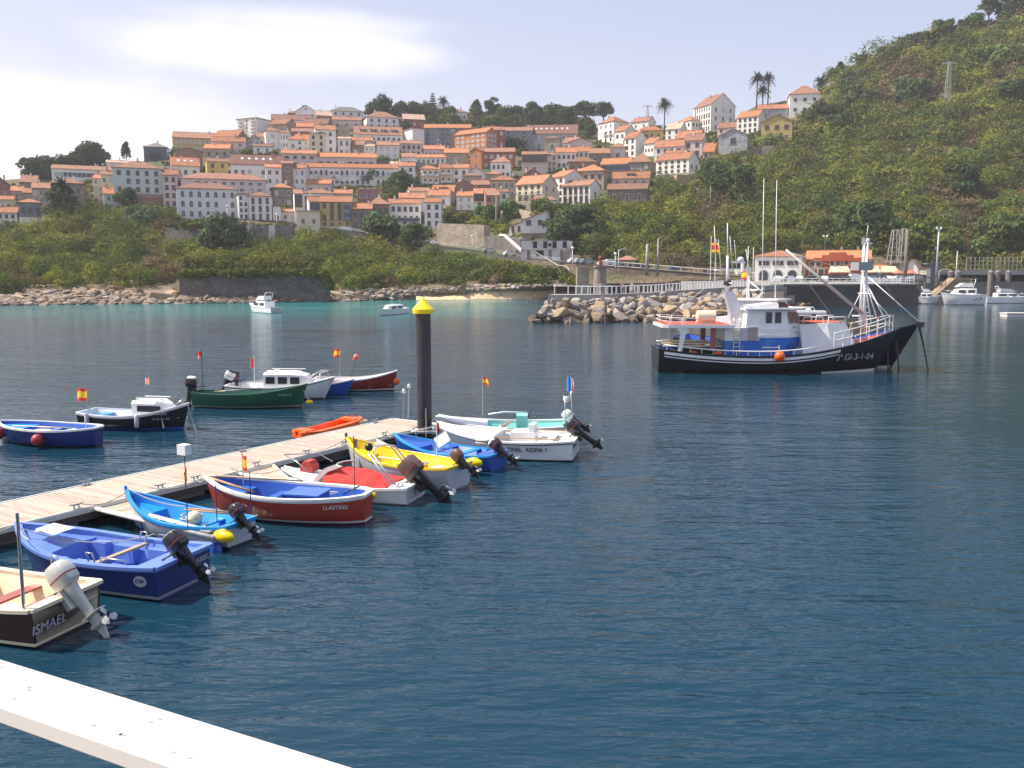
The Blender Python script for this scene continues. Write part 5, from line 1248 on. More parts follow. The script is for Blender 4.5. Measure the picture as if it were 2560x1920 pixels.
    def deck(s, t0, t1, dz, m, name='foredeck', th=.03, n=10, camber=.02):
        mb = MB(); top = []; 
        for i in range(n+1):
            t = lerpf(i/n, t0, t1); b = max(.01, s.hb(t)-s.th*.8); x = min(s.px(t), s.L/2-.06); z = s.sheer(t)-dz; top.append(((x, b, z), (x, 0, z+camber), (x, -b, z)))
        for a, b in zip(top, top[1:]):
            mb.add([a[0], b[0], b[1], a[1]], [(0, 1, 2, 3)]); mb.add([a[1], b[1], b[2], a[2]], [(0, 1, 2, 3)])
        for a, d in ((top[0], -1),):
            mb.add([a[0], a[1], a[2], (a[2][0], a[2][1]*.9, s.floorz), (a[0][0], a[0][1]*.9, s.floorz)], [(0, 1, 2, 3, 4)])
        return s.part(name, mb, BP[m], smooth=30)
    def rail(s, name, pts, r, m=CHROME, n=6):
        mb = MB(); mb.tube(pts, r, n); return s.part(name, mb, m, smooth=True)
    def ball(s, name, c, r, m, sc=(1, 1, 1)):
        mb = MB(); mb.ball(c, r, 14, sc=sc); return s.part(name, mb, m, smooth=True)
    def flag(s, x, y, z0, h, col=('red', 'yel', 'red'), w=.5, fh=.34, rz=2.6, lean=0, polem=CHROME, pr=.012, at=.97):
        mb = MB(); mb.tube([(x, y, z0), (x+lean, y, z0+h)], pr, 6); pl = s.part('flag_pole', mb, polem)
        if not col: return pl
        fb = MB(); n = 8; k = len(col)
        for j in range(k):
            z1 = h*at-fh*j/k*(1.0) ; z2 = h*at-fh*(j+1)/k
            if k == 3: z1, z2 = [(h*at, h*at-fh*.25), (h*at-fh*.25, h*at-fh*.75), (h*at-fh*.75, h*at-fh)][j]
            for i in range(n):
                u, v = i/n, (i+1)/n
                f = lambda q, z: (x+lean*z/h+w*q*math.cos(rz)+.0, y+w*q*math.sin(rz)+.06*math.sin(q*7+z)*q, z0+z-.16*q*q-.05*math.sin(q*6))
                fb.add([f(u, z1), f(v, z1), f(v, z2), f(u, z2)], [(0, 1, 2, 3)], j)
        cm_ = {'red': mat('flag_red', (.62,.04,.03), .8), 'yel': mat('flag_yellow', (.85,.5,.02), .8), 'cyan': mat('flag_blue', (.05,.35,.75), .8), 'pink': mat('flag_faded', (.7,.3,.22), .8)}
        link('flag', fb.mesh('flag', [cm_[c] for c in col], fix=False), pl)
        return pl
    def motor(s, y=0, tilt=60, m=BLK, z=None, sc=1.0, yaw=0, boxy=False, label=None, top=None, x=None):
        z = s.sheer(0)+.02 if z is None else z; X = -s.L/2-.06 if x is None else x
        M = Matrix.Translation((X, y, z)) @ Matrix.Rotation(rad(yaw), 4, 'Z') @ Matrix.Rotation(rad(tilt), 4, 'Y') @ Matrix.Scale(sc, 4)
        mb = MB(); mb.M = M
        def rr(cx, cz, lx, ly, k=.35, n=12):
            e = .55 if not boxy else .28
            return [(cx+lx/2*math.copysign(abs(math.cos(a))**e, math.cos(a)), ly/2*math.copysign(abs(math.sin(a))**e, math.sin(a)), cz) for a in [2*math.pi*i/n for i in range(n)]]
        mb.loft([rr(-.14, .14, .34, .24), rr(-.15, .20, .44, .30), rr(-.15, .38, .46, .32), rr(-.14, .50, .42, .29), rr(-.12, .57, .30, .21), rr(-.11, .59, .10, .07)] if not boxy else [rr(-.14, .14, .34, .26), rr(-.15, .19, .44, .32), rr(-.15, .50, .42, .31), rr(-.14, .56, .34, .26), rr(-.14, .565, .05, .05)], cap=True, mi=0)
        mb.loft([rr(-.15, .30, .466, .325), rr(-.15, .325, .466, .325)], mi=1)
        if top: mb.loft([rr(-.135, .515, .40, .275), rr(-.12, .585, .29, .20), rr(-.11, .60, .08, .06)], mi=2, cap=True)
        r = mb.build('outboard_motor', [m, mat('motor_band', (.30,.05,.04), .5), top or m], s.r, smooth=40)
        if label: r['label'] = label
        lg = MB(); lg.M = M
        lg.loft([rr(-.16, .14, .24, .17), rr(-.17, -.1, .19, .12), rr(-.18, -.42, .17, .09), rr(-.2, -.62, .22, .08)], cap=True)
        lg.box((-.24, 0, -.45), (.34, .2, .02)); lg.ext([(-.34, -.62), (-.10, -.62), (-.14, -.86), (-.22, -.9)], 'y', -.012, .012)
        lg.lathe([(.02, -.42), (.06, -.34), (.065, -.1), (.02, -.02)], c=(0, 0, -.63), axis='x', n=10)
        lg.box((.0, 0, -.02), (.10, .26, .34)); lg.build('motor_leg', BLK if m is not SILV else SILV, r, smooth=40)
        pr = MB(); pr.M = M
        for i in range(3):
            a = i*2.094; pr.M = M @ Matrix.Translation((-.44, 0, -.63)) @ Matrix.Rotation(a, 4, 'X') @ Matrix.Rotation(.5, 4, 'Z'); pr.add([(0, -.02, .03), (0, .035, .03), (.02, .075, .12), (0, .03, .17), (0, -.03, .16), (-.02, -.05, .1)], [(0, 1, 2, 3, 4, 5)])
        pr.build('propeller', SILV, r, fix=False)
        ti = MB(); ti.M = M; ti.tube([(.0, .02, .16), (.3, .05, .22), (.46, .05, .25)], [.025, .02, .028], 6); ti.build('tiller', BLK, r)
        return r
    def text(s, body, size, loc, rot, m, name='lettering', ext=.004, shear=0):
        cu = bpy.data.curves.new('lettering', 'FONT'); cu.body = body; cu.size = size; cu.extrude = ext; cu.align_x = 'CENTER'; cu.align_y = 'CENTER'; cu.shear = shear
        t = bpy.data.objects.new('tmp', cu); me = bpy.data.meshes.new_from_object(t); bpy.data.objects.remove(t); me.materials.clear(); me.materials.append(m)
        o = link(name, me, s.r, loc); o.rotation_euler = rot; return o
    def side_text(s, body, size, t, z, sg, m):
        a, b = s.outer(t-.05, z, 1), s.outer(t+.05, z, 1); dx, dy = b[0]-a[0], b[1]-a[1]; c = s.outer(t, z, 1)
        ln = math.atan2(s.outer(t, z+.08, 1)[1]-s.outer(t, z-.08, 1)[1], .16); y = max(c[1], (a[1]+b[1])/2)+.022
        return s.text(body, size, (c[0], sg*y, z), (rad(90)+ln, 0, math.atan2(-dy, -dx) if sg > 0 else math.atan2(-dy, dx)), m)
    def side(s, t, z, sg): x, y, zz = s.outer(t, z, 1); return (x, sg*(y+.012), zz)
    def rope(s, a, b, sag=.25, r=.012, name='rope'):
        a, b = Vector(a), Vector(b); n = 8; mb = MB(); mb.tube([a.lerp(b, i/n)-Vector((0, 0, sag*4*(i/n)*(1-i/n))) for i in range(n+1)], r, 5); return s.part(name, mb, ROPE)
YEL = mat('float_yellow', (.88,.60,.0), .35, .05, 2)
NG = 'small boats moored along the pontoon'
# --- pontoon
PN = Vector((.85, -.527, 0)).normalized(); PD = Vector((.527, .85, 0)).normalized()
p0 = Vector((-10.7, 22.7, 0))      # on the near edge
def pontoon():
    r = empty('pontoon', p0, math.atan2(PD.y, PD.x), 'floating timber pontoon with pale metal edges', 'pontoon')
    x0, x1, w = -16, 14.7, 2.45
    m, nt, b, out = nodes('pontoon_planks'); N = nt.nodes.new; L = nt.links.new
    tc = N('ShaderNodeTexCoord'); sx_ = N('ShaderNodeSeparateXYZ'); L(tc.outputs['Object'], sx_.inputs[0])
    ml = N('ShaderNodeMath'); ml.operation = 'MULTIPLY'; ml.inputs[1].default_value = 1/.14; L(sx_.outputs[0], ml.inputs[0])
    fl = N('ShaderNodeMath'); fl.operation = 'FLOOR'; L(ml.outputs[0], fl.inputs[0]); fr = N('ShaderNodeMath'); fr.operation = 'FRACT'; L(ml.outputs[0], fr.inputs[0])
    wn = N('ShaderNodeTexWhiteNoise'); wn.noise_dimensions = '1D'; L(fl.outputs[0], wn.inputs['W'])
    mp = N('ShaderNodeMapping'); mp.inputs['Scale'].default_value = (9, .8, 1); L(tc.outputs['Object'], mp.inputs[0]); n = N('ShaderNodeTexNoise'); n.inputs['Scale'].default_value = 2; n.inputs['Detail'].default_value = 6; L(mp.outputs[0], n.inputs['Vector'])
    ad = N('ShaderNodeMath'); ad.operation = 'MULTIPLY_ADD'; L(wn.outputs[0], ad.inputs[0]); ad.inputs[1].default_value = .35; L(n.outputs[0], ad.inputs[2])
    cr = N('ShaderNodeValToRGB'); L(ad.outputs[0], cr.inputs[0]); e = cr.color_ramp.elements; e[0].position = .3; e[0].color = (.34, .25, .19, 1); e[1].position = .95; e[1].color = (.60, .49, .40, 1)
    gp = N('ShaderNodeMath'); gp.operation = 'GREATER_THAN'; gp.inputs[1].default_value = .06; L(fr.outputs[0], gp.inputs[0]); g2 = N('ShaderNodeMapRange'); g2.inputs[3].default_value = .45; g2.inputs[4].default_value = 1; L(gp.outputs[0], g2.inputs[0])
    vm = N('ShaderNodeVectorMath'); vm.operation = 'SCALE'; L(cr.outputs[0], vm.inputs[0]); L(g2.outputs[0], vm.inputs['Scale']); L(vm.outputs[0], b.inputs['Base Color']); b.inputs['Roughness'].default_value = .85
    bp = N('ShaderNodeBump'); bp.inputs['Distance'].default_value = .01; L(gp.outputs[0], bp.inputs['Height']); L(bp.outputs[0], b.inputs['Normal']); MATS['planks'] = m
    mb = MB(); mb.box(((x0+x1)/2, w/2, .455), (x1-x0, w-.3, .05)); mb.build('deck', m, r)
    mb = MB()
    for y in (.0, w): mb.box(((x0+x1)/2, y+(.08 if y == 0 else -.08), .42), (x1-x0, .16, .13)); mb.box(((x0+x1)/2, y+(.05 if y == 0 else -.05), .495), (x1-x0, .05, .03))
    mb.box((x1, w/2, .42), (.16, w, .13)); mb.build('edge_beam', mat('edge_beam', (.70,.66,.60), .5, .1, 2), r)
    mb = MB()
    for i in range(8): mb.box((x0+2+i*4, w/2, .12), (2.6, w-.5, .5))
    mb.build('float', CONC, r)
    mb = MB(); mb.box(((x0+x1)/2, .06, .26), (x1-x0, .06, .2)); mb.box(((x0+x1)/2, w-.06, .26), (x1-x0, .06, .2)); mb.build('fender_board', mat('board_dark', (.10,.07,.055), .8), r)
    for i, (x, y) in enumerate(((-.8, .1), (1.7, .1), (2.9, .1), (5.2, .1), (7.4, .1), (9.2, .1), (11.4, .1), (.9, w-.1), (6.6, w-.1), (13.5, w-.1), (-3.5, .1), (-5, w-.1))):
        c = MB()
        for s_ in (-1, 1): c.tube([(s_*.07, 0, .5), (s_*.06, 0, .60)], .022, 6)
        c.tube([(-.19, 0, .63), (-.08, 0, .605), (.08, 0, .605), (.19, 0, .63)], [.014, .024, .024, .014], 6); c.box((0, 0, .50), (.3, .09, .015)); c.build('cleat', GREYM, r, loc=(x, y, .01))
    return r
pont = pontoon()
def finger(s0, L_, w, z, label, yellow=True):
    """slender boom hinged to the pontoon: triangular planked root, two rails, float and yellow buoy at the tip"""
    o = p0+PD*s0; r = empty('mooring_finger', (o.x, o.y, 0), math.atan2(PN.y, PN.x), label, 'mooring finger', 'slender mooring fingers of the pontoon')
    mb = MB(); mb.ext([(0, -.05), (0, 1.25), (1.75, .2), (1.75, -.05)], 'z', z-.06, z-.02); mb.build('root_deck', MATS['planks'], r)
    for a, b in (((0, -.1, z), (L_, -.1, z-.04)), ((0, 1.3, z), (1.8, .22, z)), ((1.8, .22, z), (L_, .16, z-.04))):
        m_ = MB(); m_.tube([a, b], .06, 6); m_.build('beam', mat('edge_beam', (.7,.66,.6)), r, smooth=True)
    m_ = MB()
    for i in range(6): x = 1.8+i*(L_-1.9)/5; m_.box((x, .03, z-.02), (.05, .3, .05))
    m_.tube([(1.8, .03, z-.03), (L_-.1, .03, z-.03)], .018, 4); m_.build('frame', GREYM, r)
    m_ = MB(); m_.lathe([(.02, -.9), (.15, -.8), (.17, -.2), (.12, .02)], c=(L_-.1, .03, .15), n=12); m_.build('float', BP['blue'], r, smooth=30)
    m_ = MB(); m_.tube([(L_-.1, -.14, z), (L_-.1, .2, z)], .02, 5); m_.box((L_-.35, .03, z+.05), (.3, .26, .03)); m_.tube([(L_-.7, .0, z+.02), (L_-.5, .05, z+.14), (L_-.3, 0, z+.04)], .015, 5); m_.build('cleat', GREYM, r)
    if yellow: m_ = MB(); m_.lathe([(.02, -.33), (.09, -.28), (.155, -.1), (.16, .06), (.09, .24), (.02, .3)], c=(L_+.22, .03, z), axis='x', n=14); m_.build('buoy', YEL, r, smooth=True)
finger(-.25, 4.6, .3, .42, 'mooring finger between the dark blue boat and the light blue boat')
finger(4.5, 4.85, .3, .42, 'mooring finger between the red boat and the speedboat with the red cover')
finger(9.55, 5.0, .3, .42, 'mooring finger between the yellow boat and the bright blue boat')
finger(-7.2, 4.3, .3, .42, 'mooring finger left of the cream and maroon boat')
# --- near boats
b = Boat('outboard_boat', 'cream and maroon boat with a big silver outboard, cut by the left edge', (-330, 1390), (166, 1489), .95, .72, 1.8, ts=.9, main='maroon', rub='maroon', boot='cream', bottom='maroon', gun='cream', inner='cream', floor='cream', group=NG, chine=True, rake=.6, gw=.14, floorz=.12)
for t, w in ((.3, .26), (.52, .26), (.7, .22)): b.thwart(t, .48, w, 'brick')
b.thwart(.12, .40, .7, 'brick'); b.deck(.0, .05, .0, 'cream', 'aft_deck')
b.motor(0, 40, SILV, sc=1.14, z=.68)
b.flag(b.px(.03), .78, .7, 1.75, None, pr=.03); b.rail('grab_rail', [(b.px(.2), -.8, .78), (b.px(.2), -.8, 1.1), (b.px(.23), -.8, 1.1), (b.px(.23), -.8, .78)], .018)
b.text('ISMAEL', .24, (-b.L/2-.05, .46, .36), (rad(90), 0, rad(-90)), BP['lilac'], shear=.2)
b = Boat('outboard_boat', 'dark blue fibreglass boat with periwinkle deck and black outboard', (42, 1308), (459, 1390), .98, .72, 1.84, ts=.92, main='navy', rub='periw', boot='grey', bottom='navy', gun='periw', inner='periw', floor='periw', group=NG, chine=True, rake=.45, p=2.6, gw=.16)
b.deck(.66, .99, .10, 'periw', camber=.05); b.thwart(.0+.09, .62, .42, 'periw', 'aft_deck', .06)
m_ = MB(); m_.box((b.px(.36), 0, .60), (.12, 1.45, .05)); b.part('crossbar', m_, WALLS['tan'])
for sg in (-1, 1): b.rail('grab_rail', [(b.px(.36), sg*.72, .64), (b.px(.36), sg*.78, .84), (b.px(.36)+.16, sg*.78, .84), (b.px(.36)+.16, sg*.72, .64)], .02); b.rail('side_rail', [(b.px(.3), sg*.83, .72), (b.px(.3), sg*.84, .80), (b.px(.16), sg*.84, .80), (b.px(.16), sg*.83, .72)], .016)
for sg in (-1, 1):
    for t in (.25, .45, .62): m_ = MB(); m_.box((b.px(t), sg*.6, .38), (.5, .22, .38)); b.part('locker', m_, BP['periw'])
m_ = MB(); m_.add([(b.px(.82), .25, 1.0), (b.px(.82), -.25, 1.0), (b.px(.7), -.3, .93), (b.px(.7), .3, .93)], [(0, 1, 2, 3)]); m_.box((b.px(.78), 0, .93), (.5, .44, .03)); b.part('hatch', m_, BP['white'])
b.motor(.15, 42, BLK, boxy=True, sc=.92, top=BP['grey'])
b.text('BABIECA', .16, (-b.L/2-.03, -.56, .50), (rad(90), 0, rad(-90)), BP['lilac'])
b.rope((b.px(.9), .3, 1.0), (b.px(.3), -.7, .85), .25); b.rope((b.px(.9), .35, 1.0), (b.px(.7), .9, 1.0), .05)
m_ = MB(); x, y, z = b.side(.08, .42, 1); m_.lathe([(.16, -.01), (.16, .01)], n=16, axis='y'); o = b.part('emblem', m_, BP['lilac']); o.location = (x, y+.005, z); o.scale = (1, 1, .7)
o = b.text('CW', .12, (x, y+.022, z), (rad(90), 0, rad(180)), BP['navy'])
x, y, z = b.side(.08, .42, -1); 
b = Boat('rowing_boat', 'light blue wooden boat with pale grey hull and black outboard', (316, 1226), (600, 1306), .92, .56, 1.46, ts=.72, main='lilac', rub='sky', boot='lilac', bottom='black', gun='sky', inner='sky', floor='blue', group=NG, rake=.35, p=2.3)
b.deck(.74, .99, .16, 'sky', camber=.0); b.thwart(.52, .36, .24, 'sky'); b.thwart(.30, .36, .24, 'sky'); b.thwart(.06, .42, .44, 'sky', 'aft_deck')
m_ = MB(); m_.tube([(b.L/2-.03, 0, .72), (b.L/2+.03, 0, 1.04)], [.05, .04], 6); b.part('stem_post', m_, BP['sky'])
b.ball('fender', (b.px(.36), .1, .52), .19, BP['cream'], (1, 1, .95)); b.rail('coil', [(b.px(.38)+.25*math.cos(i*.7), .1+.25*math.sin(i*.7), .5+.01*i) for i in range(12)], .02, ROPE)
for y in (-.35, -.2): b.rail('oar', [(b.px(.12), y, .66), (b.px(.5), y+.1, .62)], .022, WOODY)
b.motor(.05, 46, BLK, sc=.78); b.flag(b.px(.04), .58, .68, .9, None, polem=BP['navy'], pr=.012); b.flag(b.px(.04), -.55, .68, 1.0, None, polem=BP['navy'], pr=.012)
m_ = MB(); m_.tube([(b.px(.22), .82, .5), (b.px(.22), .82, 2.35)], .012, 5); pl = b.part('flag_pole', m_, BLK)
b.flag(b.px(.22), .82, 1.95, .12, ('red', 'yel', 'red'), .3, .3, 2.4); m_ = MB(); m_.box((b.px(.22), .82, 2.42), (.26, .2, .24)); b.part('lantern', m_, BP['white'])
b.rope((b.px(.95), .1, 1.0), (b.px(.42), .15, .8), .1)
b = Boat('rowing_boat', 'red wooden boat with blue inside, white gunwale and no motor', (512, 1190), (920, 1232), .98, .78, 1.86, ts=.35, main='red', rub='white', boot='white', bottom='crimson', gun='white', inner='blue', floor='blue', group=NG, rake=.4, p=2.7, gw=.13, tm=.45)
b.deck(.74, .97, .18, 'royal', camber=.0); b.thwart(.58, .48, .24, 'royal'); b.thwart(.06, .60, .5, 'royal', 'aft_deck')
m_ = MB(); m_.box((b.px(.36), 0, .44), (.9, .78, .5)); m_.box((b.px(.36), 0, .71), (1.0, .9, .04)); b.part('engine_box', m_, BP['royal'])
for sg in (-1, 1): m_ = MB(); m_.box((b.px(.34), sg*.70, .5), (1.3, .03, .14)); b.part('side_board', m_, BP['white'])
for y in (.12,): b.rail('oar', [(b.px(.96), .12, .98), (b.px(.62), .62, .78)], .035, WOODY)
b.rail('oar', [(b.px(.94), -.1, .98), (b.px(.45), -.6, .84)], .02, WOODY); b.rail('tiller', [(b.px(.14), .05, .72), (b.px(.05), .0, .95)], .02, BLK)
b.flag(b.px(.72), .3, .82, .95, ('red', 'yel', 'red'), .36, .42, 2.5); b.flag(b.px(.1), -.25, .7, 1.55, ('pink',), .16, .25, 4.4, polem=IRON)
b.side_text('LLASTRES', .15, .13, .52, 1, BP['white'])
b = Boat('speedboat', 'white speedboat with a red canvas cover, grey windscreen and brown outboard', (706, 1170), (1038, 1209), .66, .50, 1.62, ts=.88, main='white', rub='white', boot='white', bottom='grey', gun='white', inner='white', floor='white', group=NG, chine=True, rake=.8, p=2.1, gw=.12)
b.deck(.58, .99, .02, 'white', camber=.12); b.deck(.0, .14, .0, 'white', 'aft_deck', camber=.03)
CANV = mat('canvas_red', (.55,.04,.035), .85, .12, 2, .4); n = 12; m_ = MB(); rows = []
for i in range(n+1):
    t = lerpf(i/n, .14, .60); hb_ = b.hb(t)-.04; z = b.sheer(t)+.03; hh = .34*math.sin(min(1, (i/n)*1.3)*math.pi/2)+.03*math.sin(i*2.1)
    rows.append([(b.px(t), hb_*math.cos(a), z+hh*abs(math.sin(a))**.8+.02*math.sin(i*1.7+a*4)) for a in [math.pi*j/10 for j in range(11)]])
m_.loft(rows, closed=False); b.part('canvas_cover', m_, CANV, smooth=True)
m_ = MB(); ws = []
for z, k, dx in ((.0, 1, .1), (.3, .9, -.2), (.46, .7, -.62)):
    ws.append([(b.px(.62)+.35*math.sin(a)+dx, (b.hb(.6)-.1)*math.cos(a)*k, b.sheer(.6)+.04+z) for a in [math.pi*j/10 for j in range(11)]])
m_.loft(ws, closed=False); mg, nt_, bb, _ = nodes('windscreen'); bb.inputs['Base Color'].default_value = (.30, .24, .24, 1); bb.inputs['Roughness'].default_value = .15; bb.inputs['Alpha'].default_value = .9; MATS['windscreen'] = mg
b.part('windscreen', m_, mg, smooth=True); b.rail('screen_frame', ws[2], .018, BP['white'])
m_ = MB(); m_.box((b.px(.8), -.1, .72), (.42, .4, .2)); m_.ext([(b.px(.8)-.2, .8), (b.px(.8)+.2, .8), (b.px(.8)+.1, .94), (b.px(.8)-.1, .94)], 'y', -.3, .1); b.part('bow_seat', m_, mat('seat_red', (.5,.06,.05), .6))
for sg in (-1, 1):
    for dx in (0, .14): b.rail('arch', [(b.px(.06)+dx, sg*.74, .6), (b.px(.22)+dx, sg*.70, 1.42), (b.px(.26)+dx, sg*.3, 1.52), (b.px(.26)+dx, 0, 1.53)], .026, BP['white'], 8)
b.ball('searchlight', (b.px(.26), .62, 1.62), .12, BLK); b.rail('bow_rail', [(b.px(.7), .72, .8), (b.px(.8), .62, 1.05), (b.px(.97), .1, 1.1), (b.px(.8), -.62, 1.05), (b.px(.7), -.72, .8)], .016)
b.motor(-.05, 48, BRNZ, sc=1.35, boxy=True, z=.5)
b = Boat('rowing_boat', 'bright yellow wooden boat with pale grey hull and a dark outboard', (866, 1093), (1148, 1163), 1.12, .72, 1.82, ts=.72, main='lilac', rub='lilac', boot='lilac', bottom='grey', gun='yellow', inner='yellow', floor='tanp', group=NG, rake=.35, p=2.2)
b.deck(.78, .99, .22, 'yellow', camber=0); b.thwart(.56, .44, .26, 'yellow'); b.thwart(.42, .42, .3, 'white'); b.thwart(.26, .42, .3, 'white'); b.thwart(.07, .56, .5, 'tanp', 'aft_deck')
b.rail('oar', [(b.px(.66), .2, .66), (b.px(.3), -.3, .56)], .035, BP['cream']); b.motor(0, 50, BRNZ, sc=.84); b.flag(b.px(.1), .5, .66, 1.5, ('pink', 'red'), .12, .3, 3.9, polem=BP['white'], pr=.016)
m_ = MB(); m_.tube([(b.L/2-.03, 0, .95), (b.L/2+.02, 0, 1.26)], .05, 6); b.part('stem_post', m_, mat('post_rust', (.16,.11,.09)))
b = Boat('rowing_boat', 'bright blue boat tied up between the yellow boat and the big white boats', (984, 1083), (1245, 1134), .80, .54, 1.6, ts=.72, main='blue', rub='blue', boot='blue', bottom='blue', gun='sky', inner='royal', floor='blue', group=NG, rake=.35)
b.deck(.7, .99, .1, 'royal', camber=0); b.thwart(.5, .46, .24, 'royal'); b.thwart(.28, .46, .24, 'sky'); b.thwart(.07, .54, .4, 'royal', 'aft_deck')
m_ = MB(); m_.box((0, 0, 0), (.5, .03, .42)); o = b.part('paper_sheet', m_, BP['white']); o.location = (b.px(.5), .1, .82); o.rotation_euler = (.5, .6, .5)  # thin sheet of white paper lying tilted in the boat
b.rail('bow_rail', [(b.px(.65), .6, .8), (b.px(.68), .6, 1.15), (b.px(.6), 0, 1.2), (b.px(.68), -.6, 1.15), (b.px(.65), -.6, .8)], .016); b.motor(0, 52, BLK, sc=.88, top=BP['white'])
b.flag(b.px(.62), .3, .8, 1.1, None); b.rail('coil', [(b.px(.2)+.3*math.cos(i*.7), -.45+.12*math.sin(i*.7), .72+.01*i) for i in range(14)], .03, ROPE)
b = Boat('open_motorboat', 'large white open boat with a black outboard and a light arch at the stern', (1090, 1060), (1440, 1092), 1.0, .72, 2.4, ts=.82, main='white', rub='black', boot='white', bottom='foul', gun='white', inner='white', floor='white', group=NG, chine=True, rake=.9, p=2.4, gw=.18, floorz=.3)
b.deck(.55, .99, .02, 'white', camber=.16); b.deck(.0, .1, .02, 'white', 'aft_deck'); b.thwart(.2, .6, .5, 'white')
m_ = MB(); m_.box((b.px(.36), 0, .62), (.9, .8, .5)); m_.box((b.px(.3), 0, .9), (.2, .7, .5)); b.part('console', m_, BP['white'])
m_ = MB(); ws = []
for z, k, dx in ((.0, 1, 0), (.38, .8, -.5)): ws.append([(b.px(.56)+.3*math.sin(a)+dx, (b.hb(.56)-.16)*math.cos(a)*k, b.sheer(.56)+.05+z) for a in [math.pi*j/10 for j in range(11)]])
m_.loft(ws, closed=False); b.part('windscreen', m_, mat('screen_pale', (.62,.52,.50), .2), smooth=True)
for sg in (-1, 1): m_ = MB(); m_.box((b.px(.3), sg*.88, .76), (2.3, .05, .03)); b.part('teak_strip', m_, mat('teak', (.55,.32,.12), .6))
for sg in (-1, 1): b.rail('arch', [(b.px(.04), sg*.8, .72), (b.px(.06), sg*.76, 2.3)], .018)
b.rail('arch', [(b.px(.06), -.76, 2.3), (b.px(.06), .76, 2.25)], .022, BLK); b.ball('lamp', (b.px(.06), .25, 2.12), .13, BP['white'])
b.flag(b.px(.06), .2, 2.25, .7, ('cyan',), .2, .5, 2.9, pr=.01); b.flag(b.px(.06), -.25, 2.25, .6, ('pink', 'red'), .2, .45, 2.9, pr=.01)
b.motor(0, 52, BLK, sc=1.08); x, y, z = b.side(.26, .38, 1); 
b.side_text('TINEL  RESPIR 7', .21, .30, .40, 1, BLK)
b.text('CORDAO', .11, (-b.L/2-.02, .55, .50), (rad(90), 0, rad(-90)), BLK)
b = Boat('open_motorboat', 'white open boat with turquoise inside and a steering wheel behind the larger white boat', (1092, 1040), (1425, 1057), .98, .72, 2.0, ts=.82, main='white', rub='white', boot='white', bottom='foul', gun='white', inner='aqua', floor='aqua', group=NG, chine=True, rake=.9, p=2.4, gw=.18, floorz=.2)
b.deck(.62, .99, .0, 'white', camber=.1); m_ = MB(); m_.box((b.px(.36), 0, .62), (.45, .7, .85)); b.part('console', m_, BP['aqua'])
wl = [(0, .2*math.cos(i*.5236), .2*math.sin(i*.5236)) for i in range(13)]; m_ = MB(); m_.tube(wl, .02, 5); m_.tube([(0, -.2, 0), (0, .2, 0)], .014, 4); m_.tube([(0, 0, -.2), (0, 0, .2)], .014, 4); o = b.part('steering_wheel', m_, BLK); o.location = (b.px(.30), .05, 1.12); o.rotation_euler = (0, -.45, 0)
b.rail('side_rail', [(b.px(.62), -.85, .92), (b.px(.5), -.95, 1.0), (b.px(.32), -.97, .98)], .03, BP['white']); b.motor(.1, 50, BP['white'], sc=.9); b.flag(b.px(.66), -.4, .95, 1.6, ('red', 'yel', 'red'), .26, .28, 2.9, pr=.006, polem=BP['white'])
# mooring lines from each bow to the pontoon cleats
for r_ in [o for o in COL.objects if o.get('group') == NG and o.parent is None]:
    hull_ = [c for c in r_.children if c.name.startswith('hull')][0]; hx = max(v.co.x for v in hull_.data.vertices)-.05; hz = max(v.co.z for v in hull_.data.vertices)
    Mw = Matrix.Translation(r_.location) @ Matrix.Rotation(r_.rotation_euler.z, 4, 'Z'); bw = Mw @ Vector((hx, 0, hz)); s0 = (bw-p0).dot(PD)
    for ds in (-.75, .8):
        if s0+ds < -15.5 or s0+ds > 14.5: continue
        e_ = p0+PD*(s0+ds)-PN*.1+Vector((0, 0, .62)); a_ = Mw.inverted() @ e_; mb = MB(); c_ = Vector((hx, 0, hz)); n = 8
        mb.tube([c_.lerp(a_, i/n)-Vector((0, 0, .32*(i/n)*(1-i/n)*2)) for i in range(n+1)], .014, 5); mb.build('mooring_line', ROPE, r_)
# --- orange float beside the pontoon
def kayak():
    a = G(742, 1092, .1); c = G(892, 1060, .1); d = c-a; r = empty('work_float', ((a.x+c.x)/2, (a.y+c.y)/2, 0), math.atan2(d.y, d.x), 'bright orange plastic boat frame floating beside the pontoon', 'float'); L_ = d.length
    m_ = MB()
    m_.loft([[(x, y, z) for x, y, z in ((xx, -w, .05), (xx, -w, h), (xx, -w+.16, h+.03), (xx, -w+.22, .12), (xx, w-.22, .12), (xx, w-.16, h+.03), (xx, w, h), (xx, w, .05))] for xx, w, h in ((-L_/2, .25, .28), (-L_/2+.25, .5, .3), (-L_/2+.8, .55, .26), (0, .55, .28), (L_/2-.8, .55, .32), (L_/2-.2, .5, .42), (L_/2, .28, .45))], closed=True, cap=True)
    m_.build('shell', BP['orange'], r, smooth=30); m_ = MB(); m_.box((L_/2-.35, 0, .38), (.55, .8, .1)); m_.build('end_deck', BP['orange'], r); m_ = MB(); m_.box((-L_/2+.4, 0, .3), (.5, .8, .08)); m_.build('end_deck', BP['orange'], r)
    m_ = MB(); m_.box((L_/2-.2, -.45, .2), (.5, .3, .25)); m_.build('fender_block', BP['cream'], r)
kayak()
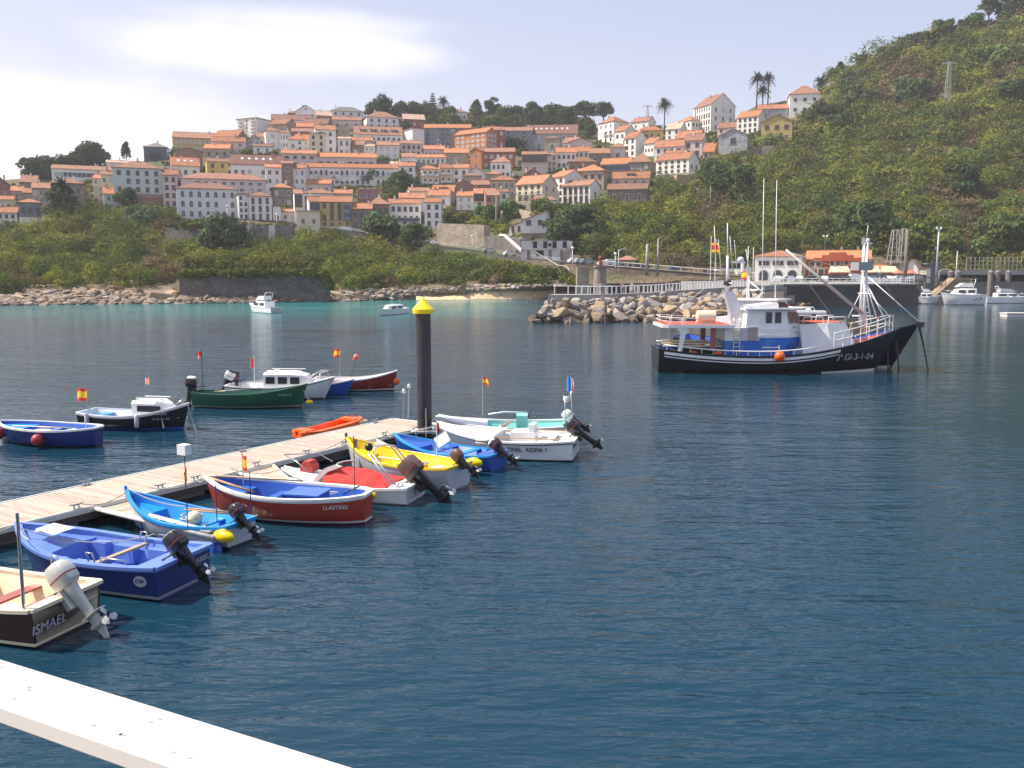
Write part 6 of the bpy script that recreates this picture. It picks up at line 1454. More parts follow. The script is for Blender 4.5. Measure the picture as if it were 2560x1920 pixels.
# --- guide pile
def pile():
    q = G(1062, 1106, 0); r = empty('guide_pile', (q.x, q.y, 0), 0, 'tall dark steel pile with a yellow cone cap at the end of the pontoon', 'pile')
    top = P(1057, 783, q.y).z; R_ = .283
    m_ = MB(); m_.lathe([(R_, -3), (R_, top)], n=32)
    pm = mat('pile_steel', (.034,.031,.029), .5, .22, 1.2, .12, col2=(.06,.05,.045), c2scale=.7, c2lo=.5, c2hi=.75); m_.build('shaft', pm, r, smooth=30)
    m_ = MB()
    for z0 in (.9, 2.1, 3.3, 4.5): m_.tube([(R_*math.cos(a)*1.004, R_*math.sin(a)*1.004, z0+.34*(a-3.1)/1.6) for a in [3.1+i*.2 for i in range(16)]], .007, 4)
    m_.build('weld_seam', pm, r, smooth=True)
    m_ = MB(); m_.lathe([(.30, top-.02), (.40, top+.0), (.42, top+.16), (.40, top+.17), (.02, top+.60)], n=32); m_.build('cone_cap', mat('cap_yellow', (.86,.66,.02), .35, .05, 1.5), r, smooth=25)
    m_ = MB(); m_.box((0, 0, .47), (1.0, 1.0, .08)); m_.tube([(.5*math.cos(i*.3927), .5*math.sin(i*.3927), .5) for i in range(17)], .05, 6); m_.build('pile_guide', GREYM, r)
pile()
def post_on_pontoon(px, py, h, rr, label):
    q = G(px, py, .5); r = empty('mooring_lamp', q, 0, label, 'post', 'posts on the pontoon end'); m_ = MB(); m_.tube([(0, 0, 0), (.04, 0, h)], rr, 6); m_.build('pole', GREYM, r)
    m_ = MB(); m_.box((.04, 0, h), (.16, .12, .08)); m_.ball((.04, 0, h+.08), .06, 6); m_.build('lamp', BP['white'], r)
post_on_pontoon(1021, 1044, 1.3, .03, 'short grey post with a small lamp at the pontoon end')
post_on_pontoon(1008, 1052, 1.2, .012, 'thin whip pole left of the pontoon end lamp')
# --- boats moored beyond the pontoon
MG = 'boats moored beyond the pontoon'
b = Boat('rowing_boat', 'deep blue rowing boat with white gunwale and two red ball fenders', (-6, 1052), (246, 1068), .78, .72, 1.85, ts=.28, main='navy', rub='navy', boot='navy', bottom='black', gun='white', inner='blue', floor='blue', group=MG, p=3.0, rake=.2, gw=.11)
b.deck(.70, .96, .10, 'sky', camber=0)
for t in (.2, .36, .5): b.thwart(t, .46, .26, 'royal')
m_ = MB(); m_.box((b.px(.44), .52, .62), (.6, .3, .03)); b.part('board', m_, BP['cream'])
for t in (.40, .93): x, y, z = b.side(t, .30, 1); b.ball('fender', (x, y+.18, .34), .22, mat('fender_red', (.42,.03,.04), .45))
b.flag(b.px(.12), 0, .6, .7, None, polem=BP['white'], pr=.02); b.rail('oar', [(b.px(.2), .3, .7), (b.px(.75), .5, .72)], .025, BP['cream'])
b = Boat('cabin_boat', 'black cabin boat with a white cuddy and light blue seats', (472, 1008), (216, 1026), 1.12, .68, 1.9, ts=.7, main='black', rub='white', boot='blue', bottom='blue', gun='white', inner='white', floor='sky', group=MG, rake=.35, p=2.3)
def cuddy(b, t0, t1, h, m='white', wins=1, kw=.74, tall=.0, label=None, front=.35, glass=GLASS):
    x0, x1 = b.px(t0), b.px(t1); z0 = b.sheer((t0+t1)/2)-.25; w = b.hb((t0+t1)/2)*kw; w1 = b.hb(t1)*.62
    m_ = MB(); m_.loft([[(x0, -w, z0), (x0, -w, z0+h), (x0, -w*.8, z0+h+.10), (x0, w*.8, z0+h+.10), (x0, w, z0+h), (x0, w, z0)], [(lerpf(.55, x0, x1), -w, z0), (lerpf(.55, x0, x1), -w*.95, z0+h), (lerpf(.55, x0, x1), -w*.75, z0+h+.12), (lerpf(.55, x0, x1), w*.75, z0+h+.12), (lerpf(.55, x0, x1), w*.95, z0+h), (lerpf(.55, x0, x1), w, z0)], [(x1, -w1, z0), (x1-front, -w1*.9, z0+h*.85), (x1-front-.05, -w1*.7, z0+h*.95), (x1-front-.05, w1*.7, z0+h*.95), (x1-front, w1*.9, z0+h*.85), (x1, w1, z0)]], cap=True)
    c = b.part('cabin', m_, BP[m], smooth=30)
    for i in range(wins):
        a0 = lerpf((i+.18)/wins*.75, x0, x1); a1 = lerpf((i+.92)/wins*.75, x0, x1)
        for sg in (-1, 1): m_ = MB(); m_.box(((a0+a1)/2, sg*(w+.004), z0+h*.66), (abs(a1-a0), .02, h*.42)); link('window', m_.mesh('window', glass), c)
    m_ = MB(); m_.tube([(x0+.1, w*.6, z0+h+.2), (x1-front-.3, w*.6, z0+h+.2)], .018, 5); m_.tube([(x0+.1, -w*.6, z0+h+.2), (x1-front-.3, -w*.6, z0+h+.2)], .018, 5); link('roof_rail', m_.mesh('roof_rail', BP['white']), c)
    return c
cuddy(b, .52, .92, .62, wins=1); b.thwart(.38, .42, .5, 'sky'); b.thwart(.14, .5, .45, 'sky'); b.deck(.8, .99, .03, 'white')
b.flag(b.px(.02), 0, .66, 1.05, ('red', 'yel', 'red'), .68, .55, 2.9, pr=.016); b.flag(b.px(.66), -.2, 1.2, 1.05, ('pink',), .45, .28, 2.6, pr=.008)
for t in (.14, .62): x, y, z = b.side(t, .45, -1); m_ = MB(); m_.lathe([(.04, -.28), (.09, -.22), (.09, .2), (.03, .28)], n=10); o = b.part('fender', m_, BP['lilac'], smooth=True); o.location = (x, y-.1, .45)
b.side_text('VIRGEN', .15, .80, .72, -1, BP['lilac']); b.side_text('7a GI-4-1-03', .13, .80, .5, -1, BP['lilac'])
b.rail('bow_rail', [(b.px(.9), .3, 1.05), (b.px(.96), .12, 1.3), (b.px(.96), -.12, 1.3), (b.px(.9), -.3, 1.05)], .018); b.rope((b.L/2-.05, 0, 1.05), (b.L/2+.5, -.3, -.1), .1, .02)
b = Boat('rowing_boat', 'long green boat with a tall flag pole and a white outboard at its stern', (768, 960), (488, 978), 1.15, .76, 1.75, ts=.6, main='green', rub='green', boot='grey', bottom='maroon', gun='green', inner='green', floor='navy', group=MG, rake=.4, p=2.2)
for t in (.25, .45): b.thwart(t, .5, .24, 'navy')
b.deck(.76, .99, .08, 'green'); b.motor(0, 8, BLK, sc=1.2, top=BP['white']); b.flag(b.px(.05), .3, .7, 2.1, ('red', 'pink'), .3, .35, 2.9, polem=BLK, pr=.018)
b.rail('oar', [(b.px(.15), .3, .7), (b.px(.4), .4, .8)], .03, BP['cream']); b.rope((b.px(.95), 0, 1.1), (b.L/2+.1, -.1, .35), .05, .03); b.ball('buoy', (b.L/2+.12, -.15, .28), .14, YEL, (1.4, .8, .8))
b.side_text('7a GI-4-5', .16, .83, .66, -1, BP['lilac'])
b = Boat('cabin_boat', 'long white cabin boat with dark windows behind the green boat', (838, 942), (575, 960), 1.15, .75, 2.2, ts=.75, main='white', rub='black', boot='lilac', bottom='foul', gun='white', inner='white', floor='crimson', group=MG, rake=.7, p=2.2)
cuddy(b, .36, .82, .85, wins=3); b.deck(.75, .99, .03, 'white'); b.thwart(.2, .5, .4, 'white'); b.motor(.2, 25, BP['white'], sc=1.15, top=BLK)
b.flag(b.px(.2), .6, .8, 1.35, ('red',), .22, .5, 2.9, polem=BP['white']); b.rail('bow_rail', [(b.px(.74), .6, 1.0), (b.px(.85), .35, 1.45), (b.px(.97), 0, 1.5), (b.px(.85), -.35, 1.45), (b.px(.74), -.6, 1.0)], .02); 
b.rope((b.L/2-.1, 0, 1.1), (b.L/2-.5, -.6, .1), .02, .035)
b = Boat('rowing_boat', 'small blue boat squeezed between the white cabin boat and the red boat', (885, 948), (700, 955), .86, .6, 1.6, ts=.7, main='blue', rub='blue', boot='blue', bottom='navy', gun='white', inner='red', floor='red', group=MG)
b.motor(0, 10, BP['white'], sc=1.1); b.rail('screen_frame', [(b.px(.6), .6, .7), (b.px(.6), .5, 1.2), (b.px(.6), -.5, 1.2), (b.px(.6), -.6, .7)], .025, BP['white'])
b = Boat('rowing_boat', 'dark red boat with a white rim and orange buoy at its bow', (993, 926), (790, 944), 1.12, .72, 1.7, ts=.6, main='crimson', rub='crimson', boot='white', bottom='black', gun='white', inner='white', floor='red', group=MG, rake=.25)
b.ball('buoy', (b.L/2-.05, -.12, .5), .2, BP['orange']); b.thwart(.4, .5, .25, 'yellow'); b.flag(b.px(.28), .2, .7, 1.7, ('red', 'yel', 'red'), .45, .45, 2.8, lean=.1); b.flag(b.px(.42), .3, .7, 1.4, ('pink', 'red'), .35, .3, 2.8, lean=.5, polem=BLK)
b.side_text('7a GI-4-2', .15, .72, .55, -1, BP['brick'])
b = Boat('rowing_boat', 'low dark boat with two outboards half hidden behind the green boat', (660, 950), (592, 962), .7, .6, 1.6, ts=.8, main='black', rub='black', boot='black', bottom='black', gun='white', inner='grey', floor='grey', group=MG)
b.motor(0, 10, BLK, sc=1.2)
# --- far motor yachts
def yacht(label, bow, stern, zb, zs, B, style, group='motor cruisers at anchor in the bay'):
    b = Boat('motor_cruiser', label, bow, stern, zb, zs, B, ts=.85, main='white', rub='white', boot='white', bottom='foul', gun='white', inner=None, group=group, chine=True, rake=1.0, p=2.3, draft=.4, gw=.12, cat='motor cruiser')
    b.deck(.0, .99, .04, 'white', 'deck', camber=.05)
    L_ = b.L; z0 = b.sheer(.5)-.1
    c = cuddy(b, .22, .8, .95*style, wins=2, kw=.78, front=L_*.12)
    if style > 1:
        m_ = MB(); m_.loft([[(x, -w, z) for x, w, z in ((b.px(.3), B*.3, z0+1.15*style), (b.px(.3), B*.28, z0+1.75*style), (b.px(.52), B*.24, z0+1.7*style), (b.px(.66), B*.2, z0+1.15*style))], [(x, w, z) for x, w, z in ((b.px(.3), B*.3, z0+1.15*style), (b.px(.3), B*.28, z0+1.75*style), (b.px(.52), B*.24, z0+1.7*style), (b.px(.66), B*.2, z0+1.15*style))]], cap=True); b.part('flybridge', m_, BP['white'], smooth=25)
        for sg in (-1, 1): b.rail('arch', [(b.px(.3), sg*B*.3, z0+1.2), (b.px(.24), sg*B*.28, z0+2.7*style*.8), (b.px(.24), 0, z0+2.8*style*.8)], .07, BP['white'])
    b.rail('bow_rail', [(b.px(.5), B*.4, z0+.3), (b.px(.75), B*.3, z0+.85), (b.px(.98), 0, zb+.55), (b.px(.75), -B*.3, z0+.85), (b.px(.5), -B*.4, z0+.3)], .035)
    return b
yacht('white cruiser with a radar arch anchored left of the yellow cone', (624, 757), (690, 768), 1.5, 1.0, 2.4, 1.15)
b = yacht('low white cruiser with a fisherman aboard next to the yellow cone', (944, 772), (1010, 769), 1.1, .9, 2.2, .9)
MQ = 'white yachts berthed in the marina'
yacht('small white pilothouse boat right beside the dark pier', (2352, 738), (2288, 742), 1.9, 1.5, 3.0, 1.1, MQ)
b = yacht('big white flybridge yacht, the largest in the marina', (2352, 731), (2458, 736), 2.6, 2.2, 4.0, 1.5, MQ)
b.text('60 A', .9, (b.px(.2), b.outer(.2, 1.3, 1)[1]+.04, 1.35), (rad(84), 0, rad(180)), BLK)
m_ = MB(); m_.box((b.px(.33), 0, 5.1), (2.8, 2.2, .14)); m_.ball((b.px(.2), 0, 5.4), .7, 8, sc=(1, 1, .6)); b.part('bimini', m_, BLK)
yacht('white fishing cruiser with a dark hull line at the right end of the marina', (2578, 740), (2462, 742), 1.6, 1.4, 3.0, 1.15, MQ)
yacht('small white sport boat tucked behind the large yacht', (2375, 728), (2330, 730), 1.4, 1.2, 2.4, 1.0, MQ)
yacht('white hardtop boat behind the fishing cruiser', (2560, 728), (2490, 730), 1.8, 1.5, 2.8, 1.2, MQ)
yacht('white sport boat between the large yacht and the fishing cruiser', (2420, 730), (2488, 731), 1.5, 1.3, 2.6, 1.1, MQ)
m_ = MB(); a = G(2508, 782, .5); m_.box((0, 0, .45), (12, 2.2, .14)); m_.box((0, 0, .1), (11.8, 2.0, .3)); m_.tube([(4, .5, 0), (4, .5, 5)], .25, 8); o = m_.build('end_pontoon', mat('edge_beam', (.7,.66,.6))); o.location = (a.x+6, a.y, 0); tag(o, 'white end of another pontoon at the right edge', 'pontoon')
# --- handrail and quay at the camera
def rail():
    zt = 6.05; A0, A1 = G(0, 1640, zt), G(920, 1920, zt); B0, B1 = G(0, 1758, zt), G(470, 1920, zt)
    dA = (A1-A0).normalized(); dB = (B1-B0).normalized(); d = ((dA+dB)/2).normalized(); nrm = Vector((-d.y, d.x, 0))
    w = (A0-B0).dot(nrm); r = empty('handrail', A0, math.atan2(d.y, d.x), 'wide glossy white handrail of the quay across the lower left corner', 'handrail')
    m_ = MB(); e = .006; h = .028
    sec = [(-w+e, 0), (-e, 0), (0, -e), (0, -h+e), (-e, -h), (-w+e, -h), (-w, -h+e), (-w, -e)]
    m_.ext(sec, 'x', -3.5, 4.5); m_.build('rail', mat('rail_enamel', (.62,.58,.53), .3, .03, 6, .0, coat=.4), r, smooth=30)
    ch = MB(); rn = random.Random(5)
    for i in range(38):
        x = rn.uniform(-.3, 1.1); y = -w+.013 if rn.random() < .55 else rn.uniform(-w*.95, -w*.1); s_ = rn.uniform(.0012, .004); n = 7
        ch.ext([(x+s_*rn.uniform(.6, 1.6)*math.cos(6.28*k/n), y+s_*.6*math.sin(6.28*k/n)) for k in range(n)], 'z', .0, .0006)
    ch.build('paint_chips', mat('chip_grey', (.42,.36,.33), .8), r)
    for x in (-2.4, 3.6): p_ = MB(); p_.tube([(x, -w/2, -h), (x, -w/2, -1.15)], .022, 10); p_.build('post', mat('rail_enamel', (.8,.8,.8)), r)
    q = MB(); q.ext([(-12, -14), (14, -14), (14, -w-.05), (-12, -w-.05)], 'z', -12, -1.15); o = q.build('quay_edge', CONC); o.location = A0; o.rotation_euler = (0, 0, math.atan2(d.y, d.x)); tag(o, 'concrete quay under the camera', 'quay', kind='structure')
rail()
# ------------------------------------------------------------------ the two black fishing vessels
FG = 'black fishing vessels rafted side by side'
def fishing(name, label, bow, stern, front=True):
    b = Boat(name, label, bow, stern, 2.95, 1.62, 4.7, ts=.72, zm=1.18, main='black', rub='black', boot='black', bottom='foul', gun='black', inner='blue', floor='grey', group=FG, rake=2.1, p=2.5, nt=30, draft=.9, gw=.16, thick=.1, floorz=.55, cat='fishing boat')
    L_ = b.L; X = lambda px: (px-1638)*.0273-L_/2; Zp = lambda py: 6.5-(py-685)*.0268
    W_ = BP['white']
    # white bands under the sheer, port and starboard
    for sg in (1, -1):
        m_ = MB()
        for (u0, u1, za, zb_) in ((.02, .72, .12, .30), (.02, .71, .40, .47)):
            pr = None
            for i in range(25):
                t = lerpf(i/24, u0, u1); z = b.sheer(t); q = [b.outer(t, z-za, 1), b.outer(t, z-zb_, 1)]
                if pr: m_.add([(pr[0][0], sg*(pr[0][1]+.03), pr[0][2]), (q[0][0], sg*(q[0][1]+.03), q[0][2]), (q[1][0], sg*(q[1][1]+.03), q[1][2]), (pr[1][0], sg*(pr[1][1]+.03), pr[1][2])], [(0, 1, 2, 3)])
                pr = q
        m_.build('rubbing_stripe', BP['grey'] if not front else W_, b.r, fix=False)
        m_ = MB(); pr = None
        for i in range(9):
            t = lerpf(i/8, .66, .985); q = [b.outer(t, .10+.10*i/8, 1), b.outer(t, .0, 1)]
            if pr: m_.add([(pr[0][0], sg*(pr[0][1]+.03), pr[0][2]), (q[0][0], sg*(q[0][1]+.03), q[0][2]), (q[1][0], sg*(q[1][1]+.03), q[1][2]), (pr[1][0], sg*(pr[1][1]+.03), pr[1][2])], [(0, 1, 2, 3)])
            pr = q
        m_.build('waterline_stripe', W_, b.r, fix=False)
        # bulwark rail
        b.rail('bulwark_rail', [(b.px(t), sg*(b.hb(t)-.06), b.sheer(t)+.32) for t in [.02+.60*i/14 for i in range(15)]], .05, W_)
        st_ = MB()
        for i in range(13): t = .03+.045*i; st_.tube([(b.px(t), sg*(b.hb(t)-.06), b.sheer(t)), (b.px(t), sg*(b.hb(t)-.06), b.sheer(t)+.32)], .025, 4)
        st_.build('railing_frame', W_, b.r)
        # bow rail
        for f in (.55, 1.05): b.rail('bow_rail', [(b.px(t), sg*max(.1, b.hb(t)-.1), b.sheer(t)+f) for t in [.69+.27*i/10 for i in range(11)]], .035, W_)
        st_ = MB()
        for i in range(8): t = .69+.27*i/7; st_.tube([(b.px(t), sg*max(.1, b.hb(t)-.1), b.sheer(t)), (b.px(t), sg*max(.1, b.hb(t)-.1), b.sheer(t)+1.05)], .03, 4)
        st_.build('railing_frame', W_, b.r)
    b.deck(.62, .99, .12, 'fred', 'foredeck', camber=.1)
    # aft shelter deck on brackets
    x0, x1 = X(1642), X(1812); m_ = MB()
    m_.ext([(x0, -2.0), (x0, 2.0), (x0+.4, 2.15), (x1, 2.2), (x1, -2.2), (x0+.4, -2.15)], 'z', 3.02, 3.22); sh = b.part('shelter_deck', m_, W_)
    m_ = MB(); m_.box(((x0+x1)/2, 0, 3.235), (x1-x0-.3, 3.9, .03)); link('deck_paint', m_.mesh('deck_paint', BP['fred']), sh)
    for sg in (-1, 1):
        m_ = MB(); m_.ext([(X(1676), 3.02), (X(1702), 3.02), (X(1698), 2.6), (X(1690), 1.5), (X(1683), 1.5), (X(1686), 2.75)], 'y', sg*2.02-.09, sg*2.02+.09); b.part('bracket', m_, W_)
        m_ = MB(); m_.box((X(1767), sg*1.6, 2.3), (.3, .3, 1.5)); b.part('post', m_, BP['brick'])
        rl = [(x0+.1, 0, 3.7), (x0+.2, sg*1.9, 3.72), (X(1727), sg*2.1, 3.6)]
        b.rail('deck_rail', rl, .03, W_); b.rail('deck_rail', [(q[0], q[1], q[2]-.25) for q in rl], .02, W_)
        for px in (1660, 1690, 1722): b.rail('rail_post', [(X(px), sg*2.05, 3.2), (X(px), sg*2.05, 3.66)], .025, W_)
    m_ = MB(); m_.lathe([(.30, -.62), (.40, -.58), (.42, -.1), (.42, .1), (.40, .58), (.30, .62)], c=(X(1752), -1.2, 3.72), axis='x', n=16); m_.box((X(1752), -1.2, 3.3), (.9, .5, .15)); b.part('life_raft', m_, BP['cream'], smooth=30)
    # nets and gear on the aft working deck
    rn = random.Random(3); m_ = MB()
    for i in range(26): m_.ball((X(rn.uniform(1650, 1780)), rn.uniform(-1.5, 1.5), rn.uniform(1.0, 1.35)), rn.uniform(.18, .42), 7, sc=(1.4, 1, .6))
    b.part('fishing_nets', m_, mat('net_dark', (.045,.035,.03), .95, .3, 12, .5), smooth=True)
    for i in range(3): m_ = MB(); m_.box((0, 0, 0), (4.2, .34, .1)); o = b.part('plank', m_, BP['cream']); o.location = (X(1730), -.9+i*.5, 1.75+.14*i)
    # deckhouse
    dh = MB(); xa, xb = X(1796), X(1985); w = 1.55
    dh.box(((xa+X(1878))/2, 0, 1.95), (X(1878)-xa, 2*w, 2.1), mi=0)
    dh.loft([[(X(1878), -w-.1, z), (X(1950)+k, -w-.1, z), (X(1986)+k, -.7, z), (X(1986)+k, .7, z), (X(1950)+k, w+.1, z), (X(1878), w+.1, z)] for z, k in ((.9, -.7), (2.0, -.1), (2.95, 0))], cap=True, mi=0)
    hs = b.part('deckhouse', dh, W_)
    m_ = MB(); m_.box(((xa+X(1878))/2, 0, 1.5), (X(1878)-xa+.02, 2*w+.05, 1.3)); m_.loft([[(X(1878), -w-.13, z), (X(1951)+k, -w-.13, z), (X(1988)+k, -.72, z), (X(1988)+k, .72, z), (X(1951)+k, w+.13, z), (X(1878), w+.13, z)] for z, k in ((.85, -.72), (2.0, -.1), (2.35, -.07))], cap=True, mi=0); link('blue_panel', m_.mesh('blue_panel', mat('boat_deckblue', (.02,.13,.50), .35, .1, 1.5, col2=(.05,.2,.5), c2scale=1.2)), hs)
    for sg in (-1, 1):
        m_ = MB(); m_.box((X(1910), sg*(w+.12), 2.5), (X(1950)-X(1880), .06, .10)); m_.box((X(1905), sg*(w+.16), 1.72), (1.1, .03, .06)); link('trim', m_.mesh('trim', W_), hs)
        m_ = MB(); m_.box((X(1863), sg*(w+.03), 2.6), (.62, .06, .9), mi=0); m_.box((X(1833)+.2, sg*(w+.03), 2.6), (.55, .06, .8), mi=1); link('door', m_.mesh('door', [mat('door_tan', (.34,.31,.28), .6), BP['lilac']]), hs)
    # wheelhouse
    wh = MB(); wh.loft([[(X(1846), -1.5, 2.9), (X(1846), 1.5, 2.9), (X(1948), 1.5, 2.9), (X(1984), .7, 2.9), (X(1984), -.7, 2.9), (X(1948), -1.5, 2.9)], [(X(1850), -1.45, 4.12), (X(1850), 1.45, 4.12), (X(1940), 1.45, 4.12), (X(1976), .65, 4.12), (X(1976), -.65, 4.12), (X(1940), -1.45, 4.12)]], cap=True)
    wb = b.part('wheelhouse', wh, W_)
    for sg in (-1, 1):
        for px in (1902, 1924):
            m_ = MB(); m_.box((X(px)-.03, sg*1.475, 3.66), (.36, .06, .68), mi=1); m_.box((X(px)-.03, sg*1.47, 3.66), (.44, .05, .76), mi=0); link('window', m_.mesh('window', [BP['grey'], GLASS]), wb)
        m_ = MB(); m_.add([(X(1951)+.04, sg*1.43, 3.3), (X(1964)+.04, sg*1.14, 3.3), (X(1960)+.04, sg*1.10, 4.02), (X(1947)+.04, sg*1.39, 4.02)], [(0, 1, 2, 3)]); m_.add([(X(1968)+.04, sg*1.05, 3.3), (X(1980)+.04, sg*.78, 3.3), (X(1975)+.04, sg*.75, 4.02), (X(1963)+.04, sg*1.02, 4.02)], [(0, 1, 2, 3)]); link('window', m_.mesh('window', mat('window_red', (.20,.05,.03), .2), fix=False), wb)
    for y in (-.36, .36): m_ = MB(); m_.add([(X(1982)+.03, y-.25, 3.3), (X(1982)+.03, y+.25, 3.3), (X(1977)+.03, y+.25, 4.0), (X(1977)+.03, y-.25, 4.0)], [(0, 1, 2, 3)]); link('window', m_.mesh('window', GLASS, fix=False), wb)
    m_ = MB(); m_.ext([(X(1842), 4.14), (X(1984), 4.2), (X(1986), 4.3), (X(1842), 4.26)], 'y', -1.75, 1.75); m_.ext([(X(1848), 4.26), (X(1928), 4.28), (X(1926), 4.62), (X(1850), 4.36)], 'y', -1.1, 1.1); b.part('wheelhouse_roof', m_, W_)
    m_ = MB(); m_.ext([(X(1928), 4.3), (X(1955), 4.3), (X(1944), 4.66), (X(1928), 4.66)], 'y', -.9, .9); b.part('roof_hood', m_, BP['maroon'])
    m_ = MB(); m_.ext([(-.28, 0), (.28, 0), (.2, .35), (0, .5), (-.2, .35)], 'y', -.01, .01); o = link('emblem', m_.mesh('emblem', BP['grey']), wb, (X(1967), -1.15, 2.6)); o.rotation_euler = (0, 0, rad(40))
    # funnel pylon and main mast
    m_ = MB(); f = lambda px, py, w: (X(px), w, Zp(py))
    m_.loft([[(X(1820), -.5, 2.9), (X(1880), -.5, 2.9), (X(1880), .5, 2.9), (X(1820), .5, 2.9)], [(X(1818), -.42, 3.9), (X(1855), -.42, 3.9), (X(1855), .42, 3.9), (X(1818), .42, 3.9)], [(X(1804), -.2, 5.35), (X(1824), -.2, 5.35), (X(1824), .2, 5.35), (X(1804), .2, 5.35)]], cap=True); b.part('funnel', m_, BP['lilac'])
    mp = (X(1812), 0); m_ = MB(); m_.tube([(mp[0], 0, 5.2), (mp[0]-.05, 0, Zp(640))], [.13, .09], 8); m_.tube([(mp[0]-.05, 0, Zp(640)), (mp[0]-.12, 0, Zp(560))], [.05, .03], 5); m_.tube([(X(1778), 0, Zp(676)), (X(1844), 0, Zp(672))], .05, 5); m_.tube([(mp[0], -1.4, 5.9), (mp[0], 1.4, 5.9)], .04, 5)
    for px, py in ((1776, 566), (1787, 600), (1815, 592), (1826, 602), (1855, 624)): m_.tube([(X(px)+.2, 0, 6.85), (X(px), .05, Zp(py))], [.035, .02], 5)
    m_.build('main_mast', W_, b.r, smooth=True)
    m_ = MB(); m_.ball((X(1842), 0, Zp(650)), .24, 10, sc=(1, 1, .9)); m_.box((X(1838), 0, Zp(656)), (.8, .25, .12)); m_.tube([(X(1843), 0, Zp(672)), (X(1843), 0, Zp(656))], .03, 5); b.part('radar', m_, W_, smooth=40)
    m_ = MB(); m_.ball((mp[0], -.3, Zp(707)), .22, 8); m_.ball((mp[0], .3, Zp(707)), .22, 8); b.part('deck_lights', m_, BLK)
    m_ = MB(); lx = X(1824)
    for s_ in (-.2, .2): m_.tube([(lx+s_, -w-.1, 1.3), (lx+s_, -w-.1, 3.5), (lx+s_, -w+.2, 3.6)], .035, 5)
    for i in range(8): m_.tube([(lx-.2, -w-.1, 1.5+i*.26), (lx+.2, -w-.1, 1.5+i*.26)], .025, 4)
    m_.build('ladder', BP['cream'], b.r)
    # whaleback
    m_ = MB(); t0 = (X(1996)+L_/2)/L_; t1 = (X(2056)+L_/2)/L_
    wa, wb2 = b.hb(t0)-.05, b.hb(t1)-.25
    m_.loft([[(X(1990), -wa*.55, b.sheer(t0)-.3), (X(1980), -wa*.5, 3.2), (X(1980), wa*.5, 3.2), (X(1990), wa*.55, b.sheer(t0)-.3)], [(X(2052), -wb2-.1, b.sheer(t1)-.1), (X(2040), -wb2*.92, 3.3), (X(2040), wb2*.92, 3.3), (X(2052), wb2+.1, b.sheer(t1)-.1)], [(X(2120), -wb2*.62, b.sheer(t1)+.1), (X(2092), -wb2*.55, 3.32), (X(2092), wb2*.55, 3.32), (X(2120), wb2*.62, b.sheer(t1)+.1)]], cap=True)
    b.part('bow_shelter', m_, BP['white'])
    m_ = MB(); m_.box((X(2036), 0, 3.33), (X(2084)-X(1990), 2.2, .06)); b.part('shelter_roof', m_, BP['fred'])
    for px0, px1 in ((1986, 2036), (2046, 2090)):
        for sg in (-1, 1): b.rail('hoop_rail', [(X(px0), sg*1.2, 3.2), (X(px0)+.05, sg*1.2, 3.68), (X(px1)-.05, sg*1.15, 3.7), (X(px1), sg*1.15, 3.25)], .04, W_)
    m_ = MB(); m_.lathe([(.3, -.3), (.3, .3)], c=(X(2125), 0, 3.0), axis='y', n=12); m_.box((X(2125), 0, 2.7), (.7, .9, .5)); m_.box((X(2100), .3, 2.9), (.6, .8, .9)); b.part('windlass', m_, mat('canvas_drab', (.26,.25,.19), .9, .2, 3, .3))
    m_ = MB(); m_.tube([(X(2150), 0, 2.6), (X(2150), 0, Zp(600))], [.11, .075], 8); m_.tube([(X(2150), 0, 6.0), (X(2205), .9, 2.7)], .045, 5); m_.tube([(X(2150), 0, 6.0), (X(2205), -.9, 2.7)], .045, 5); m_.tube([(X(2150), -1.2, 5.2), (X(2150), 1.2, 5.2)], .05, 5); b.part('foremast', m_, W_, smooth=True)
    m_ = MB(); m_.box((X(2150)-.35, 0, Zp(666)), (.9, 1.5, .55)); m_.box((X(2158), .3, Zp(662)), (.5, .6, .6)); b.part('mast_platform', m_, BP['grey'])
    m_ = MB(); m_.ball((X(2150), 0, Zp(602)), .14, 8); m_.box((X(2152), 0, Zp(610)), (.5, .1, .1)); b.part('masthead_light', m_, W_)
    m_ = MB(); m_.tube([(X(2146), 0, Zp(784)), (X(1956), .4, Zp(625))], [.12, .085], 7); b.part('boom', m_, ALU, smooth=True)
    for p_, q_ in (((X(2150), 0, Zp(640)), (X(2245), 0, 3.9)), ((X(2148), 0, Zp(690)), (X(1956), .4, Zp(628))), ((X(1956), .4, Zp(630)), (X(1880), 0, 4.6)), ((X(1956), .4, Zp(630)), (X(2080), 0, 3.4)), ((X(1812), 0, Zp(675)), (X(1660), 0, 3.4))):
        b.rail('stay', [p_, q_], .018, GREYM, 4)
    b.ball('fender', (X(1918), -b.hb(.5)-.28, 1.22), .34, BP['orange']); b.rope((X(1918), -b.hb(.5)-.2, 1.5), (X(1918), -b.hb(.5), 1.9), 0, .03)
    for px in (1719, 1780): b.ball('fender', (X(px), -b.hb(.2)+.45, 1.35), .22, BP['orange'], (1.2, 1, .7))
    t = (X(2122)+L_/2)/L_; o = b.side_text('3ª GI-3-1-04', .62, t, 1.06, -1, BP['lilac']); o.location.y -= .05
    return b, X, Zp
b1, X, Zp = fishing('fishing_boat', 'nearer black fishing vessel with white wheelhouse, blue deckhouse and orange fender', (2252, 818), (1638, 867))
def chain(b, x, z, px, label='anchor_chain'):
    m_ = MB(); m_.tube([(x, 0, z), (x+.25, .1, z*.5), (x+.45, .2, -.3)], .06, 5); b.part('anchor_chain', m_, BLK)
chain(b1, b1.L/2-.3, 2.0, 0)
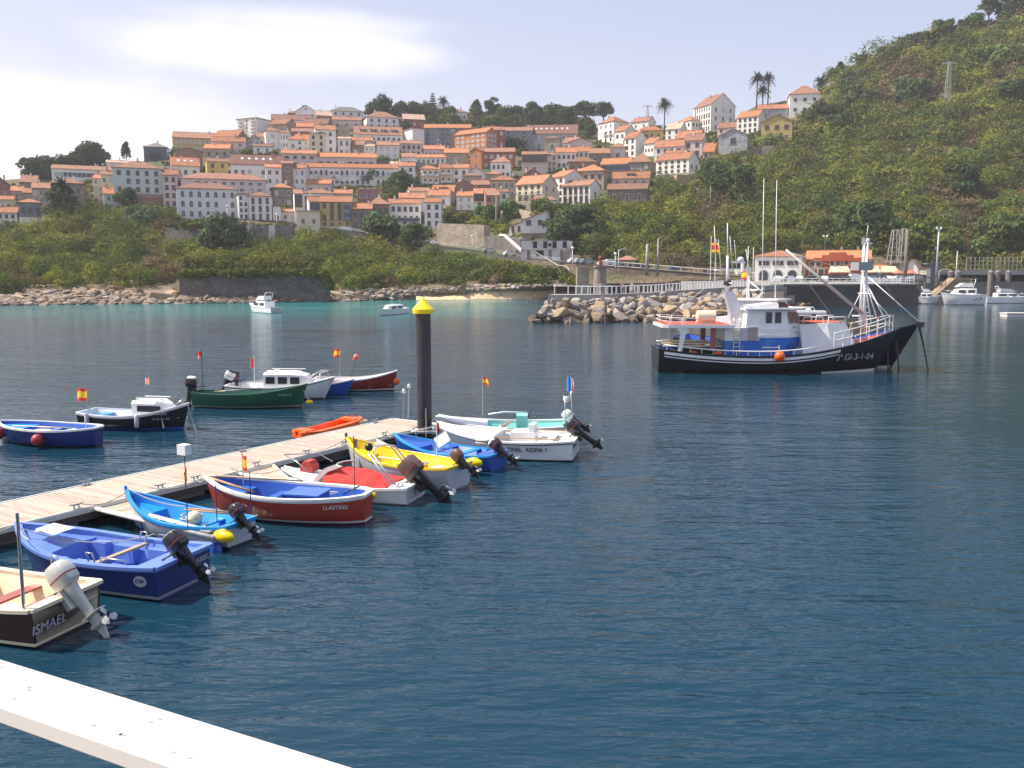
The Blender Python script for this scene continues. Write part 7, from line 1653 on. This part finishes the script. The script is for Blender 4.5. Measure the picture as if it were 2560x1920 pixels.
# second vessel: hull, wheelhouse, masts mostly hidden behind the first
def second():
    b = Boat('fishing_boat', 'farther black fishing vessel rafted behind, its bow and rod masts showing', (2301, 806), (1700, 838), 3.25, 1.7, 4.7, ts=.72, zm=1.3, main='black', rub='black', boot='black', bottom='foul', gun='black', inner='blue', floor='grey', group=FG, rake=2.2, p=2.5, nt=30, draft=.9, gw=.16, thick=.1, floorz=.55, cat='fishing boat')
    L_ = b.L; W_ = BP['white']; s = 63.0/F; X = lambda px: (px-1700)*s-L_/2+.1; Zp = lambda py: 6.5-(py-685)*s
    b.deck(.62, .99, .12, 'grey', 'foredeck', camber=.1)
    m_ = MB(); pr = None
    for i in range(9):
        t = lerpf(i/8, .7, .985); q = [b.outer(t, .12+.1*i/8, 1), b.outer(t, .0, 1)]
        if pr: m_.add([(pr[0][0], -(pr[0][1]+.03), pr[0][2]), (q[0][0], -(q[0][1]+.03), q[0][2]), (q[1][0], -(q[1][1]+.03), q[1][2]), (pr[1][0], -(pr[1][1]+.03), pr[1][2])], [(0, 1, 2, 3)])
        pr = q
    m_.build('waterline_stripe', W_, b.r, fix=False)
    m_ = MB(); pr = None
    for i in range(6):
        t = lerpf(i/5, .80, .9); z = 1.55+.07*i; q = [b.outer(t, z, 1), b.outer(t, z-.07, 1)]
        if pr: m_.add([(pr[0][0], -(pr[0][1]+.05), pr[0][2]), (q[0][0], -(q[0][1]+.05), q[0][2]), (q[1][0], -(q[1][1]+.05), q[1][2]), (pr[1][0], -(pr[1][1]+.05), pr[1][2])], [(0, 1, 2, 3)])
        pr = q
    m_.build('rubbing_stripe', W_, b.r, fix=False)
    m_ = MB(); m_.box((X(1905), 0, 2.1), (5.2, 3.2, 2.4)); dh = b.part('deckhouse', m_, W_)
    m_ = MB(); m_.box((X(1915), 0, 3.9), (3.4, 2.8, 1.3)); m_.box((X(1915), 0, 4.62), (3.8, 3.3, .12)); b.part('wheelhouse', m_, W_)
    m_ = MB(); m_.box((X(1969), 0, 3.75), (.6, 3.0, 1.1)); b.part('window_frame', m_, BP['fred'])
    m_ = MB(); m_.tube([(X(2170), 0, 2.9), (X(2170), 0, Zp(604))], [.14, .09], 8)
    for sg in (-.7, .7): m_.tube([(X(2172), sg*.3, 6.6), (X(2190), sg, 3.0)], .05, 5)
    for i in range(7): z = 3.4+i*.42; k = (6.6-z)/3.6; m_.tube([(X(2172)+(X(2190)-X(2172))*k, -.2-.5*k, z), (X(2172)+(X(2190)-X(2172))*k, .2+.5*k, z)], .03, 4)
    m_.tube([(X(2150), 0, Zp(787)), (X(2200), 0, Zp(787))], .05, 5); m_.tube([(X(2174), 0, Zp(604)), (X(2177), 0, Zp(568))], .02, 4); b.part('foremast', m_, W_, smooth=True)
    m_ = MB(); m_.ball((X(2172), 0, Zp(682)), .2, 8); m_.box((X(2168), 0, Zp(606)), (.2, .2, .5)); b.part('deck_lights', m_, BP['grey'])
    for p_, q_ in (((X(2174), 0, Zp(684)), (L_/2-.1, 0, 3.3)), ((X(2172), 0, Zp(716)), (X(2238), 0, Zp(788))), ((X(2172), 0, Zp(720)), (X(2140), 0, 3.4))): b.rail('stay', [p_, q_], .035, W_, 4)
    m_ = MB()
    for (x0, y0, x1, y1, r_) in ((1882, 760, 1882, 614, .055), (1888, 760, 1886, 690, .07), (1917, 745, 1911, 440, .045), (1962, 745, 1955, 450, .045), (1897, 700, 1896, 615, .04), (1882, 700, 1930, 735, .07), (1880, 727, 1930, 725, .05), (1895, 765, 1920, 733, .06), (1908, 770, 1925, 720, .05)):
        k = .5 if x0 in (1917,) else (-.4 if x0 == 1962 else 0)
        m_.tube([(X(x0), k, Zp(y0)), (X(x1), k, Zp(y1))], [r_, r_*.45], 6)
    b.part('rod_masts', m_, W_, smooth=True)
    m_ = MB(); m_.lathe([(.26, -.05), (.26, .05)], c=(X(1888), -.3, Zp(675)), axis='y', n=14); b.part('speaker_dish', m_, BP['grey'])
    m_ = MB(); m_.lathe([(.12, -.35), (.12, .35)], c=(X(1868), 0, Zp(667)), n=8); b.part('radar_box', m_, W_)
    b.flag(X(1886), .2, 5.6, 1.25, ('red', 'yel', 'red'), .75, .65, 2.9, polem=W_, pr=.03)
    b.flag(X(1777), .2, 6.0, 3.4, ('yel', 'red', 'yel'), .6, .7, .2, polem=W_, pr=.03, at=.86); b.flag(X(1786), .5, 6.0, 3.2, None, polem=W_, pr=.03)
    m_ = MB(); m_.tube([(L_/2-.1, 0, 3.2), (L_/2+.35, 0, 1.4), (L_/2+.75, 0, -.4)], [.1, .05, .05], 5); m_.box((L_/2, 0, 3.1), (.5, .4, .35)); b.part('anchor_chain', m_, BLK)
    m_ = MB(); m_.tube([(L_/2-1.9, -.4, 1.6), (L_/2-1.75, -.9, .6), (L_/2-1.6, -1.2, -.4)], .06, 5); b.part('anchor_chain', m_, BLK)
    # launch with a hard white top, moored beyond
    c = Boat('motor_launch', 'white hardtop launch showing between the wheelhouse and bow of the fishing vessel', (2075, 812), (1965, 818), 1.5, 1.2, 2.4, ts=.85, main='white', rub='grey', boot='white', bottom='foul', gun='white', inner='grey', floor='grey', group=None, rake=.6, cat='launch')
    cuddy(c, .3, .75, 1.3, 'maroon', wins=1); m_ = MB(); m_.box((c.px(.5), 0, 2.75), (3.2, 2.2, .22)); m_.ball((c.px(.5), 0, 3.0), .3, 8, sc=(1, 1, .5)); c.part('hardtop', m_, W_)
    c.rail('hoop_rail', [(c.px(.2), .8, 2.9), (c.px(.2), .8, 3.2), (c.px(.62), .8, 3.2), (c.px(.66), .8, 2.9)], .04, W_)
second()
# ------------------------------------------------------------------ cars
CAR_M = {n: mat('car_'+n, c, .25, .03, 1, coat=.6) for n, c in (('white', (.72,.73,.74)), ('black', (.02,.02,.022)), ('grey', (.22,.23,.25)), ('silver', (.5,.51,.52)), ('blue', (.03,.08,.2)), ('red', (.4,.03,.02)))}
TYRE = mat('tyre', (.02,.02,.02), .9)
def make_car(kind, van=False):
    r = empty('parked_car', (0, 0, 0)); m_ = MB(); H = 1.95 if van else 1.45; w = .86
    prof = [(-2.1,.3),(2.1,.3),(2.12,.62),(1.9,.86),(1.05,.95),(.45,H),(-1.2,H),(-1.95,.98),(-2.12,.8)] if not van else [(-2.2,.3),(2.2,.3),(2.22,.8),(1.75,1.1),(1.2,H),(-2.1,H),(-2.2,.9)]
    secs = []
    for y in (-w, -w*.94, w*.94, w):
        k = .97 if abs(y) == w else 1; secs.append([(x*k, y*(.82 if z > 1.0 else 1), z if z < 1 else (z-.04 if k < 1 else z)) for x, z in prof])
    m_.loft([[p for p in s_] for s_ in secs], cap=True); m_.build('body', CAR_M[kind], r, smooth=30)
    for sg in (-1, 1):
        m_ = MB(); gl = [(1.0,.97),(.48,H-.1),(-1.15,H-.1),(-1.75,1.0)] if not van else [(1.7,1.12),(1.18,H-.15),(.3,H-.15),(.3,1.12)]
        m_.add([(x, sg*w*(.84 if z > 1.02 else .9)+sg*.012, z) for x, z in gl], [(0, 1, 2, 3)]); link('side_window', m_.mesh('side_window', GLASS, fix=False), r)
    m_ = MB(); m_.add([(1.1,-.7,.98),(1.1,.7,.98),(.52,.62,H-.06),(.52,-.62,H-.06)] if not van else [(1.74,-.7,1.14),(1.74,.7,1.14),(1.26,.62,H-.1),(1.26,-.62,H-.1)], [(0,1,2,3)]); q = m_.build('windscreen', GLASS, r, fix=False); q.location = (.02, 0, .03)
    for x in (-1.35, 1.35):
        for sg in (-1, 1): m_ = MB(); m_.lathe([(.2, -.1), (.32, -.09), (.32, .09), (.2, .1)], axis='y', n=12); m_.build('wheel', TYRE, r, loc=(x, sg*.8, .32))
    return r
CARS = {}
def car(kind, px, py, Y, rz, label, group, van=False, z=None, name=None):
    k = (kind, van)
    if k not in CARS: r = CARS[k] = make_car(kind, van)
    else: r = copy_tree(CARS[k])
    p = P(px, py, Y)
    r.location = (p.x, p.y, z if z is not None else p.z); r.rotation_euler = (0, 0, rz); r.name = 'parked_van' if van else 'parked_car'; tag(r, label, 'van' if van else 'car', group)
def road_z(px): 
    xs = [a for a, b_ in RD]; i = min(max(int(np.searchsorted(xs, px))-1, 0), len(RD)-2); t = (px-xs[i])/(xs[i+1]-xs[i]); return rp[i].lerp(rp[i+1], t)
CG = 'cars parked along the coast road'
for px, k, van, lab in ((640,'grey',0,'grey car before the bright orange roofed white house'),(838,'white',0,'white car at the foot of the mustard house'),(992,'white',0,'white car below the blue awning shop'),(1082,'white',0,'white car left of the tan retaining wall'),(1225,'grey',0,'grey car right of the tan retaining wall'),(1276,'white',0,'white car under the slanting pale pipe'),(1322,'white',0,'white car at the foot of the slanting pale pipe'),(1345,'black',0,'black car in front of the ruined facade'),(1438,'white',0,'white car right of the ruined facade'),(1452,'silver',0,'silver car second right of the ruined facade'),(1468,'grey',0,'grey car between the ruined facade and the beacon'),(1512,'white',0,'white car behind the beacon tower'),(1532,'silver',1,'silver van beside the kiosk'),(1605,'black',0,'black car right of the kiosk'),(1690,'blue',0,'dark blue car behind the cream road railing'),(1775,'black',0,'black car near the right end of the cream railing'),(1855,'white',1,'white van at the right end of the cream railing')):
    p = road_z(px); car(k, px, 690, p.y+2.2, .35 if px > 1250 else .2, lab, CG, bool(van), z=p.z+.58)
car('white', 522, 552, T(522,552).y-1, .1, 'white car in front of the arched harbour block', CG, z=T(522,552).z+.4); car('white', 860, 462, T(860,462).y-3, .1, 'white car under the very long white terrace', 'cars in the village', z=T(860,462).z+.8); car('silver', 1005, 466, T(1005,466).y-3, .1, 'silver car at the right end of the long terrace', 'cars in the village', z=T(1005,466).z+.8)
QC = 'cars parked on the quay'
ql = [('white',1945,'white car before the middle arch of the white harbour building'),('white',1975,'white car before the right arch of the white harbour building'),('silver',2000,'silver car between the white and red harbour buildings'),('black',2032,'black car before the left window of the red building'),('white',2062,'white car before the door of the red building'),('black',2090,'black car left of the wide beige awning'),('black',2118,'black car in front of the wide beige awning'),('white',2146,'white van in front of the red building'),('blue',2180,'blue car under the middle awning'),('black',2206,'black car between two awnings'),('white',2222,'white car in front of the right awning'),('white',2252,'white car beside the tall timber mast'),('grey',2275,'grey car left of the yellow box'),('silver',2296,'silver car right of the parasols')]
for i, (k, px, lab) in enumerate(ql): p = P(px, 695, 214+ (i % 3)*2.5); car(k, px, 695, p.y, .0 if i % 2 else 1.2, lab, QC, van=(px == 2146), z=QZ)
def hull_on_quay():
    p = P(2205, 700, 192); m_ = MB(); m_.loft([[(x, -w, 1.0), (x, -w*.6, .3), (x, w*.6, .3), (x, w, 1.0)] for x, w in ((-4, .9), (-1, 1.15), (2, 1.0), (4.2, .05))], cap=True); m_.box((0, 0, 1.0), (6, 1.8, .06)); o = m_.build('stored_boat', BP['white']); o.location = (p.x, 192, 4.6); tag(o, 'white boat hull laid up on the pier behind the white railing', 'boat')
hull_on_quay()
# ------------------------------------------------------------------ people
SKIN = mat('skin', (.45,.26,.18), .6, .05, 8); HAIR = mat('hair_dark', (.04,.028,.02), .7)
def person_mesh(name, J, top, bottom, toph, both):
    """one continuous skinned body; joints J: name->pos,radius,parent"""
    names = list(J); me = bpy.data.meshes.new(name); me.from_pydata([J[n][0] for n in names], [(names.index(J[n][2]), names.index(n)) for n in names if J[n][2]], [])
    o = bpy.data.objects.new('tmp', me); COL.objects.link(o); m = o.modifiers.new('s', 'SKIN'); 
    for i, n in enumerate(names): v = me.skin_vertices[0].data[i]; v.radius = (J[n][1], J[n][1]*(.72 if n in ('chest', 'pelvis', 'waist') else 1)); v.use_root = (n == 'pelvis')
    s_ = o.modifiers.new('u', 'SUBSURF'); s_.levels = 1; s_.render_levels = 1
    dg = bpy.context.evaluated_depsgraph_get(); dg.update(); r = bpy.data.meshes.new_from_object(o.evaluated_get(dg)); bpy.data.objects.remove(o); r.name = name
    for m_ in (SKIN, top, bottom, HAIR): r.materials.append(m_)
    for p in r.polygons:
        z = p.center.z; h = math.hypot(p.center.x, p.center.y)
        p.material_index = 3 if (z > 1.66 or (z > 1.55 and p.center.y > .03)) else 0 if z > 1.46 else 1 if (z > both and h < toph) else 2 if (z > .42 and z <= both and h < .4) else 0
        p.use_smooth = True
    return r
def person(px, py, Y, rz, label, top, bottom, pose='stand', z=None, scale=1.0, cut=0):
    J = {'pelvis': ((0,0,.95),.135,None),'waist': ((0,0,1.1),.12,'pelvis'),'chest': ((0,0,1.32),.16,'waist'),'neck': ((0,-.01,1.5),.055,'chest'),'chin': ((0,-.03,1.57),.075,'neck'),'head': ((0,-.01,1.67),.10,'chin'),'nose': ((0,-.12,1.63),.02,'chin')}
    for s_, n in ((-1, 'l'), (1, 'r')):
        J['hip'+n] = ((s_*.1,0,.88),.10,'pelvis'); J['knee'+n] = ((s_*.12,-.03,.50),.062,'hip'+n); J['ankle'+n] = ((s_*.13,.02,.09),.042,'knee'+n); J['toe'+n] = ((s_*.15,-.17,.03),.035,'ankle'+n)
        J['sh'+n] = ((s_*.19,0,1.42),.06,'chest')
        if pose == 'raise': J['el'+n] = ((s_*.34,-.12,1.33),.042,'sh'+n); J['wr'+n] = ((s_*.16,-.30,1.5),.03,'el'+n)
        else: J['el'+n] = ((s_*.27,.03,1.14),.042,'sh'+n); J['wr'+n] = ((s_*.28,-.1,.92),.03,'el'+n)
        w_ = J['wr'+n][0]; J['hand'+n] = ((w_[0], w_[1]-.06, w_[2]-.03),.035,'wr'+n)
    me = person_mesh('person', J, top, bottom, .31, .98)
    p = P(px, py, Y); o = link('person', me, None, (p.x, p.y, p.z if z is None else z), rz); o.scale = (scale,)*3
    return tag(o, label, 'person', 'people on the breakwater and beach')
cm = {n: mat('cloth_'+n, c, .85) for n, c in (('yellow', (.70,.66,.30)), ('dark', (.03,.03,.04)), ('jean', (.06,.08,.14)), ('white', (.7,.7,.68)), ('red', (.35,.08,.07)), ('grey', (.25,.24,.23)), ('pink', (.5,.28,.22)))}
zb_ = lambda px: float(np.interp(px, [q[0] for q in BW], [q.z for q in bwp])); yb_ = lambda px: float(np.interp(px, [q[0] for q in BW], [q.y for q in bwp]))
for px, top, bot, rz, pose, lab in ((1488,'yellow','grey',.3,'raise','person in a pale yellow top leaning beside the beacon tower'),(1501,'grey','dark',2.6,'raise','person in a grey top standing right against the beacon'),(1536,'red','dark',3.0,'stand','person in a dark red top right of the beacon'),(1556,'pink','red',.2,'stand','person in a pink top on the breakwater right of the beacon'),(1580,'yellow','white',.4,'stand','person in a lime top behind the white railing'),(1667,'red','jean',2.8,'stand','person in red at the middle of the breakwater railing'),(1679,'dark','dark',3.2,'raise','person in black with raised arms at the breakwater railing')):
    person(px, 730, yb_(px)+1.7, rz, lab, cm[top], cm[bot], pose, z=zb_(px)-.02)
for px, py, lab, top in ((1252,744,'bather standing at the left end of the beach','pink'),(1400,742,'dark clad bather standing at the right end of the beach','dark'),(1418,737,'bather walking on the dry sand','pink'),(1437,736,'bather in red beside the rocks of the beach','red')):
    q = G(px, py+4, 0); person(px, py, q.y, .5, lab, cm[top] if top != 'pink' else SKIN, cm['dark'], z=.15)
for px in (1320, 1328, 1341, 1388):
    q = G(px, 751, 0); person(px, 750, q.y, .5, 'bather standing chest deep in the turquoise shallows', SKIN, SKIN, z=-1.05)
p_ = G(1000, 771, 0); person(1006, 760, p_.y+.3, 1.2, 'person standing at the stern of the low white cruiser', SKIN, cm['red'], z=.95)
# ------------------------------------------------------------------ vegetation
for q in ([(447,680),(808,682),(826,720),(826,745),(447,745)], [(470,562),(735,566),(735,600),(560,596),(470,590)], [(1095,556),(1300,600),(1300,645),(1095,622)], [(1300,600),(1430,598),(1430,655),(1300,650)],
          [(600,545),(700,550),(850,570),(1000,596),(1200,624),(1350,652),(1540,664),(1900,696),(1900,712),(1540,690),(1330,664),(1180,640),(990,612),(840,582),(600,560)],
          [(1880,640),(2180,640),(2300,662),(2300,710),(1880,710)], [(1535,645),(1592,645),(1592,680),(1535,680)], [(1690,425),(1775,415),(1775,440),(1690,462)], [(2468,140),(2490,140),(2490,175),(2468,175)], [(2358,225),(2378,225),(2378,262),(2358,262)],
          [(2220,650),(2300,650),(2300,700),(2220,700)]):
    KEEP.append(q)
for h in HOUSES:
    if h[3]-h[2] > 20: KEEP.append([(h[0], h[2]+3), (h[1], h[2]+3), (h[1], h[3]-4), (h[0], h[3]-4)])
scrub('hill_scrub', [(1380,636),(1310,592),(1390,560),(1400,515),(1440,506),(1516,506),(1626,506),(1650,448),(1775,436),(1800,402),(1990,386),(1990,290),(2060,205),(2250,130),(2400,82),(2560,28),(2900,-110),(2900,700),(2300,690),(1900,690),(1700,672)], 3900, 19, 'dense green and brown scrub covering the right hillside', seed=3, nl=135, brown=.20, leaf=.46)
scrub('headland_scrub', [(-300,590),(0,572),(110,560),(240,528),(300,520),(380,545),(440,556),(620,566),(735,572),(900,592),(1220,646),(1330,690),(1250,716),(780,728),(826,700),(800,684),(450,684),(440,716),(300,722),(120,722),(0,738),(-300,742)], 1900, 18, 'green ivy and bushes covering the low headland', seed=5, nl=140, brown=.10, leaf=.42)
scrub('bank_scrub', [(1250,662),(1330,664),(1430,684),(1436,712),(1330,712),(1240,710)], 120, 10, 'dry bushes on the bank between the coast road and the beach', seed=31, nl=80, brown=.35, leaf=.45)
scrub('outer_scrub', [(-880,490),(-300,460),(-30,455),(-30,570),(-300,590),(-300,740),(-880,745)], 620, 24, 'scrub and woodland beyond the left end of the village', seed=41, nl=90, brown=.1, leaf=.6)
scrub('ivy_terrace', [(447,628),(800,640),(815,690),(447,690)], 330, 14, 'bright ivy hanging over the top of the sea wall', seed=8, nl=100, brown=.0, leaf=.45)
scrub('wall_ivy', [(380,552),(600,556),(735,562),(735,572),(600,570),(380,566)], 110, 9, 'grass and ivy along the top of the buttressed wall', seed=12, nl=70, brown=.1, leaf=.4)
scrub('ridge_scrub', [(1000,300),(1150,296),(1340,304),(1470,310),(1470,330),(1340,330),(1180,318),(1000,320)], 240, 12, 'belt of green thicket along the village ridge', seed=9, nl=90, brown=.0, leaf=.5, dark=.25)
VP = [(20,460),(130,425),(300,412),(400,400),(580,350),(760,300),(1000,300),(1300,318),(1460,322),(1640,330),(1800,320),(1960,290),(1985,380),(1790,400),(1640,448),(1620,508),(1420,506),(1400,560),(1320,590),(1240,610),(1100,560),(950,600),(800,570),(700,556),(430,550),(240,524),(20,560)]
scrub('garden_greenery', VP, 850, 9, 'small gardens and bushes between the village houses', seed=21, nl=70, brown=.08, leaf=.42, dark=.1)
TR = 'trees on the village ridge'
DK = (.036, .054, .024)
for px, py, h, w, kind, lab, c in (
 (90,452,10.2,17.6,'round','broad dark round tree at the far left skyline',DK), (118,448,8.8,14.4,'round','second dark tree beside the far left round tree',DK),
 (165,430,7.5,12.8,'round','first tree of the dark wood above the white terrace',DK),(192,428,8.8,12.8,'round','second tree of the dark wood above the white terrace',DK),(215,426,11.6,14.4,'round','tallest tree of the dark wood above the white terrace',DK),(240,424,12.9,16.0,'round','right hand tree of the dark wood above the white terrace',DK),
 (316,397,8.2,5.6,'cypress','small dark conifer left of the blue glass house',DK),(386,402,4.8,7.2,'round','bush tree in front of the blue glass house',(.05,.075,.03)),(440,400,6.1,8.0,'round','pale green tree below the ochre school',(.06,.09,.03)),
 (955,296,12.9,16.0,'round','large dark pine beside the orange hip roof villa',DK),(935,300,10.2,11.2,'round','ragged dark tree at the left of the ridge wood',DK),(1000,298,8.8,16.0,'round','dark wide tree behind the red brick house',DK),(1035,296,7.5,16.0,'round','low broad tree right of the red brick house',(.045,.07,.022)),
 (1082,290,13.6,7.2,'araucaria','tall pointed araucaria on the ridge',DK),(1060,292,6.8,14.4,'round','green tree left of the araucaria',(.045,.07,.022)),(1118,300,6.1,14.4,'round','green tree in front of the skyline white villa',(.05,.08,.025)),
 (1190,300,11.6,9.6,'cypress','pale conical tree right of the skyline white villa',(.055,.085,.03)),(1228,302,13.6,13.6,'round','big dome shaped dark tree on the centre skyline',DK),(1258,312,7.5,17.6,'round','wide olive tree behind the orange brick block',(.05,.075,.028)),(1300,312,10.9,11.2,'round','mixed green tree left of the triple pines',(.05,.075,.028)),
 (1336,312,13.6,14.4,'round','tallest dark tree in the middle of the centre skyline',DK),(1370,312,10.2,17.6,'round','broad olive tree above the church roof',(.045,.07,.025)),(1412,314,11.6,19.2,'round','broad dark tree right above the church roof',DK),
 (1463,318,15.0,15.2,'wide','windblown dark pine left of the tower house',DK),(1508,318,14.3,12.8,'wide','windblown dark pine right behind the tower house',DK),(1476,350,8.8,8.0,'round','small olive tree left of the tower house',(.04,.06,.03)),
 (1672,335,4.1,8.0,'round','small green tree left of the manor',(.05,.08,.03)),(1640,332,3.4,7.2,'round','low bush tree at the foot of the single palm',(.05,.08,.03)),
 (2080,205,6.8,6.4,'cypress','dark conifer right of the topmost white house',DK),(2100,200,8.8,8.0,'cypress','tall dark conifer on the hill shoulder',DK)):
    tree(px, py, h, w, lab, kind, col=c, group=TR)
RG = 'trees along the right hill skyline'
rn = random.Random(77)
sk = [(2128,188,9),(2155,172,14),(2185,165,9),(2210,150,13),(2240,138,9),(2264,124,15),(2300,112,12),(2326,104,11),(2358,92,15),(2382,84,9),(2410,78,12),(2438,66,13),(2470,54,19),(2505,44,15),(2540,30,17),(2580,20,16)]
ADJ = ['ragged','slender','bushy','tall','low','leaning','open crowned','broad','spindly','small','rounded','dense','high','dark','thick','outermost']
for i, (px, py, h) in enumerate(sk):
    tree(px, py+14, h*.72, h*rn.uniform(.6, .85), ADJ[i]+' tree on the right hill skyline, number '+str(i+1)+' of sixteen from the left', 'round' if i % 3 else 'wide', col=rn.choice((DK, (.045,.07,.022), (.04,.06,.03))), group=RG, seed=i)
SL = 'trees standing on the slopes'
for px, py, h, w, lab, c in ((160,560,12,13,'dark tree under the grey stone house on the left',DK),(316,530,9,10,'dark tree against the wine red plinth',DK),(556,640,11,17,'big round grey green tree below the buttressed wall',(.06,.085,.045)),(350,575,7,12,'grey green bush tree left of the buttressed wall',(.06,.085,.05)),
 (1040,640,10,15,'round tree in the green hollow below the road',(.05,.075,.03)),(960,625,11,17,'tall bushy tree left of the green hollow',(.055,.08,.035)),(1360,560,8,12,'light green tree left of the slanting roof house gable',(.07,.10,.03)),(1270,545,6,13,'leafy tree in the garden above the pale pipe',(.06,.1,.03)),
 (1450,610,12,17,'dark tree beside the ruined facade',(.045,.065,.03)),(1400,620,8,12,'second dark tree beside the ruined facade',(.045,.065,.03)),(1820,500,13,20,'massive dark green tree in the middle of the right slope',(.04,.062,.024)),(1780,470,10,16,'upper left lobe tree of the dark slope group',(.045,.07,.026)),
 (1925,378,7,12,'pale flowering bush tree in front of the yellow house',(.12,.14,.05)),(2060,330,13,17,'large olive tree right of the yellow house',(.05,.065,.026)),(2100,350,11,15,'dark tree behind the yellow house shoulder',(.038,.055,.022)),(2150,290,14,19,'big leafy tree on the upper right slope',(.06,.075,.03)),(2130,240,12,16,'leafy tree below the hill skyline',(.055,.075,.03)),
 (2280,265,12,17,'round tree left of the lattice power pylon',(.05,.075,.03)),(2440,180,10,15,'bush tree left of the white shrine',(.07,.1,.03)),(2530,170,10,17,'pale bush tree right of the white shrine',(.09,.12,.04)),(2400,500,13,13,'dark tree column on the middle of the right slope',(.035,.055,.022)),(2540,280,13,15,'dark tree at the right edge of the slope',(.04,.06,.025)),
 (2170,610,11,22,'broad tree behind the red building',(.045,.07,.025)),(2470,660,13,15,'tall bush tree behind the lattice fence',(.06,.08,.025)),(2540,655,14,16,'right hand tree behind the lattice fence',(.045,.07,.025)),(2320,650,12,17,'overhanging green tree beside the stepped gable',(.07,.095,.022)),
 (1000,477,7,14,'dark garden tree under the right end of the long terrace',(.04,.065,.025)),(925,460,6,13,'dark hedge tree below the middle of the long terrace',(.04,.06,.025)),(840,462,5,7,'yellow green bush below the long terrace',(.16,.13,.03)),(1015,330,6,8,'green tree below the red brick house',(.05,.075,.03)),
 (1235,555,6,10,'garden tree right of the salmon house',(.05,.085,.03)),(1205,548,5,7,'bright green shrub tree under the salmon house',(.05,.12,.03)),(1290,378,6,14,'olive tree under the slate apartments',(.05,.065,.03)),(1512,460,8,7,'slim tree beside the tan warehouse',(.05,.075,.03))):
    tree(px, py, h, w, lab, 'round', col=c, group=SL, dens=.9)
palm(1660, 336, 17.0, 10.5, 'single tall palm standing alone on the skyline')
palm(1891, 268, 15.5, 10.5, 'left palm of the palm trio on the skyline', Y=505); palm(1906, 268, 9.5, 9.5, 'short middle palm of the palm trio', Y=500); palm(1919, 266, 15.5, 9.0, 'right palm of the palm trio on the skyline', Y=507)
palm(2050, 240, 7.5, 9.5, 'palm beside the topmost white house'); palm(1108, 296, 10.5, 9, 'palm right of the araucaria on the ridge'); palm(160, 520, 7.5, 8.5, 'big palm in front of the grey stone house at left', Y=300, tr=.4); palm(1454, 345, 5.5, 6, 'small palm left of the tower house')

def hang(name, label, pts, Y, n, seed):
    rnd = random.Random(seed); L_ = Leaves()
    for i in range(n):
        t = rnd.random()*(len(pts)-1); k = int(t); a, b_ = pts[k], pts[k+1]; f = t-k; px = a[0]+(b_[0]-a[0])*f; py = a[1]+(b_[1]-a[1])*f+rnd.uniform(-3, 5)+(rnd.random()**3)*rnd.choice((0, 0, 14))
        y = (Y or D(px, 616))-1.0; p = P(px, py, y); r = rnd.uniform(.5, 1.2); L_.blob(tuple(p), r, 60, .32, Vector(rnd.choice(GREENS))*rnd.uniform(.8, 1.2), flat=.8)
    tag(link(name, L_.mesh(name)), label, 'ivy', kind='stuff')
hang('hanging_ivy', 'ivy spilling over the edge of the dark sea wall', [(447,684),(520,682),(640,681),(760,680),(808,684),(826,712)], 206, 240, 4)
hang('hanging_ivy', 'ivy and grass spilling over the buttressed wall', [(412,562),(480,562),(560,563),(735,565)], None, 130, 6)
